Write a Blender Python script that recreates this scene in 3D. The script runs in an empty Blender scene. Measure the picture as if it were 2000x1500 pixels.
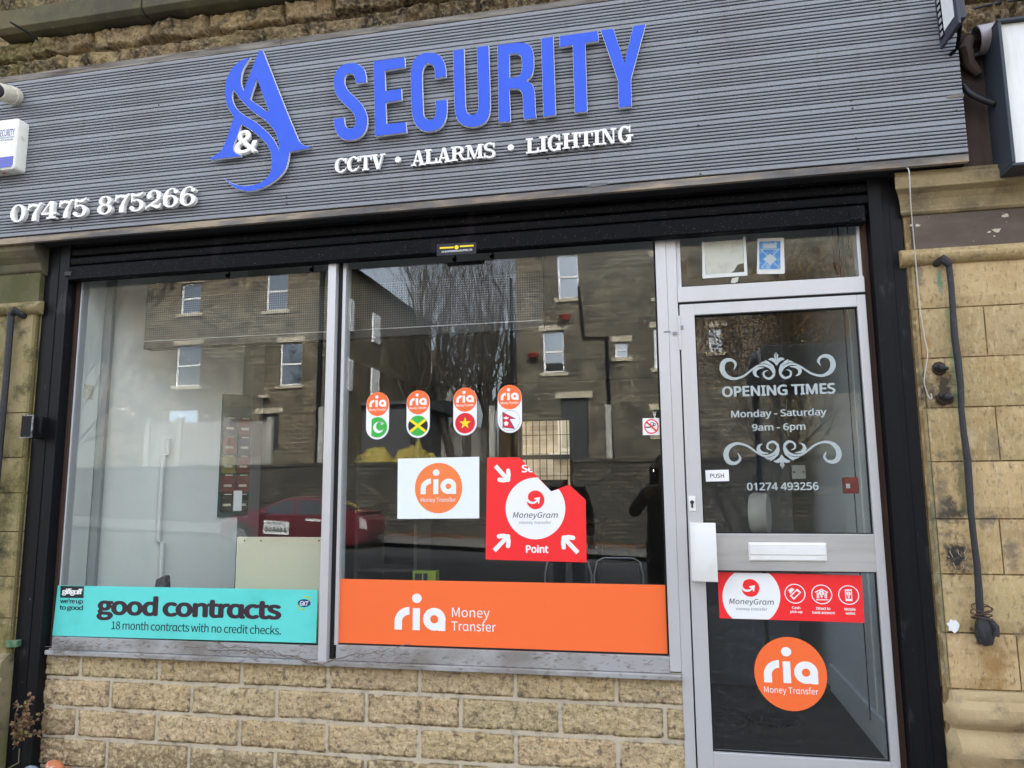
import bpy, bmesh, math, random
from mathutils import Vector, Matrix, noise
S = bpy.context.scene
COL = S.collection
R_ = math.radians
# ------------------------------------------------------------------ camera
FPX = 1475.7
YAW, PITCH, ROLL = R_(11.609), R_(8.078), R_(-0.454)
_f = Vector((-math.sin(YAW) * math.cos(PITCH), math.cos(YAW) * math.cos(PITCH), math.sin(PITCH)))
_r0 = Vector((math.cos(YAW), math.sin(YAW), 0)); _u0 = _r0.cross(_f)
CR = _r0 * math.cos(ROLL) + _u0 * math.sin(ROLL)
CU = -_r0 * math.sin(ROLL) + _u0 * math.cos(ROLL)
CAMY = -3.5
cam = bpy.data.cameras.new('camera'); cam.sensor_fit = 'HORIZONTAL'; cam.sensor_width = 36
cam.lens = FPX / 2000 * 36; cam.clip_start = 0.02; cam.clip_end = 500
co = bpy.data.objects.new('camera', cam); COL.objects.link(co)
co.matrix_world = Matrix(((CR.x, CU.x, -_f.x, 0), (CR.y, CU.y, -_f.y, CAMY), (CR.z, CU.z, -_f.z, 0), (0, 0, 0, 1)))
S.camera = co
# ------------------------------------------------------------------ sky, sun, exposure
SUN_EL, SUN_AZ = R_(33), R_(20)          # azimuth from +Y: low behind the shop, which stands in its own shade
W = bpy.data.worlds.new('World'); S.world = W; W.use_nodes = True
wn, wl = W.node_tree.nodes, W.node_tree.links
wn.clear()
sky = wn.new('ShaderNodeTexSky'); sky.sky_type = 'NISHITA'; sky.sun_disc = False
sky.sun_elevation = SUN_EL; sky.sun_rotation = SUN_AZ; sky.air_density = 1.0; sky.dust_density = 5.0; sky.ozone_density = 1.0
hs = wn.new('ShaderNodeHueSaturation'); hs.inputs['Saturation'].default_value = 0.42
bg = wn.new('ShaderNodeBackground'); bg.inputs['Strength'].default_value = 0.15
wo = wn.new('ShaderNodeOutputWorld')
wl.new(sky.outputs[0], hs.inputs['Color']); wl.new(hs.outputs[0], bg.inputs['Color']); wl.new(bg.outputs[0], wo.inputs['Surface'])
sl = bpy.data.lights.new('sun', 'SUN'); sl.energy = 2.0; sl.angle = R_(3); sl.color = (1.0, 0.96, 0.9)
so = bpy.data.objects.new('sun', sl); COL.objects.link(so)
sd = Vector((math.sin(SUN_AZ) * math.cos(SUN_EL), math.cos(SUN_AZ) * math.cos(SUN_EL), math.sin(SUN_EL)))
so.rotation_euler = sd.to_track_quat('Z', 'Y').to_euler(); so.location = (-6, -12, 20)
S.view_settings.view_transform = 'Standard'; S.view_settings.look = 'None'
S.view_settings.exposure = 3.0; S.view_settings.gamma = 1.0
S.cycles.max_bounces = 10; S.cycles.transparent_max_bounces = 16; S.cycles.diffuse_bounces = 4; S.cycles.glossy_bounces = 5
S.cycles.use_denoising = True; S.cycles.use_adaptive_sampling = False
S.cycles.sample_clamp_indirect = 6.0
GZ = -1.38                                   # pavement level (the camera is at z = 0)

def px(u, v, y=-0.005):
    """point of a photograph pixel on the vertical plane y (metres)"""
    d = CR * ((u - 1000) / FPX) - CU * ((v - 750) / FPX) + _f
    t = (y - CAMY) / d.y
    return (d.x * t, d.z * t)
# ------------------------------------------------------------------ objects
ORG = {}
def tag(o, label=None, cat=None, group=None, kind=None):
    if label: o['label'] = label
    if cat: o['category'] = cat
    if group: o['group'] = group
    if kind: o['kind'] = kind
    return o
def thing(name, label, cat, loc=(0, 0, 0), group=None, rot=(0, 0, 0)):
    o = bpy.data.objects.new(name, None); COL.objects.link(o)
    o.location = loc; o.rotation_euler = rot; o.empty_display_size = 0.1
    ORG[o.name] = Vector(loc)
    return tag(o, label, cat, group)
class MB:
    """collects geometry in world coordinates, links it as ONE mesh object"""
    def __init__(s): s.v = []; s.f = []; s.m = []; s.cm = 0
    def add(s, vs, fs, m=None):
        b = len(s.v); s.v += [Vector(p) for p in vs]
        for f in fs: s.f.append([i + b for i in f]); s.m.append(s.cm if m is None else m)
        return s
    def box(s, x0, x1, y0, y1, z0, z1, m=None):
        vs = [(x, y, z) for x in (x0, x1) for y in (y0, y1) for z in (z0, z1)]
        return s.add(vs, [(0, 1, 3, 2), (4, 6, 7, 5), (0, 4, 5, 1), (2, 3, 7, 6), (0, 2, 6, 4), (1, 5, 7, 3)], m)
    def prism(s, poly, y0, y1, m=None):
        """poly in X,Z; y0 is the front (street) side"""
        a = sum(poly[i][0] * poly[(i + 1) % len(poly)][1] - poly[(i + 1) % len(poly)][0] * poly[i][1] for i in range(len(poly)))
        if a < 0: poly = poly[::-1]
        n = len(poly)
        vs = [(x, y0, z) for x, z in poly] + [(x, y1, z) for x, z in poly]
        return s.add(vs, [list(range(n)), list(range(2 * n - 1, n - 1, -1))] + [[(i + 1) % n, i, n + i, n + (i + 1) % n] for i in range(n)], m)
    def extr(s, prof, x0, x1, m=None):
        """profile in Y,Z extruded along X"""
        n = len(prof)
        vs = [(x0, y, z) for y, z in prof] + [(x1, y, z) for y, z in prof]
        return s.add(vs, [list(range(n)), list(range(2 * n - 1, n - 1, -1))] + [[(i + 1) % n, i, n + i, n + (i + 1) % n] for i in range(n)], m)
    def tube(s, pts, r, seg=8, m=None, cap=True):
        pts = [Vector(p) for p in pts]; rs = r if isinstance(r, (list, tuple)) else [r] * len(pts)
        up = Vector((0, 0, 1)); vs = []; fs = []; prev = None
        for i, p in enumerate(pts):
            d = (pts[min(i + 1, len(pts) - 1)] - pts[max(i - 1, 0)])
            if d.length < 1e-9: d = Vector((0, 0, 1))
            d.normalize()
            if prev is None:
                a = d.cross(up if abs(d.z) < .9 else Vector((1, 0, 0))).normalized()
            else:
                a = (prev - d * prev.dot(d)); a = a.normalized() if a.length > 1e-6 else d.orthogonal().normalized()
            prev = a; b = d.cross(a)
            for k in range(seg):
                t = 2 * math.pi * k / seg
                vs.append(p + (a * math.cos(t) + b * math.sin(t)) * rs[i])
        for i in range(len(pts) - 1):
            for k in range(seg):
                fs.append([i * seg + k, i * seg + (k + 1) % seg, (i + 1) * seg + (k + 1) % seg, (i + 1) * seg + k])
        if cap: fs.append(list(range(seg))[::-1]); fs.append([(len(pts) - 1) * seg + k for k in range(seg)])
        return s.add(vs, fs, m)
    def lathe(s, prof, c, axis='z', seg=20, m=None):
        """profile (r, h) turned round an axis through c"""
        vs = []; fs = []
        for r, h in prof:
            for k in range(seg):
                t = 2 * math.pi * k / seg; a, b = r * math.cos(t), r * math.sin(t)
                o = {'z': (a, b, h), 'y': (a, h, b), 'x': (h, a, b)}[axis]
                vs.append((c[0] + o[0], c[1] + o[1], c[2] + o[2]))
        for i in range(len(prof) - 1):
            for k in range(seg): fs.append([i * seg + k, i * seg + (k + 1) % seg, (i + 1) * seg + (k + 1) % seg, (i + 1) * seg + k])
        fs.append(list(range(seg))[::-1]); fs.append([(len(prof) - 1) * seg + k for k in range(seg)])
        return s.add(vs, fs, m)
    def build(s, name, mats, parent=None, smooth=False, bev=0, local=False, tints=None):
        me = bpy.data.meshes.new(name)
        org = Vector((0, 0, 0))
        if parent is not None: org = ORG.get(parent.name, org)
        vs = s.v if local else [p - org for p in s.v]
        me.from_pydata([tuple(p) for p in vs], [], s.f)
        mats = mats if isinstance(mats, (list, tuple)) else [mats]
        for m in mats: me.materials.append(m)
        for i, p in enumerate(me.polygons): p.material_index = min(s.m[i], len(mats) - 1)
        if tints is not None:
            at = me.color_attributes.new('tint', 'FLOAT_COLOR', 'POINT')
            for i, t in enumerate(tints): at.data[i].color = (t[0], t[1], t[2], 1)
        elif any(m.name in TINTED for m in mats):
            at = me.color_attributes.new('tint', 'FLOAT_COLOR', 'POINT')
            for d in at.data: d.color = (.95, .95, .95, 1)
        bm = bmesh.new(); bm.from_mesh(me)
        if tints is None: bmesh.ops.recalc_face_normals(bm, faces=bm.faces)
        if bev:
            es = [e for e in bm.edges if len(e.link_faces) == 2 and e.calc_face_angle(0) > 0.6]
            bmesh.ops.bevel(bm, geom=es, offset=bev, segments=2, affect='EDGES', clamp_overlap=True, profile=.5)
        bm.to_mesh(me); bm.free()
        if smooth:
            me.polygons.foreach_set('use_smooth', [True] * len(me.polygons))
            if smooth != 'all' and hasattr(me, 'set_sharp_from_angle'): me.set_sharp_from_angle(angle=R_(35))
        o = bpy.data.objects.new(name, me); COL.objects.link(o)
        if parent is not None:
            o.parent = parent; ORG[o.name] = org
        else: ORG[o.name] = org
        return o
def copy_tree(o, parent=None):
    c = o.copy(); COL.objects.link(c)
    if parent is not None: c.parent = parent
    ORG[c.name] = ORG.get(o.name, Vector())
    for ch in list(o.children): copy_tree(ch, c)
    return c
# ------------------------------------------------------------------ materials
def srgb(r, g, b):
    f = lambda c: (c / 255 / 12.92) if c <= 10 else ((c / 255 + .055) / 1.055) ** 2.4
    return (f(r), f(g), f(b))
MATS = {}; TINTED = set()
def M(name, base, rough=.6, metal=0.0, spec=.4, layers=(), bump=(), tint=False, coat=0, emis=None, rlayer=None, stains=(), org=(0, 0, 0)):
    """layers: (scale, lo, hi, colour, (sx,sy,sz), amount)  noise masks over the base colour; bump: (scale, strength, (sx,sy,sz), distance)"""
    if name in MATS: return MATS[name]
    m = bpy.data.materials.new(name); m.use_nodes = True
    n, l = m.node_tree.nodes, m.node_tree.links
    p = n['Principled BSDF']
    p.inputs['Roughness'].default_value = rough; p.inputs['Metallic'].default_value = metal
    p.inputs['Specular IOR Level'].default_value = spec
    if coat: p.inputs['Coat Weight'].default_value = coat; p.inputs['Coat Roughness'].default_value = .08
    tc = n.new('ShaderNodeTexCoord')
    def nz(scale, st, detail=6, rgh=.6):
        mp = n.new('ShaderNodeMapping'); mp.inputs['Scale'].default_value = st
        l.new(tc.outputs['Object'], mp.inputs['Vector'])
        t = n.new('ShaderNodeTexNoise'); t.inputs['Scale'].default_value = scale; t.inputs['Detail'].default_value = detail
        t.inputs['Roughness'].default_value = rgh
        l.new(mp.outputs[0], t.inputs['Vector']); return t.outputs['Fac']
    rgb = n.new('ShaderNodeRGB'); rgb.outputs[0].default_value = (*base, 1); cur = rgb.outputs[0]
    if tint:
        TINTED.add(name)
        a = n.new('ShaderNodeAttribute'); a.attribute_name = 'tint'
        mx = n.new('ShaderNodeMix'); mx.data_type = 'RGBA'; mx.blend_type = 'MULTIPLY'; mx.inputs[0].default_value = 1
        l.new(cur, mx.inputs[6]); l.new(a.outputs['Color'], mx.inputs[7]); cur = mx.outputs[2]
    for (sc, lo, hi, c, st, amt) in layers:
        f = nz(sc, st)
        mr = n.new('ShaderNodeMapRange'); mr.inputs[1].default_value = lo; mr.inputs[2].default_value = hi; mr.inputs[4].default_value = amt
        l.new(f, mr.inputs[0])
        mx = n.new('ShaderNodeMix'); mx.data_type = 'RGBA'; mx.inputs[7].default_value = (*c, 1)
        l.new(mr.outputs[0], mx.inputs[0]); l.new(cur, mx.inputs[6]); cur = mx.outputs[2]
    if stains:
        sp = n.new('ShaderNodeSeparateXYZ'); l.new(tc.outputs['Object'], sp.inputs[0])
        def mth(op, a, b=None):
            q = n.new('ShaderNodeMath'); q.operation = op
            for i, v in enumerate((a, b)):
                if v is None: continue
                if isinstance(v, (int, float)): q.inputs[i].default_value = v
                else: l.new(v, q.inputs[i])
            return q.outputs[0]
        for (cx, cz, rx, rz, c, amt, ns) in stains:
            dx = mth('MULTIPLY', mth('SUBTRACT', sp.outputs[0], cx - org[0]), 1 / rx); dz = mth('MULTIPLY', mth('SUBTRACT', sp.outputs[2], cz - org[2]), 1 / rz)
            d = mth('SUBTRACT', 1.0, mth('SQRT', mth('ADD', mth('MULTIPLY', dx, dx), mth('MULTIPLY', dz, dz))))
            v = mth('ADD', d, mth('MULTIPLY', mth('SUBTRACT', nz(ns, U3), .5), 2.2))
            mr = n.new('ShaderNodeMapRange'); mr.inputs[1].default_value = .3; mr.inputs[2].default_value = .8; mr.inputs[4].default_value = amt; l.new(v, mr.inputs[0])
            k2 = mth('MULTIPLY', mr.outputs[0], mth('GREATER_THAN', d, 0.0))
            mx = n.new('ShaderNodeMix'); mx.data_type = 'RGBA'; mx.inputs[7].default_value = (*c, 1); l.new(k2, mx.inputs[0]); l.new(cur, mx.inputs[6]); cur = mx.outputs[2]
    l.new(cur, p.inputs['Base Color'])
    if rlayer:
        f = nz(rlayer[0], (1, 1, 1)); mr = n.new('ShaderNodeMapRange'); mr.inputs[3].default_value = rlayer[1]; mr.inputs[4].default_value = rlayer[2]
        mr.inputs[1].default_value = .3; mr.inputs[2].default_value = .7
        l.new(f, mr.inputs[0]); l.new(mr.outputs[0], p.inputs['Roughness'])
    nrm = None
    for (sc, stg, st, dist) in bump:
        b = n.new('ShaderNodeBump'); b.inputs['Strength'].default_value = stg; b.inputs['Distance'].default_value = dist
        l.new(nz(sc, st, 8, .65), b.inputs['Height'])
        if nrm is not None: l.new(nrm, b.inputs['Normal'])
        nrm = b.outputs[0]
    if nrm is not None: l.new(nrm, p.inputs['Normal'])
    if emis: p.inputs['Emission Color'].default_value = (*emis[0], 1); p.inputs['Emission Strength'].default_value = emis[1]
    MATS[name] = m
    return m
U3 = (1, 1, 1)
def glass_mat(name, r0=.040, tintc=(.975, .99, .985), dirt=.008):
    m = bpy.data.materials.new(name); m.use_nodes = True
    n, l = m.node_tree.nodes, m.node_tree.links; n.clear()
    out = n.new('ShaderNodeOutputMaterial')
    tr = n.new('ShaderNodeBsdfTransparent'); tr.inputs[0].default_value = (*tintc, 1)
    gl = n.new('ShaderNodeBsdfGlossy'); gl.inputs['Roughness'].default_value = 0.0; gl.inputs['Color'].default_value = (.93, .97, 1, 1)
    tcg = n.new('ShaderNodeTexCoord'); ng = n.new('ShaderNodeTexNoise'); ng.inputs['Scale'].default_value = 1.7; ng.inputs['Detail'].default_value = 1; l.new(tcg.outputs['Object'], ng.inputs['Vector'])
    bg_ = n.new('ShaderNodeBump'); bg_.inputs['Strength'].default_value = 1; bg_.inputs['Distance'].default_value = .0004; l.new(ng.outputs['Fac'], bg_.inputs['Height']); l.new(bg_.outputs[0], gl.inputs['Normal'])
    lw = n.new('ShaderNodeLayerWeight'); lw.inputs['Blend'].default_value = .5
    pw = n.new('ShaderNodeMath'); pw.operation = 'POWER'; pw.inputs[1].default_value = 5; l.new(lw.outputs['Facing'], pw.inputs[0])
    ma = n.new('ShaderNodeMath'); ma.operation = 'MULTIPLY_ADD'; ma.inputs[1].default_value = 1 - r0; ma.inputs[2].default_value = r0
    l.new(pw.outputs[0], ma.inputs[0])
    mx = n.new('ShaderNodeMixShader'); l.new(ma.outputs[0], mx.inputs[0]); l.new(tr.outputs[0], mx.inputs[1]); l.new(gl.outputs[0], mx.inputs[2])
    df = n.new('ShaderNodeBsdfDiffuse'); df.inputs[0].default_value = (.5, .5, .47, 1)
    tc = n.new('ShaderNodeTexCoord'); t = n.new('ShaderNodeTexNoise'); t.inputs['Scale'].default_value = 60; t.inputs['Detail'].default_value = 8
    l.new(tc.outputs['Object'], t.inputs['Vector'])
    mr = n.new('ShaderNodeMapRange'); mr.inputs[1].default_value = .55; mr.inputs[2].default_value = .8; mr.inputs[4].default_value = dirt * 3; mr.inputs[3].default_value = dirt * .15
    l.new(t.outputs['Fac'], mr.inputs[0])
    m2 = n.new('ShaderNodeMixShader'); l.new(mr.outputs[0], m2.inputs[0]); l.new(mx.outputs[0], m2.inputs[1]); l.new(df.outputs[0], m2.inputs[2])
    l.new(m2.outputs[0], out.inputs['Surface'])
    MATS[name] = m
    return m
GLASS = glass_mat('window_glass'); DUSTY = glass_mat('dusty_glass', dirt=.022)
def brickmat(name, c1, c2, mort, bw, bh, ms=.012, rough=.85, stain=(.03, .03, .028)):
    m = bpy.data.materials.new(name); m.use_nodes = True
    n, l = m.node_tree.nodes, m.node_tree.links; p = n['Principled BSDF']; p.inputs['Roughness'].default_value = rough; p.inputs['Specular IOR Level'].default_value = .2
    tc = n.new('ShaderNodeTexCoord'); sp = n.new('ShaderNodeSeparateXYZ'); l.new(tc.outputs['Object'], sp.inputs[0])
    ad = n.new('ShaderNodeMath'); l.new(sp.outputs[0], ad.inputs[0]); l.new(sp.outputs[1], ad.inputs[1])
    cb = n.new('ShaderNodeCombineXYZ'); l.new(ad.outputs[0], cb.inputs[0]); l.new(sp.outputs[2], cb.inputs[1])
    b = n.new('ShaderNodeTexBrick'); b.inputs['Scale'].default_value = 1; b.inputs['Brick Width'].default_value = bw; b.inputs['Row Height'].default_value = bh
    b.inputs['Mortar Size'].default_value = ms; b.inputs['Bias'].default_value = 0
    b.inputs['Color1'].default_value = (*c1, 1); b.inputs['Color2'].default_value = (*c2, 1); b.inputs['Mortar'].default_value = (*mort, 1)
    l.new(cb.outputs[0], b.inputs['Vector'])
    t = n.new('ShaderNodeTexNoise'); t.inputs['Scale'].default_value = 1.3; t.inputs['Detail'].default_value = 8; l.new(tc.outputs['Object'], t.inputs['Vector'])
    mr = n.new('ShaderNodeMapRange'); mr.inputs[1].default_value = .42; mr.inputs[2].default_value = .72; mr.inputs[4].default_value = .75; l.new(t.outputs['Fac'], mr.inputs[0])
    mx = n.new('ShaderNodeMix'); mx.data_type = 'RGBA'; mx.inputs[7].default_value = (*stain, 1); l.new(mr.outputs[0], mx.inputs[0]); l.new(b.outputs['Color'], mx.inputs[6])
    l.new(mx.outputs[2], p.inputs['Base Color'])
    bp = n.new('ShaderNodeBump'); bp.inputs['Strength'].default_value = .6; bp.inputs['Distance'].default_value = .02; bp.invert = True
    l.new(b.outputs['Fac'], bp.inputs['Height']); l.new(bp.outputs[0], p.inputs['Normal'])
    MATS[name] = m
    return m
SOOT = (.022, .02, .018)
m_rock = M('gritstone', (.47, .345, .185), .9, spec=.2, tint=True,
           layers=[(5, .45, .7, (.20, .13, .07), U3, .7), (7, .46, .62, SOOT, U3, .9), (45, .46, .66, (.56, .44, .26), U3, .6), (55, .56, .66, (.05, .04, .03), U3, .75)],
           bump=[(30, 1.0, U3, .02), (120, .8, U3, .006)])
m_rock2 = M('pitched_block', (.63, .475, .265), .95, spec=.15, tint=True,
            layers=[(48, .44, .62, (.80, .64, .40), U3, .8), (5, .5, .72, (.40, .30, .19), U3, .6), (30, .54, .66, (.17, .13, .09), U3, .75), (85, .56, .66, (.14, .11, .08), U3, .75)],
            bump=[(60, 1.0, U3, .02), (200, .9, U3, .006)])
m_mortar = M('mortar', (.52, .45, .34), .95, spec=.1, layers=[(30, .5, .7, (.2, .18, .15), U3, .5)], bump=[(120, .5, U3, .003)])
m_mortard = M('dark_mortar', (.06, .055, .045), .95, spec=.1)
PO = ((1.036 + 1.86) / 2, -.075, GZ)
STN = [(1.13, .43, .12, .11, (.035, .03, .028), .9, 22), (1.13, .36, .10, .06, (.03, .026, .025), .9, 30), (1.115, -.10, .10, .10, (.05, .045, .04), .9, 26), (1.12, -.27, .10, .12, (.03, .03, .035), .95, 34), (1.09, -.05, .06, .3, (.10, .09, .07), .6, 18),
       (1.185, .55, .03, .5, (.10, .22, .12), .55, 20), (1.155, .87, .02, .08, (.03, .25, .17), .7, 30), (1.175, .02, .035, .35, (.07, .10, .05), .6, 20), (1.06, -.3, .02, 1.2, (.16, .19, .12), .5, 14),
       (1.22, -.70, .07, .16, (.30, .17, .055), .75, 14), (1.19, -.58, .05, .06, (.02, .018, .016), .9, 40), (1.2, .20, .08, .07, (.62, .5, .31), .6, 12), (1.08, .60, .04, .2, (.33, .17, .06), .6, 16), (1.26, -.13, .08, .05, (.10, .09, .08), .7, 30), (1.08, .9, .03, .12, (.12, .10, .08), .6, 30), (1.33, -.26, .05, .1, (.12, .10, .09), .6, 30), (1.31, .17, .05, .14, (.2, .17, .12), .6, 24)]
m_ashlar = M('ashlar', (.50, .37, .19), .85, spec=.2, tint=True, stains=STN, org=PO,
             layers=[(3.0, .46, .7, (.33, .215, .09), U3, .8), (9, .57, .72, (.10, .085, .07), U3, .8), (2.2, .55, .75, (.26, .25, .16), (1, 1, .35), .5), (60, .5, .68, (.60, .47, .29), (1, 1, .45), .6), (75, .57, .68, (.17, .12, .07), (1, 1, .4), .7), (28, .58, .7, (.24, .17, .09), U3, .6)],
             bump=[(150, .8, (1, 1, .25), .006), (14, .6, U3, .012)])
m_ashlar_green = M('mossy_ashlar', (.30, .245, .125), .9, spec=.2, tint=True,
             layers=[(4, .42, .62, (.12, .115, .035), U3, .75), (8, .5, .68, (.05, .045, .03), U3, .85), (90, .58, .72, (.45, .4, .28), U3, .6)],
             bump=[(120, .6, (1, 1, .4), .005), (12, .6, U3, .012)])
m_painted_stone = M('brown_painted_stone', (.095, .07, .055), .7, spec=.3, layers=[(4, .45, .7, (.16, .13, .10), (1, 1, 3), .6), (50, .68, .74, (.55, .5, .42), U3, .8)], bump=[(60, .3, U3, .004)])
m_slat = M('grey_composite', (.235, .245, .268), .45, spec=.35, layers=[(3, .45, .7, (.27, .28, .30), (.35, 1, 12), .4), (1.6, .52, .7, (.2, .205, .21), (1.2, 1, .5), .5), (6, .58, .72, (.17, .165, .155), (3, 1, .35), .5), (60, .66, .72, (.4, .4, .4), (1, 1, 1), .5)], bump=[(40, .05, (.1, 1, 8), .002)])
m_groove = M('groove_black', (.004, .004, .005), .8, spec=.1)
m_weatherwood = M('weathered_timber', (.20, .185, .165), .9, spec=.15, layers=[(7, .42, .62, (.075, .06, .05), (.6, 1, 4), .8), (25, .5, .7, (.42, .37, .30), (.2, 1, 3), .6)], bump=[(60, .6, (.1, 1, 2), .004)])
m_edgewood = M('bare_wood_edge', (.37, .30, .22), .9, spec=.15, layers=[(2.2, .44, .58, (.10, .10, .105), (.7, 1, 4), .9), (9, .45, .62, (.17, .175, .18), (.7, 1, 4), .8), (30, .5, .7, (.22, .13, .07), (.3, 1, 3), .45)])
m_soffit = M('dark_soffit', (.035, .037, .04), .6, spec=.2)
m_blueface = M('blue_acrylic', (.052, .122, .68), .5, spec=.12, layers=[(3, .5, .75, (.08, .165, .75), U3, .4), (30, .66, .76, (.10, .15, .45), (2, 1, .3), .5)])
m_whiteacr = M('white_acrylic', (.82, .82, .82), .35, spec=.5, layers=[(12, .6, .8, (.55, .52, .46), U3, .3)])
m_whitelet = M('white_letter', (.84, .83, .80), .4, spec=.5, layers=[(30, .62, .8, (.6, .52, .42), U3, .4)])
m_black = M('black_steel', (.0035, .0035, .0045), .55, spec=.10, layers=[(25, .62, .75, (.03, .03, .033), U3, .6), (200, .66, .69, (.3, .3, .3), U3, .8), (8, .6, .8, (.04, .03, .045), (1, 1, .2), .6)], bump=[(30, .08, U3, .004)])
m_blackpaint = M('black_paint', (.0055, .0055, .007), .5, spec=.18, layers=[(14, .62, .74, (.07, .07, .08), (1, 1, .3), .6), (60, .71, .75, (.25, .25, .25), (1, 1, .4), .7), (150, .73, .76, (.6, .6, .6), U3, .9)], bump=[(25, .12, (1, 1, .3), .004)])
m_rustbrown = M('brown_primer', (.05, .03, .022), .7, spec=.3, layers=[(18, .55, .75, (.14, .06, .03), (1, 1, .2), .6)])
m_alu = M('satin_aluminium', (.56, .56, .57), .40, metal=.3, spec=.5, layers=[(5, .5, .8, (.5, .49, .48), (1, 1, .3), .5), (180, .70, .74, (.2, .19, .18), U3, .5)], bump=[(40, .03, (1, 1, .1), .002)])
m_alud = M('brushed_rail', (.56, .555, .55), .36, metal=.5, spec=.5, layers=[(4, .45, .75, (.38, .375, .37), (.4, 1, 6), .6)], bump=[(120, .04, (.05, 1, 4), .002)])
m_aludirty = M('dirty_sill', (.36, .355, .355), .6, metal=.1, spec=.4, layers=[(6, .45, .65, (.20, .18, .155), (.6, 1, 1), .8), (60, .55, .68, (.12, .09, .07), (.4, 1, 1), .7)])
m_gasket = M('rubber_gasket', (.012, .012, .012), .7, spec=.3)
m_whitepl = M('white_plastic', (.78, .78, .76), .4, spec=.5, layers=[(6, .55, .8, (.6, .57, .48), U3, .5)])
DUST = [(70, .68, .75, (.25, .2, .17), U3, .5), (2.2, .5, .75, (1, .36, .16), U3, .25)]
m_orange = M('orange_vinyl', srgb(248, 112, 58), .36, spec=.4, layers=DUST[:1], bump=[(3, .12, U3, .01)])
m_orange2 = M('pale_orange_print', srgb(244, 130, 72), .5, spec=.3)
m_white = M('white_vinyl', (.86, .86, .86), .35, spec=.4)
m_paper = M('white_paper', (.80, .85, .90), .6, spec=.3)
m_red = M('red_vinyl', srgb(244, 46, 50), .38, spec=.4, bump=[(4, .12, U3, .008)])
m_teal = M('teal_board', srgb(98, 213, 206), .42, spec=.3, layers=[(4, .5, .8, srgb(70, 180, 163), U3, .5), (60, .68, .74, srgb(60, 120, 105), (1, 1, .6), .7)])
m_ink = M('dark_ink', (.02, .02, .028), .5, spec=.3)
m_inkgrey = M('grey_ink', (.25, .26, .28), .5, spec=.3)
m_inkbrown = M('plum_ink', srgb(58, 42, 52), .5, spec=.3)
m_green = M('flag_green', srgb(60, 178, 70), .5); m_yellow = M('flag_yellow', srgb(250, 220, 30), .5)
m_flagred = M('flag_red', srgb(220, 35, 55), .5); m_navy = M('navy_ink', srgb(30, 50, 110), .5); m_lime = M('lime_ink', srgb(175, 205, 70), .5)
m_frost = M('frosted_vinyl', (.40, .45, .45), .5, spec=.3)
m_iron = M('wrought_iron', (.025, .025, .028), .55, spec=.4, layers=[(60, .6, .72, (.09, .09, .1), U3, .6), (25, .62, .75, (.1, .05, .03), U3, .6)], bump=[(90, .8, U3, .004)])
m_cream = M('cream_board', (.60, .57, .42), .6, spec=.3)
m_cable = M('white_cable', (.48, .46, .42), .5)
m_blackcable = M('black_cable', (.015, .015, .017), .5)
# ------------------------------------------------------------------ flat shapes, outlines, lettering (X,Z -> mesh facing the street)
def curve_mesh(loops, depth, res=8):
    """loops of (x, z, smooth) -> filled extruded mesh in X,Z (front at -depth/2 .. )"""
    cu = bpy.data.curves.new('outline', 'CURVE'); cu.dimensions = '2D'; cu.fill_mode = 'BOTH'; cu.extrude = depth / 2; cu.resolution_u = res
    for lp in loops:
        s = cu.splines.new('BEZIER'); s.bezier_points.add(len(lp) - 1); s.use_cyclic_u = True
        n = len(lp)
        for i, p in enumerate(lp):
            b = s.bezier_points[i]; b.co = (p[0], p[1], 0)
        for i, p in enumerate(lp):
            b = s.bezier_points[i]; P0 = Vector(lp[i - 1][:2]); P = Vector(p[:2]); P1 = Vector(lp[(i + 1) % n][:2])
            b.handle_left_type = b.handle_right_type = 'FREE'
            if len(p) > 2 and p[2]:
                t = (P1 - P0)
                t = t.normalized() if t.length > 0 else t
                hl = P - t * (P - P0).length * .34; hr = P + t * (P1 - P).length * .34
            else:
                hl = P + (P0 - P) * .333; hr = P + (P1 - P) * .333
            b.handle_left = (hl.x, hl.y, 0); b.handle_right = (hr.x, hr.y, 0)
    o = bpy.data.objects.new('outline', cu); COL.objects.link(o)
    bpy.context.view_layer.update()
    me = bpy.data.meshes.new_from_object(o.evaluated_get(bpy.context.evaluated_depsgraph_get()))
    vs = [(v.co.x, v.co.y, v.co.z) for v in me.vertices]; fs = [list(p.vertices) for p in me.polygons]
    bpy.data.objects.remove(o); bpy.data.curves.remove(cu); bpy.data.meshes.remove(me)
    return vs, fs
def outline(mb, loops, y, depth, m=None):
    """front face at y, back at y + depth"""
    vs, fs = curve_mesh(loops, depth)
    return mb.add([(a, y + depth / 2 - c, b) for a, b, c in vs], fs, m)
FONTS = [None, None]                          # Blender's own bundled faces: 0 plain, 1 with a round single-storey a
try:
    import os
    _fd = os.path.join(bpy.utils.resource_path('LOCAL'), 'datafiles', 'fonts')
    FONTS[0] = bpy.data.fonts.load(os.path.join(_fd, 'NotoSansHebrew-Regular.woff2'))
    FONTS[1] = bpy.data.fonts.load(os.path.join(_fd, 'Noto Sans CJK Regular.woff2'))
except Exception:
    pass
ROUND = [0]
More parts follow.
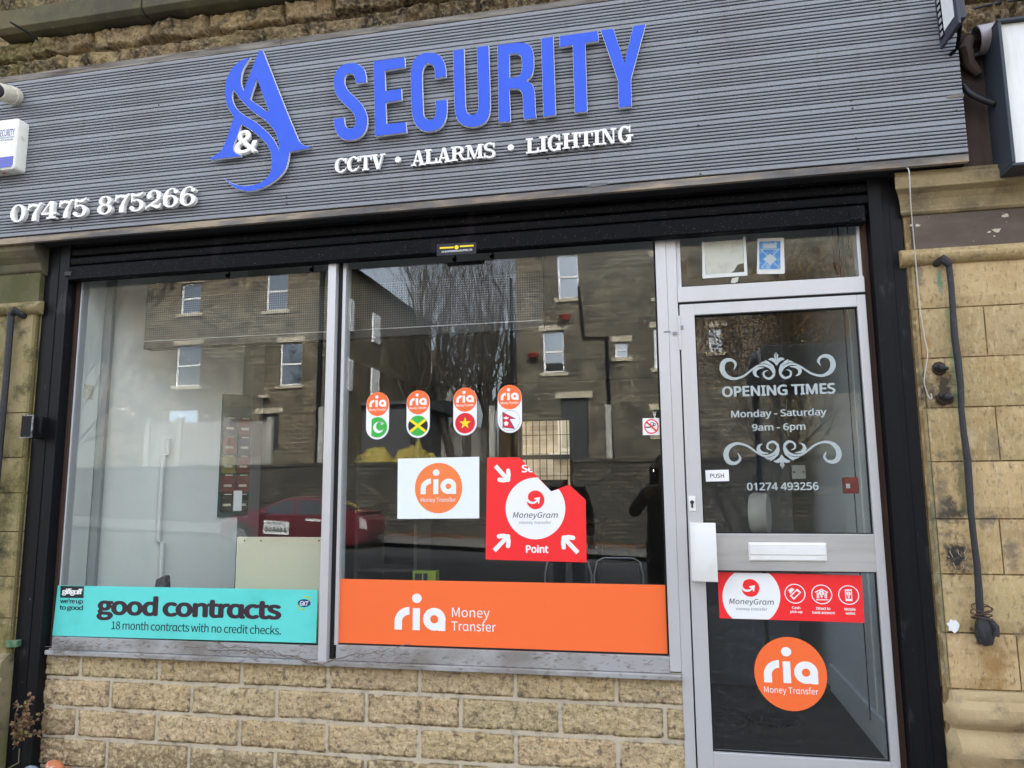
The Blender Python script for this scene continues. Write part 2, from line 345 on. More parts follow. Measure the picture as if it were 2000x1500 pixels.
def text_verts(body, bold=0.0, shear=0.0, space=1.0, depth=.02):
    cu = bpy.data.curves.new('lettering', 'FONT'); cu.body = body; cu.size = 1
    fk = ROUND[0] if FONTS[ROUND[0]] is not None else 0
    if FONTS[fk] is not None: cu.font = FONTS[fk]
    if fk == 1: cu.body = body.replace('a', '\u0251')
    cu.extrude = depth / 2; cu.extrude = depth / 2; cu.shear = shear
    cu.space_character = space; cu.resolution_u = 5
    o = bpy.data.objects.new('lettering', cu); COL.objects.link(o)
    bpy.context.view_layer.update()
    me = bpy.data.meshes.new_from_object(o.evaluated_get(bpy.context.evaluated_depsgraph_get()))
    vs = [(v.co.x, v.co.y, v.co.z) for v in me.vertices]; fs = [list(p.vertices) for p in me.polygons]
    bpy.data.objects.remove(o); bpy.data.curves.remove(cu); bpy.data.meshes.remove(me)
    if fk == 1: bold *= .5
    if bold > 0:                              # a heavier weight: the same glyphs laid over themselves, a hair apart
        v0, f0 = list(vs), list(fs); n0 = len(v0)
        for k in range(6):
            a = k * math.pi / 3
            vs += [(x + bold * math.cos(a), y + bold * math.sin(a) * .8, z - .0022 * (k + 1)) for x, y, z in v0]; fs += [[i + n0 * (k + 1) for i in f] for f in f0]
    return vs, fs
def text_box(mb, body, u0, v0, u1, v1, y, bold=.0, shear=0.0, depth=.0004, m=None, space=1.0, world=None):
    """fit lettering to a pixel box (v at the middle of the line) on plane y"""
    vs, fs = text_verts(body, bold, shear, space)
    xs = [p[0] for p in vs]; ys = [p[1] for p in vs]; zs = [p[2] for p in vs]
    if world: X0, Z1, X1, Z0 = world
    else:
        um, vm = (u0 + u1) / 2, (v0 + v1) / 2
        X0 = px(u0, vm, y)[0]; X1 = px(u1, vm, y)[0]; Z1 = px(um, v0, y)[1]; Z0 = px(um, v1, y)[1]
    xm, ym, zm = min(xs), min(ys), max(zs)
    sx = (X1 - X0) / (max(xs) - xm); sz = (Z1 - Z0) / (max(ys) - ym); sy = depth / max(1e-6, zm - min(zs))
    return mb.add([(X0 + (a - xm) * sx, y + (zm - c) * sy, Z0 + (b - ym) * sz) for a, b, c in vs], fs, m)
def P(pts, ox, oy, sc, y, close=None):
    """traced points (zoom coordinates) -> loop on plane y"""
    out = []
    for p in pts:
        X, Z = px(ox + p[0] / sc, oy + p[1] / sc, y); out.append((X, Z, p[2] if len(p) > 2 else 0))
    return out
def circle(cx, cz, rx, rz=None, a0=0, a1=360, n=40):
    rz = rz or rx
    k = n if a1 - a0 >= 360 else n + 1
    return [(cx + rx * math.cos(R_(a0 + (a1 - a0) * i / n)), cz + rz * math.sin(R_(a0 + (a1 - a0) * i / n))) for i in range(k)]
def disc(mb, cx, cz, rx, rz, y, d=.0004, m=None): return mb.prism(circle(cx, cz, rx, rz), y, y + d, m)
def ring(mb, cx, cz, rx, rz, w, y, d=.0004, m=None, wv=None, a0=0, a1=360, n=40):
    """elliptical ring or ring sector"""
    wv = w if wv is None else wv
    o = circle(cx, cz, rx, rz, a0, a1, n); i = circle(cx, cz, rx - w, rz - wv, a0, a1, n)
    k = len(o); full = a1 - a0 >= 360
    vs = [(x, y, z) for x, z in o] + [(x, y, z) for x, z in i] + [(x, y + d, z) for x, z in o] + [(x, y + d, z) for x, z in i]
    fs = []
    for a in range(k if full else k - 1):
        b = (a + 1) % k
        fs += [[a, b, k + b, k + a], [2 * k + b, 2 * k + a, 3 * k + a, 3 * k + b], [b, a, 2 * k + a, 2 * k + b], [k + a, k + b, 3 * k + b, 3 * k + a]]
    if not full: fs += [[0, k, 3 * k, 2 * k], [k - 1, 3 * k - 1, 4 * k - 1, 2 * k - 1]]
    return mb.add(vs, fs, m)
def stroke(mb, pts, y, d=.0004, m=None, sub=6):
    """variable width brush stroke through (x, z, width)"""
    n = len(pts); fine = []
    for i in range(n - 1):
        p0, p1, p2, p3 = [Vector(pts[max(0, min(n - 1, i + k))]) for k in (-1, 0, 1, 2)]
        for j in range(sub):
            t = j / sub
            fine.append(.5 * ((2 * p1) + (-p0 + p2) * t + (2 * p0 - 5 * p1 + 4 * p2 - p3) * t * t + (-p0 + 3 * p1 - 3 * p2 + p3) * t ** 3))
    fine.append(Vector(pts[-1])); L = []; Rr = []
    for i, p in enumerate(fine):
        q = fine[min(i + 1, len(fine) - 1)] - fine[max(i - 1, 0)]
        nn = Vector((-q[1], q[0])); nn = nn.normalized() if nn.length > 0 else nn
        w = max(p[2], 1e-5) / 2
        L.append((p[0] + nn.x * w, p[1] + nn.y * w)); Rr.append((p[0] - nn.x * w, p[1] - nn.y * w))
    k = len(L)
    vs = [(x, y, z) for x, z in L] + [(x, y, z) for x, z in Rr] + [(x, y + d, z) for x, z in L] + [(x, y + d, z) for x, z in Rr]
    fs = []
    for a in range(k - 1):
        b = a + 1
        fs += [[a, b, k + b, k + a], [2 * k + b, 2 * k + a, 3 * k + a, 3 * k + b], [b, a, 2 * k + a, 2 * k + b], [k + a, k + b, 3 * k + b, 3 * k + a]]
    fs += [[0, k, 3 * k, 2 * k], [k - 1, 3 * k - 1, 4 * k - 1, 2 * k - 1]]
    return mb.add(vs, fs, m)
# ================================================================== STREET AND GROUND
rnd = random.Random(7)
m_flag = M('paving_stone', (.19, .18, .165), .9, spec=.2, layers=[(4, .45, .7, (.10, .095, .085), U3, .7), (60, .55, .7, (.27, .25, .22), U3, .4)], bump=[(60, .4, U3, .004)])
m_asph = M('asphalt', (.05, .05, .051), .9, spec=.25, layers=[(2, .45, .7, (.075, .073, .07), U3, .7), (120, .6, .7, (.13, .13, .125), U3, .6)], bump=[(150, .5, U3, .005)])
m_earth = M('grass_verge', (.05, .065, .02), .95, spec=.1, layers=[(3, .45, .65, (.09, .07, .04), U3, .8)], bump=[(20, .6, U3, .03)])
def gz(x, y):
    s = min(1, max(0, (-y - 6) / 8)); return GZ - .13 * (1 if y < -6.15 else 0) - .045 * (x + 8) * s
def sheet(name, ys, mat, dz=0, xs=None):
    mb = MB(); xs = xs or [-90 + 6 * i for i in range(26)]
    vs = [(x, y, gz(x, y) + dz) for y in ys for x in xs]; k = len(xs)
    mb.add(vs, [(j * k + i, j * k + i + 1, (j + 1) * k + i + 1, (j + 1) * k + i) for j in range(len(ys) - 1) for i in range(k - 1)])
    return tag(mb.build(name, mat), kind='structure')
mb = MB(); mb.box(-90, 60, -6.0, 7.5, GZ - .3, GZ); tag(mb.build('pavement', m_flag), kind='structure')
mb = MB(); mb.box(-90, 60, -6.16, -6.003, GZ - .3, GZ + .002); tag(mb.build('kerb', m_flag, bev=.015), kind='structure')
sheet('road', [-6.165, -7, -8, -10, -12, -14, -16.9], m_asph)
sheet('far_pavement', [-16.8, -18, -20.8], m_flag, .13)
mb = MB(); mb.add([(-120, -300, GZ - 6), (120, -300, GZ - 6), (120, -20, GZ - .9), (-120, -20, GZ - .9)], [(0, 1, 2, 3)]); tag(mb.build('ground', m_earth), kind='structure')
mb = MB(); mb.box(-90, 60, -75, -21.36, GZ - 2, .9); tag(mb.build('raised_bank', m_earth), kind='structure')
# fallen leaves at the foot of the far wall
mb = MB()
for i in range(1500):
    x = rnd.uniform(-9, 7); y = -20.75 + abs(rnd.gauss(0, .9)); y = min(y, -16.9)
    z = gz(x, y) + .13 + rnd.uniform(.005, .05); a = rnd.uniform(0, 6.3); s = rnd.uniform(.05, .11); t = rnd.uniform(-.4, .4)
    dx, dy = math.cos(a) * s, math.sin(a) * s
    mb.add([(x - dx, y - dy, z), (x + dy * .5, y - dx * .5, z + t * s), (x + dx, y + dy, z), (x - dy * .5, y + dx * .5, z + t * s)], [(0, 1, 2, 3)])
tag(mb.build('fallen_leaves', M('dry_leaf', (.28, .12, .035), .8, layers=[(9, .45, .6, (.12, .05, .02), U3, .9)])), 'brown fallen leaves drifted along the far kerb', 'leaves', kind='stuff')
# ================================================================== STONE SHOP BUILDING
def rock_courses(rows, x0, x1, y, step, amp, seed, edge=.03, mort=.006, pit=1.0, tintr=.16, dark=None, crust_shade=0, grit=0):
    """rows: (z_bottom, z_top, [joint xs]) -> height field of rock faced blocks, proud of plane y"""
    mb = MB(); tints = []; r = random.Random(seed)
    zb, zt = rows[0][0], rows[-1][1]
    nx = int((x1 - x0) / step) + 1; nz_ = int((zt - zb) / step) + 1
    tcache = {}
    for j in range(nz_ + 1):
        z = zb + (zt - zb) * j / nz_
        ri = 0
        for i, rw in enumerate(rows):
            if z >= rw[0] - 1e-9: ri = i
        rw = rows[ri]
        for i in range(nx + 1):
            x = x0 + (x1 - x0) * i / nx
            wob = .004 * noise.noise(Vector((x * 7, z * 7, seed)))
            js = rw[2]; k = 0
            while k < len(js) and x > js[k]: k += 1
            lx = x - (js[k - 1] if k > 0 else x0 - .2); rx = (js[k] if k < len(js) else x1 + .2) - x
            dd = min(lx, rx, z - rw[0], rw[1] - z) - mort + wob
            key = (ri, k)
            if key not in tcache:
                g = 1 + r.uniform(-tintr, tintr); tcache[key] = (g * (1 + r.uniform(-.04, .04)), g, g * (1 + r.uniform(-.07, .05)), r.uniform(.6, 1.25), r.uniform(-.5, .5))
            t = tcache[key]
            if dd <= 0: h = -.004 if grit < .2 else amp * .35; tt = (1, 1, 1)
            else:
                e = min(1, dd / edge); e = e * e * (3 - 2 * e)
                v = Vector((x * 9 + t[4] * 30, z * 11, seed * 3.1))
                nn = noise.fractal(v, .9, 2.1, 4) * .55 + .55 + .35 * noise.noise(v * .45)
                fac = abs(noise.noise(Vector((x * 16, z * 22, seed + 9 + t[4]))))
                h = amp * t[3] * e * (max(.15, nn) * .8 + .35 * fac * pit) + amp * .22 * min(1, dd / .006)
                h += amp * .14 * noise.noise(Vector((x * 60, z * 60, seed))) + amp * grit * noise.noise(Vector((x * 33, z * 36, seed + 2)))
                tt = t[:3]
            if crust_shade and dd > 0:  # darkens low block edges: painted underside shade together with black weathering crust
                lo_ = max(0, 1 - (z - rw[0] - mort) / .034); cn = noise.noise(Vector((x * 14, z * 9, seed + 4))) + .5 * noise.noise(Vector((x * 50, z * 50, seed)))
                cv = max(0, min(1, lo_ * 1.3 + cn * .9 - .55)) * crust_shade; tt = tuple(c_ * (1 - cv) for c_ in tt)
            if dark: q = dark(x, z); tt = (tt[0] * q[0], tt[1] * q[1], tt[2] * q[2])
            mb.v.append(Vector((x, y - h, z))); tints.append(tt)
            mb_m = 1 if dd <= 0 else 0
            mflags.append(mb_m)
    w = nx + 1
    for j in range(nz_):
        for i in range(nx):
            a = j * w + i; f = [a, a + 1, a + w + 1, a + w]
            mb.f.append(f); mb.m.append(1 if sum(mflags[q] for q in f) >= 3 else 0)
    return mb, tints
mflags = []
fac = thing('stone_building', 'blackened sandstone upper wall with rock faced blocks above the shop sign', 'building', (-1.5, .1, 2.3))
def soot(x, z):
    g = .5 + .5 * noise.noise(Vector((x * 1.1, z * 1.7, 3)))
    k = 1 - .55 * max(0, min(1, (g - .35) * 2)) - (.38 if x > -2.3 else 0) * max(0, min(1, (x + 2.3) * 1.2))
    k = max(.35, k)
    gr = max(0, min(1, (-3.15 - x) * 1.6)) if z < 2.62 else max(0, min(1, (-3.3 - x) * 2))
    return (k * (1 - .62 * gr), k * (1 - .48 * gr), k * (1 - .66 * gr))
def joints(x0, x1, fixed, r):
    out = list(fixed); x = out[-1]
    while x < x1: x += r.uniform(.3, .46); out.append(x)
    x = out[0]
    while x > x0: x -= r.uniform(.3, .46); out.insert(0, x)
    return out
r_ = random.Random(3)
rowA = joints(-4.4, 1.9, [-3.62, -3.29, -2.96, -2.58, -2.11, -1.81], r_)
rowB = joints(-4.4, 1.9, [-3.14, -2.77, -2.41, -1.95, -1.66], r_)
rows = [(1.95, 2.135, [x + .08 for x in rowA]), (2.14, 2.325, [x + .17 for x in rowB]), (2.33, 2.50, rowA), (2.505, 2.632, rowB)]
mflags = []
mb, tn = rock_courses(rows, -4.4, 1.95, -.035, .0070, .060, 5, edge=.020, mort=.004, tintr=.3, dark=soot, crust_shade=.85, grit=.10, pit=1.6)  # dark undersides of the rock faces are painted into the tint here
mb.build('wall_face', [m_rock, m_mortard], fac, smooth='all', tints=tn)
mflags = []
rowC = joints(-4.4, 1.9, [-3.4, -3.0], r_); rowD = joints(-4.4, 1.9, [-3.2, -2.8], r_)
mb, tn = rock_courses([(2.79, 2.96, rowC), (2.965, 3.2, rowD)], -4.4, 1.95, -.035, .014, .03, 15, edge=.022, mort=.004, tintr=.22, dark=soot)
mb.build('wall_face', [m_rock, m_mortard], fac, smooth='all', tints=tn)
m_ledge = M('sooty_ledge', (.085, .075, .055), .9, spec=.2, layers=[(3, .42, .62, (.16, .15, .075), (1, 1, 1), .7), (20, .64, .72, (.3, .28, .22), U3, .5), (1.1, .5, .62, (.17, .135, .075), U3, .6)], bump=[(50, .5, U3, .006)])
mb = MB(); mb.extr([(-.16, 2.655), (-.16, 2.765), (-.03, 2.79), (-.03, 2.632), (-.13, 2.632)], -3.715, -2.76); mb.build('string_course', m_ledge, fac, bev=.004)
mb = MB(); mb.extr([(-.158, 2.654), (-.158, 2.765), (-.03, 2.79), (-.03, 2.632), (-.128, 2.632)], -2.752, 1.95); mb.build('string_course', m_ledge, fac, bev=.004)
mb = MB(); mb.box(-4.4, 1.95, -.02, .25, 1.45, 8.5); mb.box(-4.4, -3.42, -.02, .25, GZ, 1.45); mb.box(1.05, 1.95, -.02, .25, GZ, 1.45)
mb.build('wall_core', m_rock2, fac)
for nm_, lb_, xa_, xb_ in (('sun_block_terrace', 'plain stone terrace building added unseen on the right to block the sun', 1.96, 16), ('sun_block_terrace', 'plain stone terrace building added unseen on the left to block the sun', -22, -4.41)):  # added out of view to stop sun passing round the shop wall
    t_ = thing(nm_, lb_, 'building', ((xa_ + xb_) / 2, 4, GZ)); mb = MB(); mb.box(xa_, xb_, .02, 8, GZ, 8.5); mb.build('wall', MATS.get('terrace_stone') or brickmat('terrace_stone', (.36, .27, .16), (.24, .175, .10), (.12, .10, .08), .42, .16), t_)
    mb = MB(); mb.extr([(-.1, 8.51), (8.2, 8.51), (4, 10.4)], xa_, xb_); mb.build('roof', m_ledge, t_)
# iron bracket rod, left
b = thing('iron_bracket', 'thin dark iron rod bracket sticking out of the stone ledge', 'bracket', (-3.45, -.05, 2.6))
mb = MB(); p0 = px(88, 87, -.04); p1 = px(20, 43, -.33); mb.tube([(p0[0], -.03, p0[1]), ((p0[0] + p1[0]) / 2, -.18, (p0[1] + p1[1]) / 2 + .005), (p1[0], -.33, p1[1])], [.008, .007, .005]); mb.build('rod', m_iron, b)
mb = MB(); mb.lathe([(.001, 0), (.02, .0), (.018, -.012), (.001, -.013)], (p0[0], -.035, p0[1]), 'y', 12); mb.build('wall_plate', m_iron, b)
# downpipe at the far left edge
dp = thing('drainpipe', 'black drainpipe running up the left edge above the sign', 'drainpipe', (-3.85, -.1, 2.3))
mb = MB(); mb.tube([(-3.90, -.2, 2.3), (-3.90, -.2, 5.5)], .055, 14); mb.build('pipe', m_black, dp, smooth=True)
mb = MB(); mb.lathe([(.057, 0), (.068, .005), (.068, .045), (.057, .05)], (-3.90, -.2, 2.9), 'z', 16); mb.build('collar', m_black, dp, smooth=True)
# wires above the neighbour's sign
def cable(name, label, pts, r, mat, cat='cable', parts=None):
    t = MB(); fine = []
    for i in range(len(pts) - 1):
        q = [Vector(pts[max(0, min(len(pts) - 1, i + k))]) for k in (-1, 0, 1, 2)]
        for j in range(5):
            s = j / 5
            fine.append(.5 * ((2 * q[1]) + (-q[0] + q[2]) * s + (2 * q[0] - 5 * q[1] + 4 * q[2] - q[3]) * s * s + (-q[0] + 3 * q[1] - 3 * q[2] + q[3]) * s ** 3))
    fine.append(Vector(pts[-1])); t.tube(fine, r, 7)
    return tag(t.build(name, mat, smooth='all'), label, cat)
def c3(u, v, y): q = px(u, v, y); return (q[0], y, q[1])
cable('overhead_cable', 'black cable drooping across the stones above the neighbouring sign', [c3(1888, 22, -.09), c3(1920, 12, -.1), c3(1960, 4, -.09), c3(2010, -4, -.08)], .006, m_blackcable)
# ---- stall riser (pitched face block wall under the window)
sr = thing('block_wall', 'low wall of buff pitched face stone blocks under the shop window', 'wall', (-1.55, 0, GZ))
base = -2.967; mod = .4515
jA = [base + mod * k for k in range(-1, 8)]; jB = [-2.783 + .4545 * k for k in range(-1, 8)]
hh = .1425; zt = -.7815
rws = []
for i in range(5):
    b_ = zt - hh * (i + 1); rws.insert(0, (b_, b_ + hh, jA if i % 2 == 0 else jB))
mflags = []
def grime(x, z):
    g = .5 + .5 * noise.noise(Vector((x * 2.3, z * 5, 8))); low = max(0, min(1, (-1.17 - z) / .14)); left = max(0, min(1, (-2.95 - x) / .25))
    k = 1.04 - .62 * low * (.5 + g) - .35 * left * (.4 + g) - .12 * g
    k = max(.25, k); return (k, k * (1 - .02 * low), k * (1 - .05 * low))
mb, tn = rock_courses(rws, -3.18, .022, -.014, .005, .017, 21, edge=.006, mort=.0105, pit=1.5, tintr=.09, dark=grime, crust_shade=.8, grit=.3)
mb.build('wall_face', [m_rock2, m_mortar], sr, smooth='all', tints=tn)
mb = MB(); mb.box(-3.18, .022, -.006, .09, GZ, zt - .003); mb.build('wall_core', m_mortar, sr)
# ---- pilasters
def block(mb, tints, x0, x1, y, z0, z1, ch, rr, r, back=.02, side=True):
    """one dressed block with chamfered left or right corner, subdivided a little and worn"""
    nx, nz_ = max(2, int((x1 - x0) / .05)), 5
    g = 1 + rr.uniform(-.1, .1); t = (g * (1 + rr.uniform(-.03, .03)), g, g * (1 + rr.uniform(-.05, .05)))
    o = len(mb.v); e = .007
    for j in range(nz_ + 1):
        for i in range(nx + 1):
            fx, fz = i / nx, j / nz_
            x = x0 + (x1 - x0) * fx; z = z0 + (z1 - z0) * fz
            d = min(x - x0, x1 - x, z - z0, z1 - z); yy = y + (e if d < 1e-6 else 0) - .004 * noise.noise(Vector((x * 6, z * 6, r)))
            mb.v.append(Vector((x, yy, z))); tints.append(t)
    w = nx + 1
    for j in range(nz_):
        for i in range(nx): mb.f.append([o + j * w + i, o + j * w + i + 1, o + (j + 1) * w + i + 1, o + (j + 1) * w + i]); mb.m.append(0)
    # rim back to the bed
    rim = [o + i for i in range(w)] + [o + j * w + nx for j in range(1, nz_ + 1)] + [o + nz_ * w + i for i in range(nx - 1, -1, -1)] + [o + j * w for j in range(nz_ - 1, 0, -1)]
    b0 = len(mb.v)
    for q in rim: p = mb.v[q]; mb.v.append(Vector((p.x, y + back, p.z))); tints.append((t[0] * .8, t[1] * .8, t[2] * .8))
    k = len(rim)
    for a in range(k): mb.f.append([rim[(a + 1) % k], rim[a], b0 + a, b0 + (a + 1) % k]); mb.m.append(0)
def pilaster(label, sgn, xin, xout, yf, joints_z, vj, mat, matpanel, zcap, zbead, zplinth, tilt=1):
    """xin: edge beside the shopfront, xout: other edge"""
    t = thing('stone_pilaster', label, 'pilaster', ((xin + xout) / 2, yf, GZ))
    a, b_ = min(xin, xout), max(xin, xout); rr = random.Random(int(abs(xin) * 100))
    ch = .028
    mb = MB(); tn = []
    mb.box(a + .003, b_ - .003, yf + .012, .2, GZ, zcap); tn += [(.35, .33, .3)] * 8
    for i in range(len(joints_z) - 1):
        z1, z0 = joints_z[i] - .0032, joints_z[i + 1] + .0032
        xs = [xin + sgn * ch] + [v for v in vj[i]] + [xout]
        for k in range(len(xs) - 1):
            lo, hi = sorted((xs[k], xs[k + 1])); block(mb, tn, lo + .0028, hi - .0028, yf, z0, z1, 0, rr, 5 + i)
        # chamfered arris block side
        o = len(mb.v); g = 1 + rr.uniform(-.1, .05)
        for (x, y) in ((xin + sgn * (ch - .001), yf + .004), (xin, yf + ch), (xin, yf + .16)):
            for z in (z0, z1): mb.v.append(Vector((x, y, z))); tn.append((g * .8, g * .82, g * .74))
        mb.f += [[o, o + 2, o + 3, o + 1], [o + 2, o + 4, o + 5, o + 3]]; mb.m += [0, 0]
    mb.build('shaft', mat, t, tints=tn)
    # frieze panel
    mb = MB(); mb.extr([(yf - .002, zbead + .02), (yf - .002, zcap - .135), (.1, zcap - .135), (.1, zbead + .02)], a + ch, b_); mb.prism([(xin, 0)] * 0 or [(a, zbead + .02), (a + .001, zbead + .02), (a + .001, zcap - .08), (a, zcap - .08)], yf + .03, .1)
    mb.build('frieze_panel', matpanel, t, bev=.004)
    # bead moulding
    mb = MB(); pr = [(yf + .02, zbead - .045), (yf - .012, zbead - .035), (yf - .03, zbead - .018), (yf - .034, zbead), (yf - .02, zbead + .014), (yf - .004, zbead + .03), (yf + .02, zbead + .034)]
    mb.extr(pr, a - .026, b_ + .02); mb.build('bead_moulding', mat, t, smooth=True, bev=.002)
    return t
JZ = [.965, .755, .541, .331, .107, -.126, -.346, -.575, -.79]
VJ = [[], [1.317], [], [1.325], [], [1.299], [], [1.32]]
pr_ = pilaster('right pilaster of dressed buff sandstone blocks with brown painted top panel', 1, 1.036, 1.86, -.075, JZ, VJ, m_ashlar, m_painted_stone, 1.30, .985, -.79)
mb = MB()
prof = [(-.06, 1.165), (-.078, 1.172), (-.086, 1.182), (-.082, 1.19), (-.084, 1.205), (-.092, 1.23), (-.108, 1.255), (-.128, 1.268), (-.134, 1.272), (-.134, 1.322), (-.130, 1.324), (-.124, 1.334), (-.126, 1.338), (-.126, 1.349), (.05, 1.351), (.05, 1.165)]
n = len(prof); xs = [.985, 1.9]
cap_mb = MB()
vs = []
for k, (y, z) in enumerate(prof):
    off = (-y - .075) * .55; vs.append((1.028 - off, y, z))
vs += [(1.9, y, z) for y, z in prof]
cap_mb.add(vs, [list(range(n)), list(range(2 * n - 1, n - 1, -1))] + [[(i + 1) % n, i, n + i, n + (i + 1) % n] for i in range(n)])
m_capst = M('capital_stone', (.30, .23, .125), .85, spec=.2, layers=[(5, .45, .65, (.07, .06, .045), (.7, 1, 1), .8), (60, .55, .7, (.46, .38, .23), U3, .4)], bump=[(90, .4, U3, .004)])
cap_mb.build('capital', m_capst, pr_, bev=.003)
# plinth mouldings of the right pilaster (roll between two hollows, worn)
mb = MB()
pl = [(-.045, -.79), (-.078, -.797), (-.088, -.815), (-.084, -.832), (-.092, -.842), (-.118, -.856), (-.128, -.885), (-.12, -.912), (-.098, -.928), (-.092, -.938), (-.115, -.965), (-.14, -.995), (-.145, -1.02), (-.13, -1.05), (-.118, -1.08), (-.112, -1.12), (-.115, GZ), (.1, GZ), (.1, -.79)]
vs = []; n = len(pl); NX = 26
for i in range(NX + 1):
    f = i / NX; 
    for k, (y, z) in enumerate(pl):
        x = 1.036 + (1.86 - 1.036) * f; rd = max(0, 1 - (x - 1.036) / .05)
        yy = y + (.06 * rd * rd if y < 0 else 0); w = .010 * noise.noise(Vector((x * 8, z * 9, 2))) if 2 < k < 16 else 0
        vs.append((x, yy - w, z + w * .5))
fs = [[i * n + k, i * n + (k + 1) % n, (i + 1) * n + (k + 1) % n, (i + 1) * n + k] for i in range(NX) for k in range(n)] + [list(range(n)), [NX * n + k for k in range(n)][::-1]]
mb.add(vs, fs); mb.build('plinth', M('plinth_stone', (.43, .33, .185), .85, spec=.2, layers=[(4, .45, .7, (.33, .23, .12), U3, .7), (9, .56, .7, (.11, .10, .075), U3, .75), (120, .55, .72, (.52, .43, .27), U3, .5)], bump=[(130, .5, (1, 1, .3), .004), (20, .5, U3, .012)]), pr_, smooth=True)
# soot, moss and limewash marks that belong to the stone (thin worn patches)
JL = [1.0, .44, .20, .012, -.19, -.42, -.63, -.82]
pl_ = pilaster('left pilaster of mossy green stained sandstone beside the window', -1, -3.345, -4.2, -.075, JL, [[], [], [], [], [], [], []], m_ashlar_green, M('mossy_panel', (.13, .115, .06), .9, layers=[(5, .42, .62, (.07, .075, .025), U3, .8), (30, .66, .72, (.4, .37, .3), U3, .6)], bump=[(60, .4, U3, .005)]), 1.36, 1.02, -.8)
mb = MB(); mb.extr([(-.06, 1.2), (-.09, 1.22), (-.10, 1.26), (-.13, 1.29), (-.15, 1.32), (-.15, 1.40), (.05, 1.40), (.05, 1.2)], -4.2, -3.33); mb.build('capital', m_ledge, pl_, bev=.006)
mb = MB()
pl2 = [(-.05, -.80), (-.085, -.81), (-.12, -.84), (-.128, -.88), (-.11, -.915), (-.125, -.95), (-.14, -1.0), (-.13, -1.05), (-.115, -1.1), (-.115, GZ), (.1, GZ), (.1, -.8)]
vs = []; n = len(pl2); NX = 16
for i in range(NX + 1):
    for k, (y, z) in enumerate(pl2):
        x = -3.345 - .85 * i / NX; w = .012 * noise.noise(Vector((x * 8, z * 9, 7))) if 1 < k < 10 else 0
        vs.append((x, y - w, z + w * .5))
mb.add(vs, [[i * n + k, i * n + (k + 1) % n, (i + 1) * n + (k + 1) % n, (i + 1) * n + k] for i in range(NX) for k in range(n)] + [list(range(n)), [NX * n + k for k in range(n)][::-1]])
mb.build('plinth', M('mossy_plinth', (.24, .2, .11), .9, layers=[(4, .45, .65, (.13, .135, .05), U3, .8), (10, .55, .7, (.06, .05, .035), U3, .8)], bump=[(100, .5, (1, 1, .3), .005), (14, .6, U3, .014)]), pl_, smooth=True)
# ---- iron bars and bits fixed to the pilasters
br = thing('iron_bar', 'black hammered iron bar hanging on the right pilaster with wired stub', 'iron bar', (1.185, -.11, -.5))
mb = MB(); pts = [(1.186 + .003 * math.sin(i * 1.7), -.108 + .002 * math.sin(i * 2.3), .945 - 1.46 * i / 14) for i in range(15)]
mb.tube(pts, [.0132 + .0012 * math.sin(i * 5) for i in range(15)], 9); mb.build('bar', m_iron, br, smooth=True)
mb = MB(); mb.tube([(1.19, -.11, .93), (1.165, -.112, .955), (1.15, -.085, .95), (1.148, -.06, .945)], [.018, .02, .017, .014], 8); mb.build('hook', m_iron, br, smooth=True)
mb = MB(); mb.lathe([(.01, .05), (.024, .04), (.033, .01), (.035, -.03), (.026, -.058), (.008, -.066)], (1.195, -.105, -.55), 'z', 9); mb.tube([(1.21, -.12, -.515), (1.228, -.128, -.54), (1.225, -.128, -.575)], .013, 7); mb.tube([(1.18, -.12, -.51), (1.172, -.13, -.545), (1.18, -.128, -.58)], .012, 7); mb.build('stub', m_iron, br, smooth=True)
mb = MB()
for k in range(5):
    zz = -.47 - .011 * k; rr = .034 + .006 * math.sin(k * 2.1)
    mb.tube([(1.19 + rr * math.cos(a * .5), -.108 + rr * math.sin(a * .5), zz + .012 * math.sin(a * .5 + k)) for a in range(14)], .0022, 5, cap=False)
mb.build('binding_wire', M('rusty_wire', (.09, .055, .035), .7), br)
bl = thing('iron_bar', 'dark iron bar on the mossy left pilaster at the photo edge', 'iron bar', (-3.475, -.11, .2))
mb = MB(); mb.tube([(-3.478, -.112, .985), (-3.476, -.11, .6), (-3.478, -.112, .2), (-3.48, -.11, -.3)], [.018, .017, .018, .018], 9); mb.build('bar', m_iron, bl, smooth=True)
mb = MB(); mb.tube([(-3.478, -.112, .97), (-3.455, -.118, .995), (-3.43, -.09, .975), (-3.428, -.06, .965)], [.019, .02, .017, .014], 8); mb.build('hook', m_iron, bl, smooth=True)
for (u, v, lab) in ((1838, 718, 'rusty iron stub in the right pilaster, upper of the sooty pair'), (1848, 775, 'rusty iron stub in the right pilaster beside the dangling cable end')):
    X, Z = px(u, v, -.1); t = thing('iron_stub', lab, 'iron stub', (X, -.08, Z), 'iron stubs in the pilaster')
    mb = MB(); mb.lathe([(.003, 0), (.017, 0), (.016, -.03), (.012, -.05), (.002, -.055)], (X, -.07, Z), 'y', 8)
    mb.tube([(X - .02, -.085, Z + .005), (X + .03, -.095, Z - .004)], [.011, .007], 7); mb.build('bolt', m_iron, t, smooth=True)
    mb = MB(); mb.lathe([(.001, -.007), (.026, -.005), (.03, 0), (.001, .004)], (X, -.078, Z), 'y', 9); mb.build('washer', m_rustbrown, t)
cable('white_cable', 'thin white cable dangling loose down the right pilaster', [c3(1771, 328, -.17), c3(1776, 338, -.2), c3(1779, 400, -.19), c3(1786, 480, -.125), c3(1793, 560, -.11), c3(1798, 610, -.11), c3(1806, 660, -.11), c3(1812, 690, -.115), c3(1808, 720, -.115), c3(1805, 745, -.115), c3(1810, 765, -.11), c3(1816, 779, -.105), c3(1820, 776, -.105), c3(1818, 768, -.105)], .0024, m_cable)
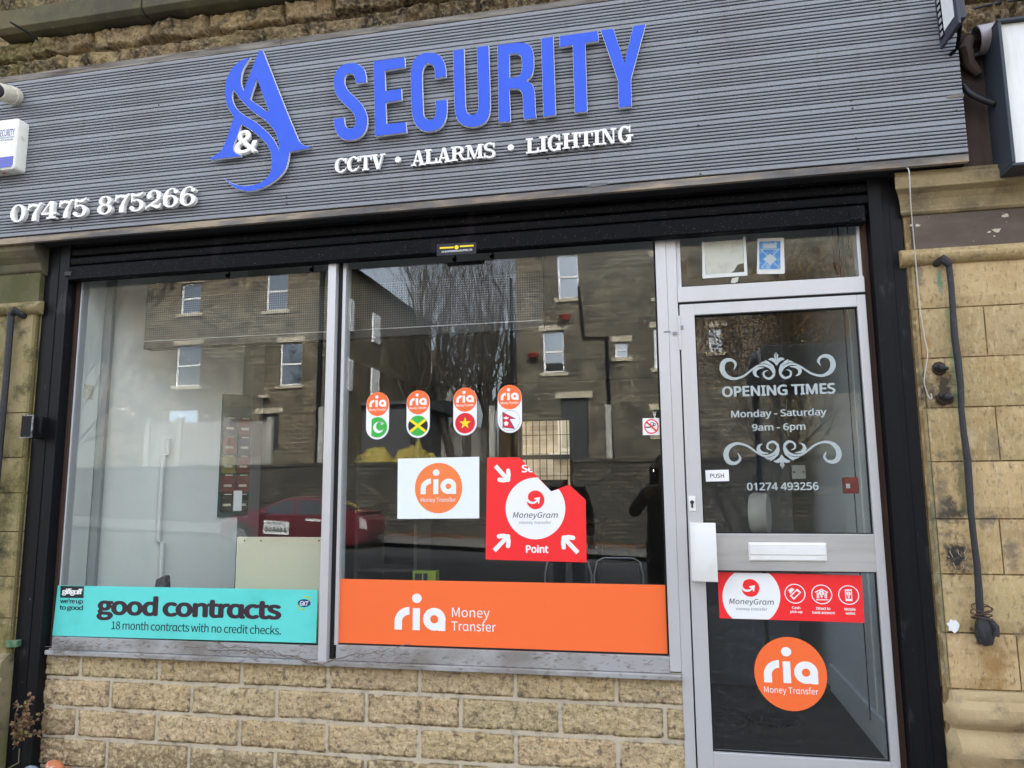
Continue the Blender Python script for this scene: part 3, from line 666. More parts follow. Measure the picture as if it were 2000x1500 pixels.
X, Z = px(1863, 1223, -.085); mb = MB(); mb.prism([(X + .021 * (1 + .25 * math.sin(k * 2.4)) * math.cos(k * .483), Z + .024 * (1 + .2 * math.cos(k * 3.1)) * math.sin(k * .483)) for k in range(13)], -.083, -.073)
tag(mb.build('filler_patch', m_white), 'small white blob of filler stuck on the right pilaster', 'filler patch')
# ================================================================== SHOP SIGN (FASCIA)
sg = thing('shop_sign', 'long grey ribbed fascia sign with blue and white raised letters', 'shop sign', (-1.3, -.1, 1.39))
FX0, FX1, FB, PITCHZ = -4.4, 1.278, 1.392, .1303
mb = MB(); rr = random.Random(2)
gfr = [.186, .309, .433, .565, .684, .805]
for k in range(7):
    top = FB + PITCHZ * (k + 1); gap = .0015 + rr.uniform(0, .0012)
    eds = [0] + gfr + [1]
    for i in range(7):
        z1 = top - eds[i] * PITCHZ - (gap if i == 0 else .0027); z0 = top - eds[i + 1] * PITCHZ + (gap if i == 6 else .0027)
        yo = rr.uniform(-.0007, .0007)
        c = .0016
        mb.extr([(-.158, z0), (-.158, z1), (-.172 + c + yo, z1), (-.172 + yo, z1 - c), (-.172 + yo, z0 + c), (-.172 + c + yo, z0)], FX0, FX1)
mb.build('cladding', m_slat, sg)
mb = MB(); mb.box(FX0, FX1 - .004, -.1585, -.06, FB - .012, FB + 7 * PITCHZ); mb.build('backing_board', m_groove, sg)
mb = MB(); mb.box(FX0, -1.9, -.168, -.03, FB + 7 * PITCHZ + .003, FB + 7 * PITCHZ + .043); mb.box(-1.897, FX1 + .01, -.170, -.03, FB + 7 * PITCHZ + .003, FB + 7 * PITCHZ + .036)
mb.build('timber_cap', m_weatherwood, sg, bev=.003)
mb = MB(); mb.box(FX0, FX1, -.1735, -.15, FB - .040, FB - .006); mb.build('bottom_trim', m_edgewood, sg, bev=.002)
mb = MB(); mb.box(FX0, FX1 - .001, -.1495, .0, FB - .034, FB - .014); mb.build('soffit_panel', m_soffit, sg)
SX, SY = -.172, 6.0
YF = -.204
def sign_letter(loops, y, d, name, face=True):
    mb = MB(); outline(mb, loops, y, d); lt = mb.build(name, m_whiteacr, sg, bev=0)
    if face:
        # blue face, set in from the white edge
        import statistics
        mb2 = MB(); ins = []
        for lp in loops:
            n = len(lp); ar = sum(lp[i][0] * lp[(i + 1) % n][1] - lp[(i + 1) % n][0] * lp[i][1] for i in range(n)); s = 1 if ar > 0 else -1
            hole = lp is not loops[0]
            if hole: s = -s
            q = []
            for i in range(n):
                a, b2 = Vector(lp[i - 1][:2]), Vector(lp[(i + 1) % n][:2]); p = Vector(lp[i][:2])
                t0 = (p - a).normalized(); t1 = (b2 - p).normalized(); n0 = Vector((-t0.y, t0.x)); n1 = Vector((-t1.y, t1.x)); nn = n0 + n1
                nn = nn / max(.35, nn.length_squared / 2) * .5 * 1.0 if nn.length > .2 else n0
                w = .0028 * s; q.append((p.x + nn.x * w, p.y + nn.y * w, lp[i][2]))
            ins.append(q)
        outline(mb2, ins, y - .0025, .0024); mb2.build('face', m_blueface, lt)
    return lt
T7 = dict(ox=640, oy=40, sc=6.0); T8 = dict(ox=950, oy=40, sc=6.0)
L = {}
L['S'] = (T7, [[(330, 742), (455, 725), (450, 640, 1), (420, 560, 1), (350, 510, 1), (270, 500, 1), (180, 522, 1), (110, 582, 1), (74, 680, 1), (76, 790, 1), (110, 885, 1), (180, 970, 1), (260, 1042, 1), (312, 1112, 1), (327, 1180, 1), (312, 1240, 1), (264, 1268, 1), (222, 1250, 1), (200, 1200, 1), (195, 1135), (70, 1155), (82, 1250, 1), (112, 1330, 1), (170, 1388, 1), (250, 1405, 1), (340, 1390, 1), (412, 1340, 1), (456, 1260, 1), (467, 1160, 1), (448, 1070, 1), (400, 982, 1), (330, 905, 1), (250, 830, 1), (207, 760, 1), (199, 690, 1), (216, 645, 1), (256, 625, 1), (296, 632, 1), (318, 670, 1)]])
L['E'] = (T7, [[(537, 478), (903, 430), (910, 552), (672, 590), (680, 825), (865, 800), (870, 935), (682, 965), (690, 1212), (918, 1190), (928, 1315), (555, 1360)]])
L['C'] = (T7, [[(1258, 685), (1388, 662), (1386, 580, 1), (1362, 475, 1), (1300, 402, 1), (1200, 377, 1), (1100, 392, 1), (1020, 452, 1), (980, 560, 1), (975, 700, 1), (985, 1050, 1), (1010, 1180, 1), (1062, 1260, 1), (1130, 1298, 1), (1220, 1300, 1), (1310, 1268, 1), (1372, 1190, 1), (1398, 1090, 1), (1400, 928), (1262, 942), (1268, 1060, 1), (1253, 1132, 1), (1210, 1162, 1), (1160, 1155, 1), (1130, 1112, 1), (1121, 1040, 1), (1110, 640, 1), (1125, 560, 1), (1165, 513, 1), (1210, 513, 1), (1245, 550, 1), (1256, 610, 1)]])
L['U'] = (T7, [[(1468, 352), (1600, 335), (1617, 990, 1), (1630, 1062, 1), (1660, 1098, 1), (1700, 1106, 1), (1740, 1086, 1), (1760, 1040, 1), (1764, 950, 1), (1748, 312), (1888, 295), (1908, 1000, 1), (1895, 1110, 1), (1850, 1190, 1), (1780, 1235, 1), (1690, 1250, 1), (1600, 1233, 1), (1530, 1180, 1), (1496, 1090, 1), (1486, 980, 1)]])
L['R'] = (T8, [[(130, 290), (340, 262), (450, 264, 1), (518, 302, 1), (551, 380, 1), (558, 470, 1), (555, 570, 1), (530, 652, 1), (470, 708), (530, 742, 1), (560, 802, 1), (570, 880, 1), (575, 1030, 1), (588, 1145), (445, 1165), (431, 1090, 1), (425, 900, 1), (410, 840, 1), (370, 806, 1), (270, 806), (285, 1185), (145, 1197)], [(272, 400), (350, 391, 1), (395, 411, 1), (412, 460, 1), (415, 560, 1), (395, 636, 1), (345, 667, 1), (275, 673)]])
L['I'] = (T8, [[(640, 212), (785, 190), (815, 1112), (668, 1135)]])
L['T'] = (T8, [[(858, 185), (1308, 122), (1318, 240), (1160, 268), (1185, 1070), (1035, 1085), (1010, 292), (860, 318)]])
L['Y'] = (T8, [[(1338, 115), (1490, 98), (1617, 500), (1720, 65), (1868, 45), (1695, 690), (1705, 1010), (1552, 1028), (1540, 700)]])
for ch in 'SECURITY':
    T, lps = L[ch]; sign_letter([P(lp, T['ox'], T['oy'], T['sc'], YF) for lp in lps], YF, .013, 'letter')
EM = [[(497, 95), (516, 85), (532, 90), (855, 895, 1), (905, 952, 1), (985, 977), (775, 1019), (762, 1105, 1), (730, 1190, 1), (640, 1282, 1), (520, 1350, 1), (400, 1377, 1), (290, 1352, 1), (220, 1300, 1), (172, 1252), (245, 1298, 1), (340, 1325, 1), (450, 1318, 1), (545, 1275, 1), (600, 1200, 1), (613, 1120, 1), (604, 1030, 1), (570, 952, 1), (480, 862, 1), (400, 802, 1), (335, 765), (300, 870, 1), (268, 945, 1), (264, 995, 1), (285, 1025, 1), (336, 1048), (330, 1058), (52, 1090), (40, 1078), (100, 1045, 1), (150, 1002, 1), (190, 930, 1), (225, 822, 1), (268, 698), (217, 620, 1), (190, 530, 1), (186, 430, 1), (206, 340, 1), (260, 242, 1), (330, 182, 1), (416, 152), (352, 260, 1), (333, 340, 1), (336, 400, 1), (356, 457)],
      [(480, 348), (586, 642), (562, 640, 1), (500, 592, 1), (432, 545, 1), (420, 525, 1)],
      [(260, 450), (251, 510, 1), (275, 592, 1), (340, 662, 1), (480, 752, 1), (600, 862, 1), (660, 950, 1), (684, 1022), (674, 925, 1), (640, 828, 1), (560, 735, 1), (430, 640, 1), (330, 540, 1), (282, 475, 1)]]
sign_letter([P(lp, 400, 80, 4.6875, YF) for lp in EM], YF, .013, 'emblem')
# slab serif letters built from stems, serifs and bowls
def B(x0, z0, x1, z1): return ('b', x0, z0, x1, z1)
def PL(*p): return ('p', p)
def A(cx, cz, rx, rz, a0, a1, w, wv): return ('a', cx, cz, rx, rz, a0, a1, w, wv)
G = {
 'I': (.46, [B(.12, 0, .34, 1), B(0, 0, .46, .12), B(0, .88, .46, 1)]),
 'L': (.78, [B(.1, 0, .32, 1), B(0, .88, .42, 1), B(0, 0, .78, .12), B(.66, 0, .78, .34)]),
 'T': (.84, [B(.31, 0, .53, 1), B(0, .88, .84, 1), B(0, .66, .1, 1), B(.74, .66, .84, 1), B(.2, 0, .64, .11)]),
 'H': (.96, [B(.09, 0, .31, 1), B(.65, 0, .87, 1), B(0, 0, .41, .11), B(.55, 0, .96, .11), B(0, .89, .41, 1), B(.55, .89, .96, 1), B(.3, .45, .66, .56)]),
 'N': (1.0, [B(.12, 0, .22, 1), B(.76, 0, .86, 1), PL((.08, 1), (.34, 1), (.86, .0), (.66, 0)), B(0, 0, .34, .11), B(0, .89, .3, 1), B(.64, .89, 1.0, 1)]),
 'V': (.94, [PL((.08, 1), (.34, 1), (.57, .18), (.5, 0), (.4, 0)), PL((.72, 1), (.84, 1), (.54, 0), (.44, 0)), B(0, .89, .44, 1), B(.6, .89, .94, 1)]),
 'A': (.98, [PL((.1, 0), (.22, 0), (.52, 1), (.42, 1)), PL((.38, 1), (.58, 1), (.9, 0), (.65, 0)), B(.24, .26, .7, .36), B(0, 0, .34, .11), B(.54, 0, .98, .11)]),
 'R': (.98, [B(.1, 0, .32, 1), B(0, .89, .45, 1), B(0, 0, .42, .11), B(.3, .45, .5, .56), A(.45, .725, .37, .275, -90, 90, .21, .11), PL((.44, .52), (.62, .5), (.84, .12), (.98, .12), (.98, 0), (.76, 0), (.66, .06))]),
 'M': (1.2, [B(.14, 0, .24, 1), B(.86, 0, 1.08, 1), PL((.1, 1), (.36, 1), (.66, .16), (.6, 0), (.54, 0)), PL((.86, 1), (.98, 1), (.62, 0), (.55, 0)), B(0, 0, .38, .11), B(.76, 0, 1.2, .11), B(0, .89, .34, 1), B(.88, .89, 1.2, 1)]),
 'C': (.86, [A(.44, .5, .44, .51, 42, 318, .23, .11), B(.72, .62, .82, .98), PL((.68, .17), (.78, .2), (.86, .3), (.82, .34))]),
 'G': (.98, [A(.44, .5, .44, .51, 45, 335, .23, .11), B(.7, .62, .8, .98), B(.62, .02, .82, .44), B(.5, .36, .98, .47)]),
 'S': (.78, [A(.38, .74, .36, .27, 35, 262, .19, .11), A(.4, .27, .38, .28, -150, 92, .2, .11), PL((.14, .62), (.24, .5), (.62, .4), (.6, .52), (.3, .64)), B(.62, .66, .71, .98), B(.02, .02, .11, .36)]),
 '0': (.78, [A(.39, .5, .39, .51, 0, 360, .2, .07)]),
 '7': (.76, [PL((.04, .98), (.1, .98), (.16, .92), (.3, .97), (.56, .9), (.68, .99), (.76, .99), (.76, .9), (.6, .76), (.3, .82), (.1, .74), (.08, .62), (0, .62)), PL((.74, .93), (.58, .62), (.5, .36), (.5, 0), (.26, 0), (.28, .3), (.42, .62), (.62, .86))]),
 '4': (.84, [B(.44, 0, .66, .98), B(0, .24, .84, .35), PL((0, .35), (.1, .35), (.56, 1), (.44, 1)), B(.3, 0, .8, .1)]),
 '5': (.8, [A(.37, .32, .39, .33, -165, 128, .21, .08), PL((.08, .46), (.16, .52), (.18, .98), (.08, .98)), PL((.1, .98), (.34, .9), (.62, .98), (.7, 1.02), (.68, .9), (.5, .78), (.12, .8)), A(.12, .2, .12, .1, 0, 360, .12, .1)]),
 '8': (.78, [A(.39, .74, .33, .27, 0, 360, .18, .08), A(.39, .28, .39, .29, 0, 360, .2, .08)]),
 '2': (.82, [A(.4, .7, .36, .31, -35, 188, .21, .08), PL((.72, .6), (.52, .5), (.0, .14), (.0, 0), (.12, .12), (.56, .36), (.74, .52)), PL((0, 0), (.1, .13), (.3, .16), (.56, .02), (.72, .04), (.8, .28), (.72, .28), (.66, .2), (.34, .24), (.06, .2)), A(.15, .68, .13, .11, 0, 360, .13, .11)]),
 '6': (.8, [A(.4, .32, .39, .33, 0, 360, .2, .08), A(.46, .5, .45, .52, 62, 215, .2, .07), A(.66, .82, .12, .1, 0, 360, .12, .1)]),
}
def slab(ch, u0, v0, u1, v1, y, d, mat=None):
    w, items = G[ch]; um, vm = (u0 + u1) / 2, (v0 + v1) / 2
    X0, X1 = px(u0, vm, y)[0], px(u1, vm, y)[0]; Z1, Z0 = px(um, v0, y)[1], px(um, v1, y)[1]
    sx, sz = (X1 - X0) / w, (Z1 - Z0); mb = MB()
    f = lambda x, z: (X0 + x * sx, Z0 + z * sz)
    for k, it in enumerate(items):
        yy = y + .00025 * k
        if it[0] == 'b': mb.prism([f(it[1], it[2]), f(it[3], it[2]), f(it[3], it[4]), f(it[1], it[4])], yy, y + d)
        elif it[0] == 'p': mb.prism([f(*q) for q in it[1]], yy, y + d)
        else:
            _, cx, cz, rx, rz, a0, a1, ww, wv = it; c = f(cx, cz)
            if ww >= rx: disc(mb, c[0], c[1], rx * sx, rz * sz, yy, d)
            else: ring(mb, c[0], c[1], rx * sx, rz * sz, ww * sx, yy, d, wv=wv * sz, a0=a0, a1=a1, n=28)
    return mb.build('letter', mat or m_whitelet, sg)
YS = -.196
for ch, a, b_, c, d in (('C', 85, 490, 232, 670), ('C', 235, 472, 385, 655), ('T', 385, 458, 535, 640), ('V', 522, 442, 700, 628), ('A', 1018, 398, 1190, 582), ('L', 1185, 380, 1335, 560), ('A', 1330, 362, 1505, 545), ('R', 1502, 345, 1690, 522), ('M', 1680, 325, 1900, 500)):
    slab(ch, 640 + a / 6.25, 230 + b_ / 6.25, 640 + c / 6.25, 230 + d / 6.25, YS, .016)
for ch, a, b_, c, d in (('S', 28, 302, 172, 490), ('L', 545, 245, 702, 430), ('I', 706, 225, 806, 412), ('G', 810, 205, 995, 402), ('H', 992, 182, 1192, 372), ('T', 1192, 165, 1365, 348), ('I', 1365, 148, 1456, 332), ('N', 1458, 128, 1650, 318), ('G', 1668, 98, 1856, 302)):
    slab(ch, 940 + a / 6.25, 230 + b_ / 6.25, 940 + c / 6.25, 230 + d / 6.25, YS, .016)
for (u, v) in ((640 + 855 / 6.25, 230 + 508 / 6.25), (940 + 358 / 6.25, 230 + 360 / 6.25)):
    X, Z = px(u, v, YS); mb = MB(); disc(mb, X, Z, .0148, .0148, YS, .016); mb.build('bullet', m_whitelet, sg)
for ch, a, b_, c, d in (('0', 100, 248, 245, 417), ('7', 266, 232, 400, 405), ('4', 405, 213, 550, 385), ('7', 573, 200, 706, 376), ('5', 712, 184, 852, 365), ('8', 950, 164, 1092, 342), ('7', 1116, 143, 1258, 323), ('5', 1264, 128, 1408, 312), ('2', 1425, 105, 1578, 290), ('6', 1590, 90, 1738, 272), ('6', 1754, 74, 1908, 256)):
    slab(ch, a / 5, 350 + b_ / 5, c / 5, 350 + d / 5, -.208, .024)
mb = MB(); text_box(mb, '&', 400 + 268 / 4.6875, 80 + 812 / 4.6875, 400 + 490 / 4.6875, 80 + 1030 / 4.6875, -.205, bold=.03, depth=.02); mb.build('ampersand', m_whitelet, sg)
# torn bit of wood under the trim and small scars
mb = MB(); X, Z = px(1165, 360, -.176); mb.prism([(X - .05, Z - .006), (X - .02, Z + .008), (X + .05, Z + .004), (X + .06, Z - .003), (X - .01, Z - .012)], -.1765, -.172); mb.build('bare_chip', m_edgewood, sg)
mb = MB(); X, Z = px(1865, 187, -.176); mb.prism([(X - .03, Z - .006), (X + .035, Z - .007), (X + .035, Z + .006), (X - .03, Z + .003)], -.1755, -.171); mb.build('bare_chip', m_edgewood, sg)
# nail heads
for (u, v) in ((1364, 245), (1368, 340), (1663, 197), (1665, 212), (1676, 291), (1672, 270), (1364, 123), (1362, 62), (1365, 193), (1662, 128), (1868, 216), (140, 446), (560, 385), (1070, 282), (1070, 310), (310, 205), (560, 398)):
    mb = MB(); X, Z = px(u, v, -.172); mb.lathe([(.0005, -.0025), (.004, -.002), (.005, 0), (.0005, .002)], (X, -.172, Z), 'y', 6); mb.build('nail_head', m_rustbrown, sg)

r5 = random.Random(8)
for lab_, marks in (('white chalk scribble on the sooty right pilaster stone', ((1845, 1083, 8, 7), (1856, 1075, 6, 12), (1872, 1077, 7, 10), (1884, 1072, 2, 20), (1889, 1086, 8, -5), (1843, 1102, 12, -3), (1863, 1098, 5, 12), (1881, 1100, 2, 12), (1889, 1108, 8, 8))),
                    ('faint white scratch marks on the stone above the white filler blob', ((1848, 1148, 5, 8), (1852, 1154, 6, 6)))):
    mb = MB()
    for (u, v, du, dv) in marks:
        pts = []
        for k_ in range(5):
            x, z = px(u + du * k_ / 4 + r5.uniform(-2.4, 2.4), v + dv * k_ / 4 + r5.uniform(-2.4, 2.4), -.0795); pts.append((x, z, .0020 * (1 - .5 * abs(k_ / 2 - 1))))
        stroke(mb, pts, -.0805, .006)
    tag(mb.build('chalk_scribble', M('chalk', (.50, .44, .34), .95, layers=[(90, .45, .6, (.42, .32, .19), U3, .9)])), lab_, 'graffiti')
for (u, v, r_c) in ((1947, 450, 7), (1964, 421, 6), (1932, 453, 3), (1792, 440, 4), (1780, 440, 3), (1942, 461, 2)):
    mb = MB(); x, z = px(u, v, -.078); k_ = 3.42 / FPX; mb.prism([(x + r_c * k_ * (1 + .4 * math.sin(a * 2.3 + u)) * math.cos(a * .7), z + r_c * k_ * .6 * (1 + .3 * math.cos(a * 1.7 + u)) * math.sin(a * .7)) for a in range(9)], -.0785, -.076); mb.build('paint_chip', M('paint_chip', (.5, .46, .36), .9), pr_)
# ================================================================== ROLLER SHUTTER
sh = thing('roller_shutter', 'black rolled up security shutter above the shopfront with side channels', 'shutter', (-1.1, -.05, 1.15))
mb = MB()
for k in range(3):
    z = 1.262 + .052 * k
    mb.extr([(-.055 + .004 * k, z - .026), (-.072 + .004 * k, z - .018), (-.077 + .004 * k, z), (-.072 + .004 * k, z + .018), (-.055 + .004 * k, z + .0245), (-.04, z + .02), (-.04, z - .022)], -3.16, .905)
mb.build('curtain_slats', m_black, sh, smooth=True)
mb = MB(); mb.extr([(-.085, 1.152), (-.089, 1.158), (-.089, 1.224), (-.083, 1.232), (-.045, 1.236), (-.045, 1.148)], -3.155, .88); mb.build('bottom_bar', m_black, sh, bev=.002)
mb = MB(); mb.box(-3.2, .95, -.04, .0, 1.20, 1.39); mb.build('housing', m_black, sh)
for (xs, nm) in ((((.903, .956, -.07), (.960, 1.033, -.058)), 0), (((-3.405, -3.305, -.045), (-3.3, -3.238, -.055), (-3.234, -3.168, -.07)), 1)):
    mb = MB()
    for (a, b_, y) in xs: mb.box(a, b_, y, .03, GZ, 1.375)
    if nm == 0: mb.box(.9, .905, -.078, .0, GZ, 1.375); mb.box(.9545, .9615, -.0625, .02, GZ, 1.375); mb.box(.985, .989, -.0605, -.05, GZ, 1.26)
    else: mb.box(-3.171, -3.163, -.079, 0, GZ, 1.375); mb.box(-3.2365, -3.2325, -.074, 0, GZ, 1.375)
    mb.build('guide_channel', m_blackpaint, sh, bev=.0025)
mb = MB(); mb.box(-3.163, -3.142, -.018, .05, GZ + .02, 1.3); mb.build('side_trim', m_rustbrown, sh, bev=.002)
mb = MB(); mb.box(.872, .899, -.015, .05, GZ + .02, 1.3); mb.build('side_trim', m_rustbrown, sh, bev=.002)
mb = MB(); mb.box(-3.178, -3.135, -.094, -.06, 1.176, 1.2); mb.build('end_lock', m_iron, sh, bev=.003)
mb = MB(); mb.box(.815, .862, -.094, -.088, 1.163, 1.198); mb.build('end_plate', m_black, sh, bev=.002)
# bullet lock box on the left channel
lb = thing('shutter_box', 'black square control box standing proud of the left shutter channel', 'control box', (-3.34, -.1, .36))
a0 = px(42, 833, -.16); a1 = px(64.5, 833, -.16); zt_ = px(55, 811.5, -.16)[1]; zb_ = px(55, 854.5, -.16)[1]
mb = MB(); mb.box(a0[0], a1[0], -.165, -.04, zb_, zt_); mb.build('casing', m_blackpaint, lb, bev=.004)
mb = MB(); mb.box(a0[0] - .002, a1[0] + .002, -.167, -.162, zt_ - .003, zt_ + .0015); mb.box(a0[0] - .002, a1[0] + .002, -.167, -.162, zb_ - .0015, zb_ + .003); mb.box(a1[0] - .004, a1[0] + .002, -.1675, -.161, zb_ + .003, zt_ - .003)
mb.build('worn_edge', M('chipped_edge', (.3, .3, .3), .6, layers=[(60, .45, .6, (.02, .02, .022), U3, .9)]), lb)
# green paint remnant and shutter maker's label
mb = MB(); q = [px(16, 1250, -.062), px(40, 1250, -.062), px(38, 1263, -.062), px(15, 1264, -.062)]; mb.prism(q, -.082, -.045)
tag(mb.build('timber_wedge', M('green_flaked_paint', (.05, .16, .075), .8, layers=[(40, .5, .6, (.2, .17, .12), U3, .8)]), bev=.003), 'small flaking green painted wood wedge beside the left channel', 'wedge')
lab = thing('shutter_label', 'small black and yellow maker label on the shutter bottom bar', 'label', (-.95, -.09, 1.19))
q = [px(853, 477, -.0895), px(930, 473, -.0895), px(930, 495, -.0895), px(853, 500, -.0895)]
mb = MB(); mb.prism(q, -.0897, -.089); mb.build('backing', m_ink, lab)
mb = MB()
for (u0, v0, u1, v1) in ((859, 484.5, 886, 483), (898, 481.3, 925, 479.6)):
    a = px(u0, v0, -.09); b_ = px(u1, v1, -.09); mb.prism([(a[0], a[1] + .004), (a[0], a[1] - .004), (b_[0], b_[1] - .004), (b_[0], b_[1] + .004)], -.0902, -.0897)
c_ = px(891.6, 483, -.09); disc(mb, c_[0], c_[1], .0105, .0105, -.0902, .0005); mb.build('yellow_print', m_yellow, lab)
mb = MB(); text_box(mb, 'HD SHOPFRONTS & SHUTTERS LTD', 863, 488, 922, 491.5, -.0903, bold=.02); mb.build('lettering', m_white, lab)
mb = MB(); text_box(mb, '01274 000 000', 875, 493, 910, 495.5, -.0903, bold=.0); 
# ================================================================== SHOP WINDOW
wd = thing('shop_window', 'wide two pane shop window in a satin aluminium frame', 'window', (-1.58, 0, -.82))
mb = MB()
mb.box(-3.1415, -3.134, -.008, .045, -.795, 1.3)                     # left jamb
mb.box(-3.1415, .07, -.012, .045, 1.20, 1.25)                        # head
mb.build('frame', m_alu, wd, bev=.002)
for a_, b_, t_ in ((-3.1415, -1.655, -.722), (-1.575, -.026, -.716)):
    mb = MB(); mb.box(a_, b_, -.028, .045, -.785, t_); mb.build('bottom_rail', m_aludirty, wd, bev=.002)
mb = MB(); mb.box(-1.655, -1.612, -.052, .05, -.785, 1.25); mb.build('mullion', m_alu, wd, bev=.002)
mb = MB(); mb.box(-1.6115, -1.588, -.018, .04, -.785, 1.2); mb.build('gasket', m_gasket, wd)
mb = MB(); mb.box(-1.5875, -1.571, -.022, .045, -.716, 1.2); mb.build('glazing_bead', m_alu, wd, bev=.001)
mb = MB(); mb.box(-.026, .022, -.03, .05, -.7765, 1.25); mb.box(.0225, .068, -.027, .05, GZ + .02, 1.25); mb.build('door_post', m_alu, wd, bev=.002)
mb = MB(); mb.box(-3.134, -1.655, -.003, .003, -.722, 1.2); mb.build('glass_pane', GLASS, wd)
mb = MB(); mb.box(-1.571, -.026, -.003, .003, -.716, 1.2); mb.build('glass_pane', GLASS, wd)
mb = MB(); mb.box(-.0345, -.0265, -.010, .0, -.71, 1.2); mb.box(-1.571, -.0345, -.008, -.0035, -.7165, -.709); mb.box(-3.134, -1.655, -.008, -.0035, -.7225, -.717); mb.build('gasket', m_gasket, wd)
mb = MB(); mb.extr([(-.06, -.8065), (-.062, -.803), (-.062, -.7865), (-.058, -.783), (-.028, -.7865), (.03, -.7865), (.03, -.80), (-.05, -.8065)], -3.15, .0215); mb.build('sill', m_aludirty, wd, bev=.0015)
# upper fanlight over the door
mb = MB(); mb.box(.0685, .871, -.032, .05, .853, .924); mb.box(.0685, .088, -.012, .05, .9245, 1.25); mb.box(.856, .871, -.012, .05, .9245, 1.25); mb.box(.088, .856, -.012, .05, 1.2, 1.25); mb.build('transom', m_alu, wd, bev=.002)
mb = MB(); mb.box(.088, .856, -.003, .003, .9245, 1.2); mb.build('glass_pane', GLASS, wd)
mb = MB(); mb.box(.0685, .871, -.024, .04, .8445, .8525); mb.build('gasket', m_gasket, wd)
# ================================================================== SHOP DOOR
dr = thing('shop_door', 'glazed silver aluminium shop door with letterbox and push pull plate', 'door', (.47, 0, -1.25))
mb = MB(); mb.box(.0745, .1395, -.03, .02, -1.24, .842); mb.box(.1395, .8345, -.03, .02, .79, .842); mb.box(.8345, .8705, -.03, .02, -1.24, .842); mb.box(.1395, .8345, -.03, .02, -1.24, -1.096)
mb.build('frame', m_alu, dr, bev=.002)
mb = MB(); mb.box(.1395, .8345, -.0285, .02, -.347, -.1905); mb.build('middle_rail', m_alud, dr, bev=.002)
mb = MB(); mb.box(.1395, .8345, -.003, .003, -.1905, .79); mb.build('glass_pane', GLASS, dr)
mb = MB(); mb.box(.1395, .8345, -.003, .003, -1.096, -.347); mb.build('glass_pane', DUSTY, dr)
mb = MB()
for (a, b_) in ((-.1905, .79), (-1.096, -.347)):
    mb.box(.1397, .1445, -.014, -.0035, a, b_); mb.box(.829, .8343, -.014, -.0035, a, b_); mb.box(.1445, .829, -.014, -.0035, b_ - .005, b_ - .0002); mb.box(.1445, .829, -.014, -.0035, a + .0002, a + .0045)
mb.build('gasket', m_gasket, dr)
lx0, lx1 = px(1462, 1078, -.035)[0], px(1615, 1078, -.035)[0]; lz1 = px(1540, 1060, -.035)[1]; lz0 = px(1540, 1096.5, -.035)[1]
mb = MB(); mb.box(lx0, lx1, -.036, -.028, lz0, lz1); lbx = mb.build('letterbox', m_whitepl, dr, bev=.004)
mb = MB(); mb.box(lx0 + .006, lx1 - .006, -.042, -.0365, lz0 + .027, lz1 - .006); mb.build('flap', m_whitepl, lbx, bev=.002)
mb = MB(); mb.box(lx0 + .006, lx1 - .006, -.040, -.0365, lz0 + .005, lz0 + .0255); mb.build('lip', m_whitepl, lbx, bev=.002)
# bent pull plate
hx0, hx1 = px(1349, 1080, -.075)[0], px(1400, 1080, -.075)[0]; hz1 = px(1375, 1021, -.07)[1]; hz0 = px(1378, 1136, -.07)[1]
mb = MB()
prof = [(hx0 + .004, -.03), (hx0, -.036), (hx0 + .002, -.05), (hx0 + .018, -.066), (hx0 + .034, -.073), (hx1, -.078), (hx1, -.0745), (hx0 + .034, -.0695), (hx0 + .02, -.062), (hx0 + .006, -.048), (hx0 + .006, -.038), (hx0 + .012, -.03)]
n = len(prof); mb.add([(x, y, hz0) for x, y in prof] + [(x, y, hz1) for x, y in prof], [list(range(n)), list(range(2 * n - 1, n - 1, -1))] + [[(i + 1) % n, i, n + i, n + (i + 1) % n] for i in range(n)])
mb.build('pull_plate', m_whitepl, dr, smooth=True, bev=.002)
kx0, kz1 = px(1344.5, 969, -.031); kx1, kz0 = px(1359, 998, -.031)
mb = MB(); mb.box(kx0, kx1, -.034, -.029, kz0, kz1); lk = mb.build('lock_plate', m_whitepl, dr, bev=.001)
mb = MB(); mb.lathe([(.001, -.004), (.0085, -.003), (.0085, .002), (.001, .002)], ((kx0 + kx1) / 2, -.036, (kz0 + kz1) / 2 + .006), 'y', 14); mb.box((kx0 + kx1) / 2 - .004, (kx0 + kx1) / 2 + .004, -.038, -.034, (kz0 + kz1) / 2 - .018, (kz0 + kz1) / 2 + .004); mb.build('lock_cylinder', m_iron, lk)
mb = MB(); mb.box(.066, .0755, -.036, -.02, .63, .79); mb.build('hinge', m_alu, dr, bev=.002)
mb = MB(); mb.box(.06, .9, -.06, .1, GZ, -1.245); tag(mb.build('door_step', m_flag), 'stone door step under the silver shop door', 'step')
# smudged sticker remains on the door post
mb = MB()
for (u, v, w, h) in ((1303, 648, 14, 4), (1318, 651, 9, 7), (1332, 640, 6, 10)):
    x, z = px(u, v, -.031); mb.prism([(x - w * .0012, z - h * .0012), (x + w * .0012, z - h * .001), (x + w * .001, z + h * .0012), (x - w * .001, z + h * .001)], -.0309, -.0304)
mb.build('torn_tape', m_inkgrey, wd)
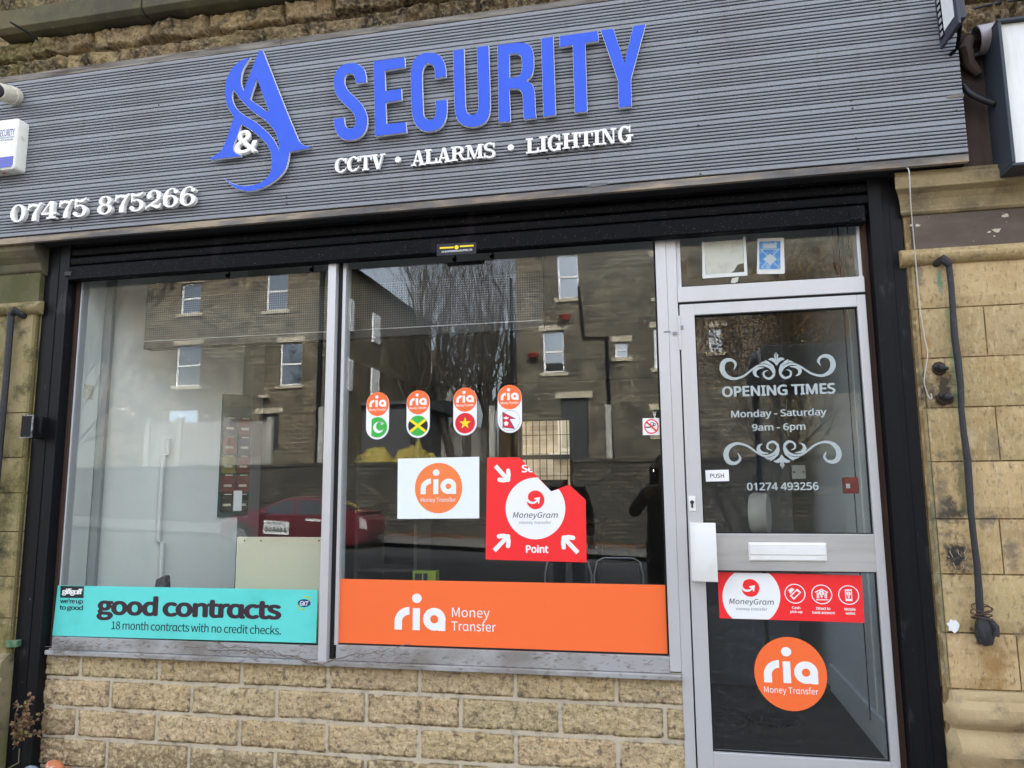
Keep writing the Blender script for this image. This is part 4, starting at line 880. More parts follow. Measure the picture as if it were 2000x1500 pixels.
# ================================================================== STICKERS AND SIGNS ON THE GLASS
Y0 = -.0045; STEP = .0006
def panel(name, label, cat, corners, mat, y=Y0, d=.0008, group=None):
    q = [px(u, v, y) for u, v in corners]; cx = sum(a for a, b in q) / len(q); cz = sum(b for a, b in q) / len(q)
    t = thing(name, label, cat, (cx, y, cz), group); mb = MB(); mb.prism(q, y, y + d); mb.build('panel', mat, t); return t
def letters(t, items, mat, y, name='lettering'):
    mb = MB(); ROUND[0] = 1 if any(w in items[0][0].lower() for w in ('money', 'transfer', 'contract', 'good', 'giff', 'we')) else 0
    for it in items: text_box(mb, it[0], it[1], it[2], it[3], it[4], y, bold=it[5] if len(it) > 5 else 0, shear=it[6] if len(it) > 6 else 0, space=it[7] if len(it) > 7 else 1)
    ROUND[0] = 0
    return mb.build(name, mat, t)
def ria(mb, X0, Z0, X1, Z1, y, d=.0004):
    """r i a drawn from stems, a quarter bend, a dot and a bowl"""
    sx, sz = (X1 - X0) / 283, (Z1 - Z0) / 207; f = lambda x, z: (X0 + x * sx, Z0 + z * sz)
    k = [f(0, 0), f(42, 0), f(42, 45)] + [f(83 - 41 * math.cos(R_(a)), 45 + 41 * math.sin(R_(a))) for a in range(10, 91, 10)] + [f(83, 130)] + [f(83 - 83 * math.sin(R_(a)), 45 + 85 * math.cos(R_(a))) for a in range(0, 91, 8)]
    mb.prism(k, y, y + d); mb.prism([f(102, 0), f(142, 0), f(142, 124), f(102, 124)], y, y + d)
    c = f(124, 180); disc(mb, c[0], c[1], 27 * sx, 27 * sz, y, d)
    c = f(222, 64); ring(mb, c[0], c[1], 62 * sx, 64 * sz, 40 * sx, y, d, wv=41 * sz)
    mb.prism([f(243, 0), f(283, 0), f(283, 66), f(243, 66)], y - .0001, y + d)
def ria_px(mb, u0, v0, u1, v1, y):
    um, vm = (u0 + u1) / 2, (v0 + v1) / 2
    ria(mb, px(u0, vm, y)[0], px(um, v1, y)[1], px(u1, vm, y)[0], px(um, v0, y)[1], y)
def ell(u, v, ru, rv, y): c = px(u, v, y); return c[0], c[1], px(u + ru, v, y)[0] - c[0], px(u, v - rv, y)[1] - c[1]
# teal contracts board
t = panel('advert_board', 'teal board reading good contracts along the window bottom', 'sign', [(113, 1143.5), (620.5, 1152.5), (617, 1256), (102, 1241.5)], m_teal, y=-.0245, d=.004)
y = -.0252
mb = MB(); mb.prism([px(118.3, 1144.3, y), px(164, 1145.2, y), px(163, 1168.2, y), px(117.3, 1167.4, y)], y, y + .0005); mb.build('black_patch', m_ink, t)
letters(t, [('giffgaff', 121, 1149.5, 161, 1163.5, .03, 0, .93)], m_white, y - STEP)
letters(t, [("we're up", 117.2, 1169.3, 162.3, 1181, .02, 0, .95), ('to good', 116, 1181.6, 161.8, 1194, .02, 0, .95)], m_ink, y)
letters(t, [('good contracts', 189, 1166, 550, 1216.5, .035, 0, .96)], m_inkbrown, y)
letters(t, [('18 month contracts with no credit checks.', 217.5, 1217, 549, 1234.5, .004, 0, .97)], m_ink, y)
mb = MB(); cx, cz, rx, rz = ell(594, 1178, 12.5, 9, y)
ring(mb, cx + .004, cz + .004, rx * 1.15, rz * 1.35, .006, y + .0002, .0003, a0=20, a1=100); ring(mb, cx - .003, cz - .005, rx * 1.15, rz * 1.3, .006, y + .0002, .0003, a0=190, a1=285); mb.build('logo_swoosh', m_lime, t)
mb = MB(); disc(mb, cx, cz, rx, rz * .85, y - .0003, .0005); mb.build('logo_oval', m_navy, t)
letters(t, [('GKT', 585.5, 1174, 602.5, 1183, .02, .15)], m_white, y - .0009)
# orange money banner
t = panel('money_banner', 'long orange money transfer banner along the window bottom', 'sign', [(661, 1130.5), (1299.5, 1142.5), (1307, 1277), (657, 1255)], m_orange, y=-.0065, d=.002)
y = -.0072; mb = MB(); ria_px(mb, 770.8, 1159.5, 869.8, 1231, y); mb.build('logo_lettering', m_white, t)
letters(t, [('Money', 882.8, 1187.5, 956.3, 1211.5, -.004), ('Transfer', 881.7, 1213, 968.5, 1233, -.004)], m_white, y)
# white poster with the orange disc
t = panel('paper_poster', 'white paper poster with an orange disc taped in the window', 'poster', [(777, 896), (936, 892), (936, 1012.5), (776, 1013.5)], m_paper)
y = Y0 - STEP; mb = MB(); cx, cz, rx, rz = ell(856.3, 953, 46.5, 49, y); disc(mb, cx, cz, rx, rz, y); mb.build('orange_disc', m_orange2, t)
y -= STEP; mb = MB(); ria_px(mb, 821.5, 916.7, 890.8, 965, y); mb.build('logo_lettering', m_paper, t)
letters(t, [('Money Transfer', 821.5, 971.5, 890, 982.5, -.004)], m_paper, y)
mb = MB(); mb.prism([px(777.3, 898, y), px(781, 898, y), px(780.5, 1012, y), px(776.5, 1012.5, y)], Y0 - .0002, Y0); mb.build('tape_strip', m_white, t); mb = MB(); mb.prism([px(930, 893, y), px(933.5, 893, y), px(933.5, 1012, y), px(930, 1012, y)], Y0 - .0002, Y0); mb.build('tape_strip', m_white, t)
# torn red point poster
Q = lambda p, y=Y0: px(940 + p[0] / 6.522, 880 + p[1] / 6.522, y)
t = thing('torn_poster', 'red poster with white circle and arrows, torn away at the top right', 'poster', (*[Q((690, 780))[0]], Y0, Q((690, 780))[1]))
mb = MB(); mb.prism([Q(p) for p in ((75, 88), (485, 85), (890, 520), (1118, 433), (1330, 628), (1342, 1425), (55, 1387))], Y0, Y0 + .0008); mb.build('panel', m_red, t)
y = Y0 - STEP; q = []
for i in range(60):
    a = R_(39 - i * 310 / 59); q.append(Q((690 + 380 * math.cos(a), 738 - 393 * math.sin(a)), y))
q.append(Q((712, 338), y)); q.append(Q((890, 520), y))
mb = MB(); mb.prism(q, y, y + .0004); mb.build('white_circle', m_white, t)
def swirl(t, f, y, mr=m_red):
    """red disc with a white curved arrow; f maps the unit drawing to the plane"""
    c = f(0, 0); rx = f(1, 0)[0] - c[0]; rz = f(0, 1)[1] - c[1]
    mb = MB(); disc(mb, c[0], c[1], rx, rz, y); mb.build('logo_disc', mr, t)
    y2 = y - STEP; mb = MB()
    s = [(-.90, .72, .30), (-.98, .30, .26), (-.86, -.06, .26), (-.55, -.28, .26), (-.15, -.30, .22), (.15, -.12, .2), (.36, .06, .2)]
    stroke(mb, [(*f(a, b), w * rx) for a, b, w in s], y2)
    mb.prism([f(-.16, .18), f(.52, .30), f(.42, -.40), f(.28, -.36), f(.24, -.02), f(-.10, .04)], y2 - .0001, y2 + .0004)
    mb.build('logo_arrow', m_white, t)
f0 = lambda a, b: Q((690 + 113 * a, 628 - 120 * b), y - STEP)
y = Y0 - 2 * STEP; swirl(t, lambda a, b: Q((690 + 113 * a, 628 - 120 * b), y), y)
k = lambda u0, v0, u1, v1: (940 + u0 / 6.522, 880 + v0 / 6.522, 940 + u1 / 6.522, 880 + v1 / 6.522)
letters(t, [('MoneyGram', *k(400, 783, 975, 878), .0, .22)], m_ink, y)
letters(t, [('money transfer', *k(480, 893, 892, 945), -.008, .22)], m_inkgrey, y)
letters(t, [('Point', *k(568, 1203, 855, 1305), .035)], m_white, Y0 - STEP)
# cut lettering 'Se' ended by the tear
mb = MB(); text_box(mb, 'Se', *k(514, 180, 668, 278), Y0 - STEP, bold=.035)
me = bpy.data.meshes.new('cut'); me.from_pydata([tuple(p) for p in mb.v], [], mb.f); bm = bmesh.new(); bm.from_mesh(me)
a = Q((485, 85)); b_ = Q((890, 520)); nrm = Vector((b_[1] - a[1], 0, -(b_[0] - a[0]))); nrm = nrm if nrm.x > 0 else -nrm
bmesh.ops.bisect_plane(bm, geom=bm.verts[:] + bm.edges[:] + bm.faces[:], plane_co=(a[0], 0, a[1]), plane_no=nrm, clear_outer=True)
bm.verts.index_update(); mb = MB(); mb.add([v.co.copy() for v in bm.verts], [[v.index for v in f.verts] for f in bm.faces]); bm.free(); bpy.data.meshes.remove(me)
mb.build('lettering', m_white, t)
def arrow(mb, pts_list, w, y):
    for i, pts in enumerate(pts_list):
        q = [Q(p, y) for p in pts]; stroke(mb, [(a, b, w / 6.522 / FPX * 3.5) for a, b in q], y - .0001 * i, .0004, sub=2)
    for p in (pts_list[1][0], pts_list[1][1], pts_list[1][2]):
        c = Q(p, y); r = w / 6.522 / FPX * 3.5 / 2; disc(mb, c[0], c[1], r, r, y - .00015, .0004)
for ar in ([[(180, 195), (262, 288), (338, 368)], [(232, 372), (342, 372), (342, 258)]], [[(165, 1275), (250, 1185), (338, 1095)], [(225, 1093), (341, 1094), (340, 1215)]], [[(1230, 1302), (1140, 1205), (1052, 1112)], [(1168, 1112), (1050, 1110), (1050, 1232)]]):
    mb = MB(); arrow(mb, ar, 56, Y0 - STEP); mb.build('arrow', m_white, t)
# pill shaped flag stickers
def star(cx, cz, r, rot=90, inner=.4): return [(cx + (r if i % 2 == 0 else r * inner) * math.cos(R_(rot + i * 36)), cz + (r if i % 2 == 0 else r * inner) * math.sin(R_(rot + i * 36))) for i in range(10)]
def flag_sticker(label, u0, v0, u1, v1, kind):
    um, vm = (u0 + u1) / 2, (v0 + v1) / 2; X0, X1 = px(u0, vm)[0], px(u1, vm)[0]; Z1, Z0 = px(um, v0)[1], px(um, v1)[1]
    cx = (X0 + X1) / 2; r = (X1 - X0) / 2; t = thing('flag_sticker', label, 'sticker', (cx, Y0, (Z0 + Z1) / 2), 'pill shaped flag stickers in a row')
    mb = MB(); mb.prism(circle(cx, Z1 - r, r, r, 0, 180, 20) + circle(cx, Z0 + r, r, r, 180, 360, 20), Y0, Y0 + .0006); mb.build('panel', m_white, t)
    y = Y0 - STEP; mb = MB(); disc(mb, cx, Z1 - r, r * .98, r * 1.0, y); mb.build('orange_disc', m_orange, t)
    y -= STEP; mb = MB(); ria(mb, cx - r * .74, Z1 - r * 1.24, cx + r * .74, Z1 - r * .28, y); text_box(mb, 'Money Transfer', 0, 0, 0, 0, y, bold=.012, world=(cx - r * .74, Z1 - r * 1.36, cx + r * .74, Z1 - r * 1.62)); mb.build('lettering', m_white, t)
    fz, fr = Z0 + r * 1.0, r * .84; y = Y0 - STEP
    if kind == 'crescent':
        mb = MB(); mb.prism(circle(cx, fz, fr, fr, -128, 128, 40), y, y + .0004); mb.build('green_field', m_green, t)
        mb = MB(); o = circle(cx + fr * .12, fz - fr * .02, fr * .55, fr * .55, 40, 320, 30); i = circle(cx + fr * .30, fz + fr * .10, fr * .44, fr * .44, 25, 335, 30)[::-1]
        mb.prism(o + i, y - STEP, y - STEP + .0004); mb.prism(star(cx + fr * .46, fz + fr * .36, fr * .2), y - STEP, y - STEP + .0004); mb.build('crescent', m_white, t)
    elif kind == 'cross':
        mb = MB(); disc(mb, cx, fz, fr, fr, y); mb.build('green_field', m_green, t)
        mb = MB()
        for s in (0, 180): mb.prism([(cx + .18 * fr * (1 if s == 0 else -1), fz)] + circle(cx, fz, fr, fr, -33 + s, 33 + s, 14), y - STEP, y - STEP + .0004)
        mb.build('black_field', m_ink, t)
        mb = MB()
        for a in (36, 144): 
            d = Vector((math.cos(R_(a)), math.sin(R_(a)))) * fr * .97; n_ = Vector((-d.y, d.x)).normalized() * fr * .13
            yy = y - 2 * STEP - (.0001 if a > 90 else 0)
            mb.prism([(cx + d.x + n_.x, fz + d.y + n_.y), (cx - d.x + n_.x, fz - d.y + n_.y), (cx - d.x - n_.x, fz - d.y - n_.y), (cx + d.x - n_.x, fz + d.y - n_.y)], yy, yy + .0004)
        mb.build('yellow_cross', m_yellow, t)
    elif kind == 'star':
        mb = MB(); disc(mb, cx, fz, fr, fr, y); mb.build('red_field', m_flagred, t)
        mb = MB(); mb.prism(star(cx, fz - fr * .02, fr * .6), y - STEP, y - STEP + .0004); mb.build('yellow_star', m_yellow, t)
    else:
        mb = MB(); ring(mb, cx, fz, fr, fr, fr * .02, y, .0004); mb.prism([(cx - fr * .72, fz + fr * .86), (cx + fr * .62, fz + fr * .14), (cx - fr * .02, fz + fr * .14), (cx + fr * .5, fz - fr * .82), (cx - fr * .72, fz - fr * .66)], y, y + .0004); mb.build('blue_edge', m_navy, t)
        mb = MB(); mb.prism([(cx - fr * .66, fz + fr * .76), (cx + fr * .44, fz + fr * .19), (cx - fr * .12, fz + fr * .18), (cx + fr * .36, fz - fr * .76), (cx - fr * .66, fz - fr * .60)], y - STEP, y - STEP + .0004); mb.build('red_field', m_flagred, t)
        mb = MB(); mb.prism(star(cx - fr * .36, fz - fr * .28, fr * .26, 90, .7), y - 2 * STEP, y - 2 * STEP + .0004); mb.prism(circle(cx - fr * .36, fz + fr * .33, fr * .26, fr * .2, 180, 360, 12) + circle(cx - fr * .36, fz + fr * .40, fr * .18, fr * .14, 360, 180, 2)[:1] * 0 + [(cx - fr * .22, fz + fr * .3), (cx - fr * .36, fz + fr * .42), (cx - fr * .5, fz + fr * .3)], y - 2 * STEP, y - 2 * STEP + .0004); mb.build('white_emblems', m_white, t)
flag_sticker('pill sticker with green and white crescent flag, leftmost of the row', 715.2, 765.8, 759.8, 858.2, 'crescent')
flag_sticker('pill sticker with green, black and yellow crossed flag', 794, 762.2, 839.3, 855.2, 'cross')
flag_sticker('pill sticker with red flag and yellow star', 885.3, 756.8, 931.5, 850.3, 'star')
flag_sticker('pill sticker with red double pennant flag, rightmost of the row', 972, 751.7, 1019.3, 845.5, 'pennant')
# no smoking
t = panel('no_smoking_sign', 'small square no smoking sticker by the right edge of the glass', 'sticker', [(1255, 817), (1289, 816.5), (1290, 849.7), (1255.5, 849.7)], m_white)
y = Y0 - STEP; cx, cz, rx, rz = ell(1272.3, 833, 14.2, 14.4, y)
mb = MB(); c = [px(1258.5, 835.7, y), px(1271, 835.4, y), px(1271, 833.2, y), px(1258.5, 833.4, y)]; mb.prism(c, y, y + .0004)
stroke(mb, [(cx + .004, cz - .002, .003), (cx + .01, cz + .004, .003), (cx + .016, cz + .002, .003)], y); ring(mb, cx + .004, cz + .011, .009, .009, .0025, y, .0004); ring(mb, cx + .013, cz + .009, .007, .006, .0025, y - .0001, .0004); mb.build('cigarette', m_ink, t)
mb = MB(); ring(mb, cx, cz, rx, rz, rx * .16, y - STEP, .0004); d = rx * .68; w = rx * .08; mb.prism([(cx - d - w, cz + d - w), (cx - d + w, cz + d + w), (cx + d + w, cz - d + w), (cx + d - w, cz - d - w)], y - STEP - .0001, y - STEP + .0004); mb.build('red_ring', m_red, t)
# push sticker
t = panel('push_sign', 'small white PUSH sticker on the door glass', 'sticker', [(1377.6, 918.5), (1423.2, 917.2), (1424.2, 939.4), (1378.8, 940.6)], m_white)
letters(t, [('PUSH', 1387, 925, 1414, 933.2, .012)], m_ink, Y0 - STEP)
# opening times lettering on the door
t = thing('opening_times', 'pale frosted opening times lettering with scroll ornaments on the door', 'door lettering', (.49, Y0, .3))
for s_ in (('OPENING TIMES', 1410, 751.3, 1631.7, 772.2, .034), ('Monday - Saturday', 1427.8, 799, 1614.6, 817.5, .024), ('9am - 6pm', 1468.8, 827, 1573.3, 844.5, .024), ('01274 493256', 1458.8, 942.2, 1598.8, 957.6, .024)):
    letters(t, [s_], m_frost, Y0)
def ornament(t, cu_, cv_, axis, flip, name):
    C1 = lambda p: px(1340 + p[0] / 5.263, 590 + p[1] / 5.263, Y0)
    ax = C1((axis, 650))[0]; zr = C1((axis, 650))[1]; c = px(cu_, cv_, Y0); mb = MB(); kk = 3.5 / FPX / 5.263
    def f(p, m):
        X, Z = C1(p); return (c[0] + (X - ax) * m, c[1] + (Z - zr) * flip)
    st = [[(490, 695, 4), (510, 640, 22), (480, 602, 26), (430, 594, 36), (386, 620, 46), (370, 680, 50), (392, 738, 46), (442, 776, 34), (512, 787, 24), (600, 755, 20), (680, 692, 18), (740, 655, 18), (805, 650, 22), (862, 672, 26), (896, 712, 26), (908, 762, 10)],
          [(900, 720, 12), (898, 752, 24), (862, 785, 24), (812, 772, 20), (796, 730, 18), (822, 706, 10), (845, 702, 3)], [(800, 674, 6), (735, 684, 26), (704, 716, 36), (716, 754, 24), (752, 772, 4)]]
    for m in (1, -1):
        for k_, s in enumerate(st): stroke(mb, [(*f((a, b_), m), w * kk) for a, b_, w in s], Y0 - .0001 * k_ - (.00005 if m < 0 else 0), .0006)
        mb.prism([f(p, m) for p in ((750, 636), (788, 612), (812, 612), (808, 594), (850, 614), (898, 652), (918, 702), (915, 745), (898, 690), (860, 648), (810, 632))], Y0 - .0003 - (.00005 if m < 0 else 0), Y0)
        mb.prism([f(p, m) for p in ((axis - 1, 512), (903, 545), (912, 582), (893, 573), (866, 576), (840, 594), (872, 602), (906, 622), (axis - 1, 655))], Y0 - .0003, Y0)
    mb.build(name, m_frost, t)
ornament(t, 1340 + 932 / 5.263, 590 + 650 / 5.263, 932, 1, 'scroll_ornament'); ornament(t, 1340 + 983 / 5.263, 860 + 150 / 5.263, 932, -1, 'scroll_ornament')
# red money strip on the door
D6 = lambda a, b_: (1395 + a / 6.452, 1105 + b_ / 6.452)
t = panel('money_sticker', 'red money transfer strip sticker with icons across the door glass', 'sticker', [D6(40, 80), D6(1855, 122), D6(1896, 720), D6(68, 660)], m_red)
y = Y0 - STEP; mb = MB()
q = [px(*D6(468 + 364 * math.cos(R_(a)), 388 - 368 * math.sin(R_(a))), y) for a in range(0, 360, 5)]
zt_, zb_ = px(*D6(468, 92), y)[1], px(*D6(468, 672), y)[1]; mb.prism([(a, min(zt_, max(zb_, b_))) for a, b_ in q], y, y + .0004); mb.build('white_circle', m_white, t)
y -= STEP; swirl(t, lambda a, b_: px(*D6(455 + 114 * a, 279 - 112 * b_), y), y)
k = lambda u0, v0, u1, v1: (*D6(u0, v0), *D6(u1, v1))
letters(t, [('MoneyGram', *k(190, 417, 750, 508), .0, .12)], m_ink, y); letters(t, [('money transfer', *k(275, 522, 672, 574), -.006, .22)], m_inkgrey, y)
letters(t, [('Cash', *k(980, 512, 1085, 545), .03), ('pick-up', *k(958, 562, 1113, 604), .03), ('Direct to', *k(1285, 520, 1463, 556), .03), ('bank account', *k(1235, 572, 1520, 608), .03), ('Mobile', *k(1642, 530, 1782, 566), .03), ('wallet', *k(1655, 582, 1778, 616), .03)], m_white, Y0 - STEP)
y = Y0 - STEP
K = lambda a, b_: px(*D6(a, b_), y)
for (cu_, cv_, nm) in ((1017, 352, 'cash'), (1354, 361, 'bank'), (1694, 369, 'phone')):
    mb = MB(); c = K(cu_, cv_); r = K(cu_ + 132, cv_)[0] - c[0]; ring(mb, c[0], c[1], r, r * .97, r * .09, y, .0004)
    if nm == 'cash':
        mb.prism([K(952, 378), K(1045, 288), K(1097, 335), K(1003, 430)], y, y + .0004); mb.prism([K(930, 308), K(978, 275), K(1010, 300), K(985, 325), K(962, 355)], y, y + .0004)
        mb2 = MB(); mb2.prism([K(975, 380), K(1040, 315), K(1070, 340), K(1005, 403)], y - STEP, y - STEP + .0004); mb2.build('icon_detail', m_red, t)
    elif nm == 'bank':
        mb.prism([K(1265, 330), K(1350, 290), K(1438, 332), K(1430, 342), K(1350, 306), K(1272, 342)], y, y + .0004)
        for a in (1292, 1310, 1392, 1410): mb.prism([K(a, 338), K(a + 12, 338), K(a + 12, 410), K(a, 410)], y, y + .0004)
        mb.prism([K(1285, 422), K(1440, 424), K(1440, 436), K(1285, 434)], y, y + .0004); c = K(1352, 345); disc(mb, c[0], c[1], r * .24, r * .24, y); mb.prism([K(1335, 380), K(1372, 380), K(1354, 412)], y, y + .0004)
        mb2 = MB(); text_box(mb2, '$', *k(1343, 327, 1361, 362), y - STEP, bold=.01); mb2.build('icon_detail', m_red, t)
    else:
        mb.prism([K(1645, 297), K(1732, 297), K(1742, 446), K(1656, 444)], y, y + .0004)
        mb2 = MB(); mb2.prism([K(1660, 315), K(1722, 315), K(1728, 415), K(1664, 413)], y - STEP, y - STEP + .0004); mb2.build('icon_detail', m_red, t)
        c = K(1692, 350); disc(mb, c[0], c[1], r * .21, r * .21, y - 2 * STEP); mb.prism([K(1678, 385), K(1712, 385), K(1695, 410)], y - 2 * STEP, y - 2 * STEP + .0004)
        mb2 = MB(); text_box(mb2, '$', *k(1685, 335, 1701, 366), y - 3 * STEP, bold=.01); mb2.build('icon_detail', m_red, t)
    mb.build('icon', m_white, t)
# round orange sticker low on the door
t = thing('round_sticker', 'round orange money transfer sticker low on the door glass', 'sticker', (.47, Y0, -.85))
y = Y0 + .0004; mb = MB(); cx, cz, rx, rz = ell(1543.8, 1316, 71.6, 71.8, y); disc(mb, cx, cz, rx, rz, Y0, .0008); mb.build('panel', m_orange, t)
y = Y0 - STEP; mb = MB(); ria_px(mb, 1491, 1264, 1596.5, 1334.5, y); mb.build('logo_lettering', m_white, t); letters(t, [('Money Transfer', 1492.5, 1341.5, 1598, 1358.5, .0)], m_white, y)
# old papers inside the fanlight
D3 = lambda a, b_: (1330 + a / 5.405, 440 + b_ / 5.405)
m_oldp = M('yellowed_paper', (.55, .55, .47), .8, layers=[(14, .5, .66, (.42, .38, .24), U3, .7), (5, .45, .7, (.5, .52, .5), U3, .6)])
t = panel('faded_notice', 'blank faded paper notice peeling inside the fanlight glass', 'notice', [D3(240, 180), D3(650, 150), D3(662, 400), D3(600, 415), D3(560, 480), D3(510, 512), D3(268, 515)], m_oldp, y=-.0040, d=.0006)
mb = MB(); q = [px(*D3(*p), -.0046) for p in ((222, 175), (243, 173), (262, 520), (700, 490), (702, 530), (228, 562))]; mb.prism(q, -.0046, -.0041)
q = [px(*D3(*p), -.0046) for p in ((655, 120), (682, 120), (702, 489), (668, 492))]; mb.prism(q, -.0046, -.0041); mb.build('pale_border', M('pale_border', (.66, .68, .64), .7), t)
mb = MB(); q = [px(*D3(*p), -.004) for p in ((540, 560), (610, 545), (600, 595), (560, 612), (525, 605))]; mb.prism(q, -.0042, -.0037); mb.build('torn_corner', m_oldp, t)
t = panel('printed_card', 'worn white card with blue printed pattern inside the fanlight', 'card', [D3(808, 140), D3(1085, 130), D3(1097, 500), D3(1085, 512), D3(812, 516), D3(802, 500)], M('worn_card', (.66, .65, .62), .7, layers=[(12, .55, .75, (.5, .45, .38), U3, .6)]), y=-.004, d=.0006)
mb = MB(); mb.prism([px(*D3(*p), -.0046) for p in ((825, 172), (1050, 165), (1050, 462), (828, 466))], -.0046, -.0042); mb.build('blue_print', M('faded_blue_print', (.07, .22, .47), .7, layers=[(25, .5, .65, (.35, .5, .62), U3, .7)]), t)
mb = MB()
for i, (a, b_) in enumerate((((850, 262), (1030, 440)), ((1030, 258), (850, 442)), ((835, 255), (1045, 250)))):
    p0, p1 = px(*D3(*a), -.005), px(*D3(*b_), -.005); stroke(mb, [(p0[0], p0[1], .003), ((p0[0] + p1[0]) / 2, (p0[1] + p1[1]) / 2, .003), (p1[0], p1[1], .003)], -.0050 - .0001 * i, .0003, sub=2)
q = [px(*D3(*p), -.0048) for p in ((940, 300), (1015, 355), (945, 420), (865, 358))]; mb.prism(q, -.0048, -.0046); mb.prism([px(*D3(*p), -.0048) for p in ((870, 195), (1010, 188), (1010, 240), (870, 246))], -.0048, -.0046)
mb.build('pale_pattern', M('pale_pattern', (.42, .47, .5), .7), t)
# ================================================================== THINGS ON THE FACADE
# floodlight, top right: its face looks along the shopfront to the left
fl = thing('floodlight', 'slim dark LED floodlight standing out from the right end of the sign', 'floodlight', (1.25, -.25, 2.0))
a_ = px(1836, 97, -.19); zb_ = a_[1]; r_a = px(1872, 45, 0); Dn = 3.5 * zb_ / r_a[1]; b_ = (r_a[0] / 3.5 * Dn, Dn - 3.5)
A3, B3 = Vector((a_[0], -.19, zb_)), Vector((b_[0], b_[1], zb_)); e1 = (B3 - A3); wd_ = e1.length; e1.normalize(); e2 = Vector((-.02, 0, 1)).normalized(); e3 = e1.cross(e2).normalized()
if e3.x < 0: e3 = -e3
fm = Matrix(((e1.x, e3.x, e2.x, A3.x), (e1.y, e3.y, e2.y, A3.y), (e1.z, e3.z, e2.z, A3.z), (0, 0, 0, 1)))
def tfm(mb, m): mb.v = [m @ p for p in mb.v]; return mb
hh_ = wd_ * 1.25
mb = MB(); mb.box(0, wd_, 0, .012, 0, hh_); mb.box(.015, wd_ - .015, .0125, .04, .03, hh_ - .03); tfm(mb, fm).build('housing', M('dark_grey_casing', (.05, .055, .075), .5, spec=.3), fl, bev=.003)
mb = MB(); mb.box(wd_ * .34, wd_ * .86, -.003, -.0005, .045, hh_ - .045); tfm(mb, fm).build('lens', m_white, fl)
mb = MB(); mb.box(wd_ * .1, wd_ * .31, -.002, -.0005, .03, hh_ - .03); tfm(mb, fm).build('reflector', m_groove, fl)
mb = MB()
for k_ in range(7): mb.box(wd_ * .15, wd_ * .27, -.004, -.0021, .04 + k_ * .03, .056 + k_ * .03)
tfm(mb, fm).build('lamp_chip', m_alu, fl)
mb = MB(); p_ = A3 + e1 * wd_ * .5 + e3 * .05 + e2 * .05; mb.tube([tuple(p_), (p_.x + .01, -.2, p_.z - .06), (p_.x - .01, -.172, p_.z - .07)], .008, 6); mb.tube([tuple(p_ + e2 * .08), (p_.x + .01, -.2, p_.z + .02), (p_.x - .01, -.172, p_.z + .02)], .008, 6); mb.build('bracket', m_black, fl)
# CCTV camera at the left edge
cc = thing('security_camera', 'grimy cream bullet security camera at the left end of the sign', 'camera', (-3.45, -.25, 2.02))
p0 = px(28, 188, -.19); p1 = px(-6, 178, -.33)
a = Vector((p0[0], -.19, p0[1])); d = (Vector((p1[0], -.34, p1[1])) - a)
m_oldpl = M('grimy_cream_plastic', (.62, .58, .47), .55, layers=[(12, .5, .68, (.28, .25, .16), U3, .7), (60, .58, .7, (.16, .15, .1), U3, .6)])
def aim(mb, o, d): 
    q = d.to_track_quat('Z', 'Y').to_matrix().to_4x4(); mb.v = [Matrix.Translation(o) @ q @ p for p in mb.v]; return mb
mb = MB(); mb.lathe([(.005, -.012), (.046, -.01), (.05, 0), (.05, .042), (.046, .046)], (0, 0, 0), 'z', 24); aim(mb, a, d).build('base', m_oldpl, cc, smooth=True)
mb = MB(); mb.lathe([(.043, .044), (.043, .05)], (0, 0, 0), 'z', 24); aim(mb, a, d).build('seal', m_gasket, cc)
mb = MB(); mb.lathe([(.046, .05), (.046, .13), (.042, .14), (.036, .142)], (0, 0, 0), 'z', 24); aim(mb, a, d).build('body', m_oldpl, cc, smooth=True)
mb = MB(); mb.lathe([(.001, .13), (.036, .1425), (.03, .15), (.001, .152)], (0, 0, 0), 'z', 20); aim(mb, a, d).build('lens', m_ink, cc, smooth=True)
mb = MB(); mb.tube([tuple(a - d.normalized() * .005), (a.x + .01, -.172, a.z - .01)], [.02, .03], 10); mb.build('mount', m_oldpl, cc)
# alarm bell box at the left edge
al = thing('alarm_box', 'white alarm bell box with blue band and lettering on the sign', 'alarm box', (-3.6, -.2, 1.73))
ya = -.245
ax1 = px(32, 290, ya)[0]; az1 = px(16, 232.5, ya)[1]; az0 = px(14, 331, ya)[1]; axb = ax1 - .30
rc = .018
mb = MB()
def rrect(x0, x1, z0, z1, r): return circle(x1 - r, z1 - r, r, r, 0, 90, 5) + circle(x0 + r, z1 - r, r, r, 90, 180, 5) + circle(x0 + r, z0 + r, r, r, 180, 270, 5) + circle(x1 - r, z0 + r, r, r, 270, 360, 5)
mb.prism(rrect(axb, ax1, az0, az1, rc), ya, -.172); mb.build('casing', M('alarm_casing', (.76, .75, .68), .45, layers=[(14, .56, .72, (.3, .3, .2), U3, .6)]), al, bev=.006, smooth=True)
mb = MB(); mb.prism(rrect(axb + .012, ax1 - .008, az0 + .012, az1 - .012, .012), ya - .0015, ya - .0002); mb.build('face_panel', m_white, al)
zb1 = px(14, 306, ya)[1]; zb0 = px(14, 327, ya)[1]
mb = MB(); mb.prism([(axb + .014, zb0), (ax1 - .022, zb0), (ax1 - .012, zb0 + .012), (ax1 - .012, zb1), (axb + .014, zb1)], ya - .0022, ya - .0016); mb.build('blue_band', M('blue_lens', srgb(40, 52, 165), .2, spec=.6), al)
xr = px(28.5, 262, ya)[0]
mb = MB()
z1 = px(14, 253, ya)[1]; z0 = px(14, 266, ya)[1]; text_box(mb, 'SECURITY', 0, 0, 0, 0, ya - .0023, bold=.01, world=(xr - .104, z1, xr, z0))
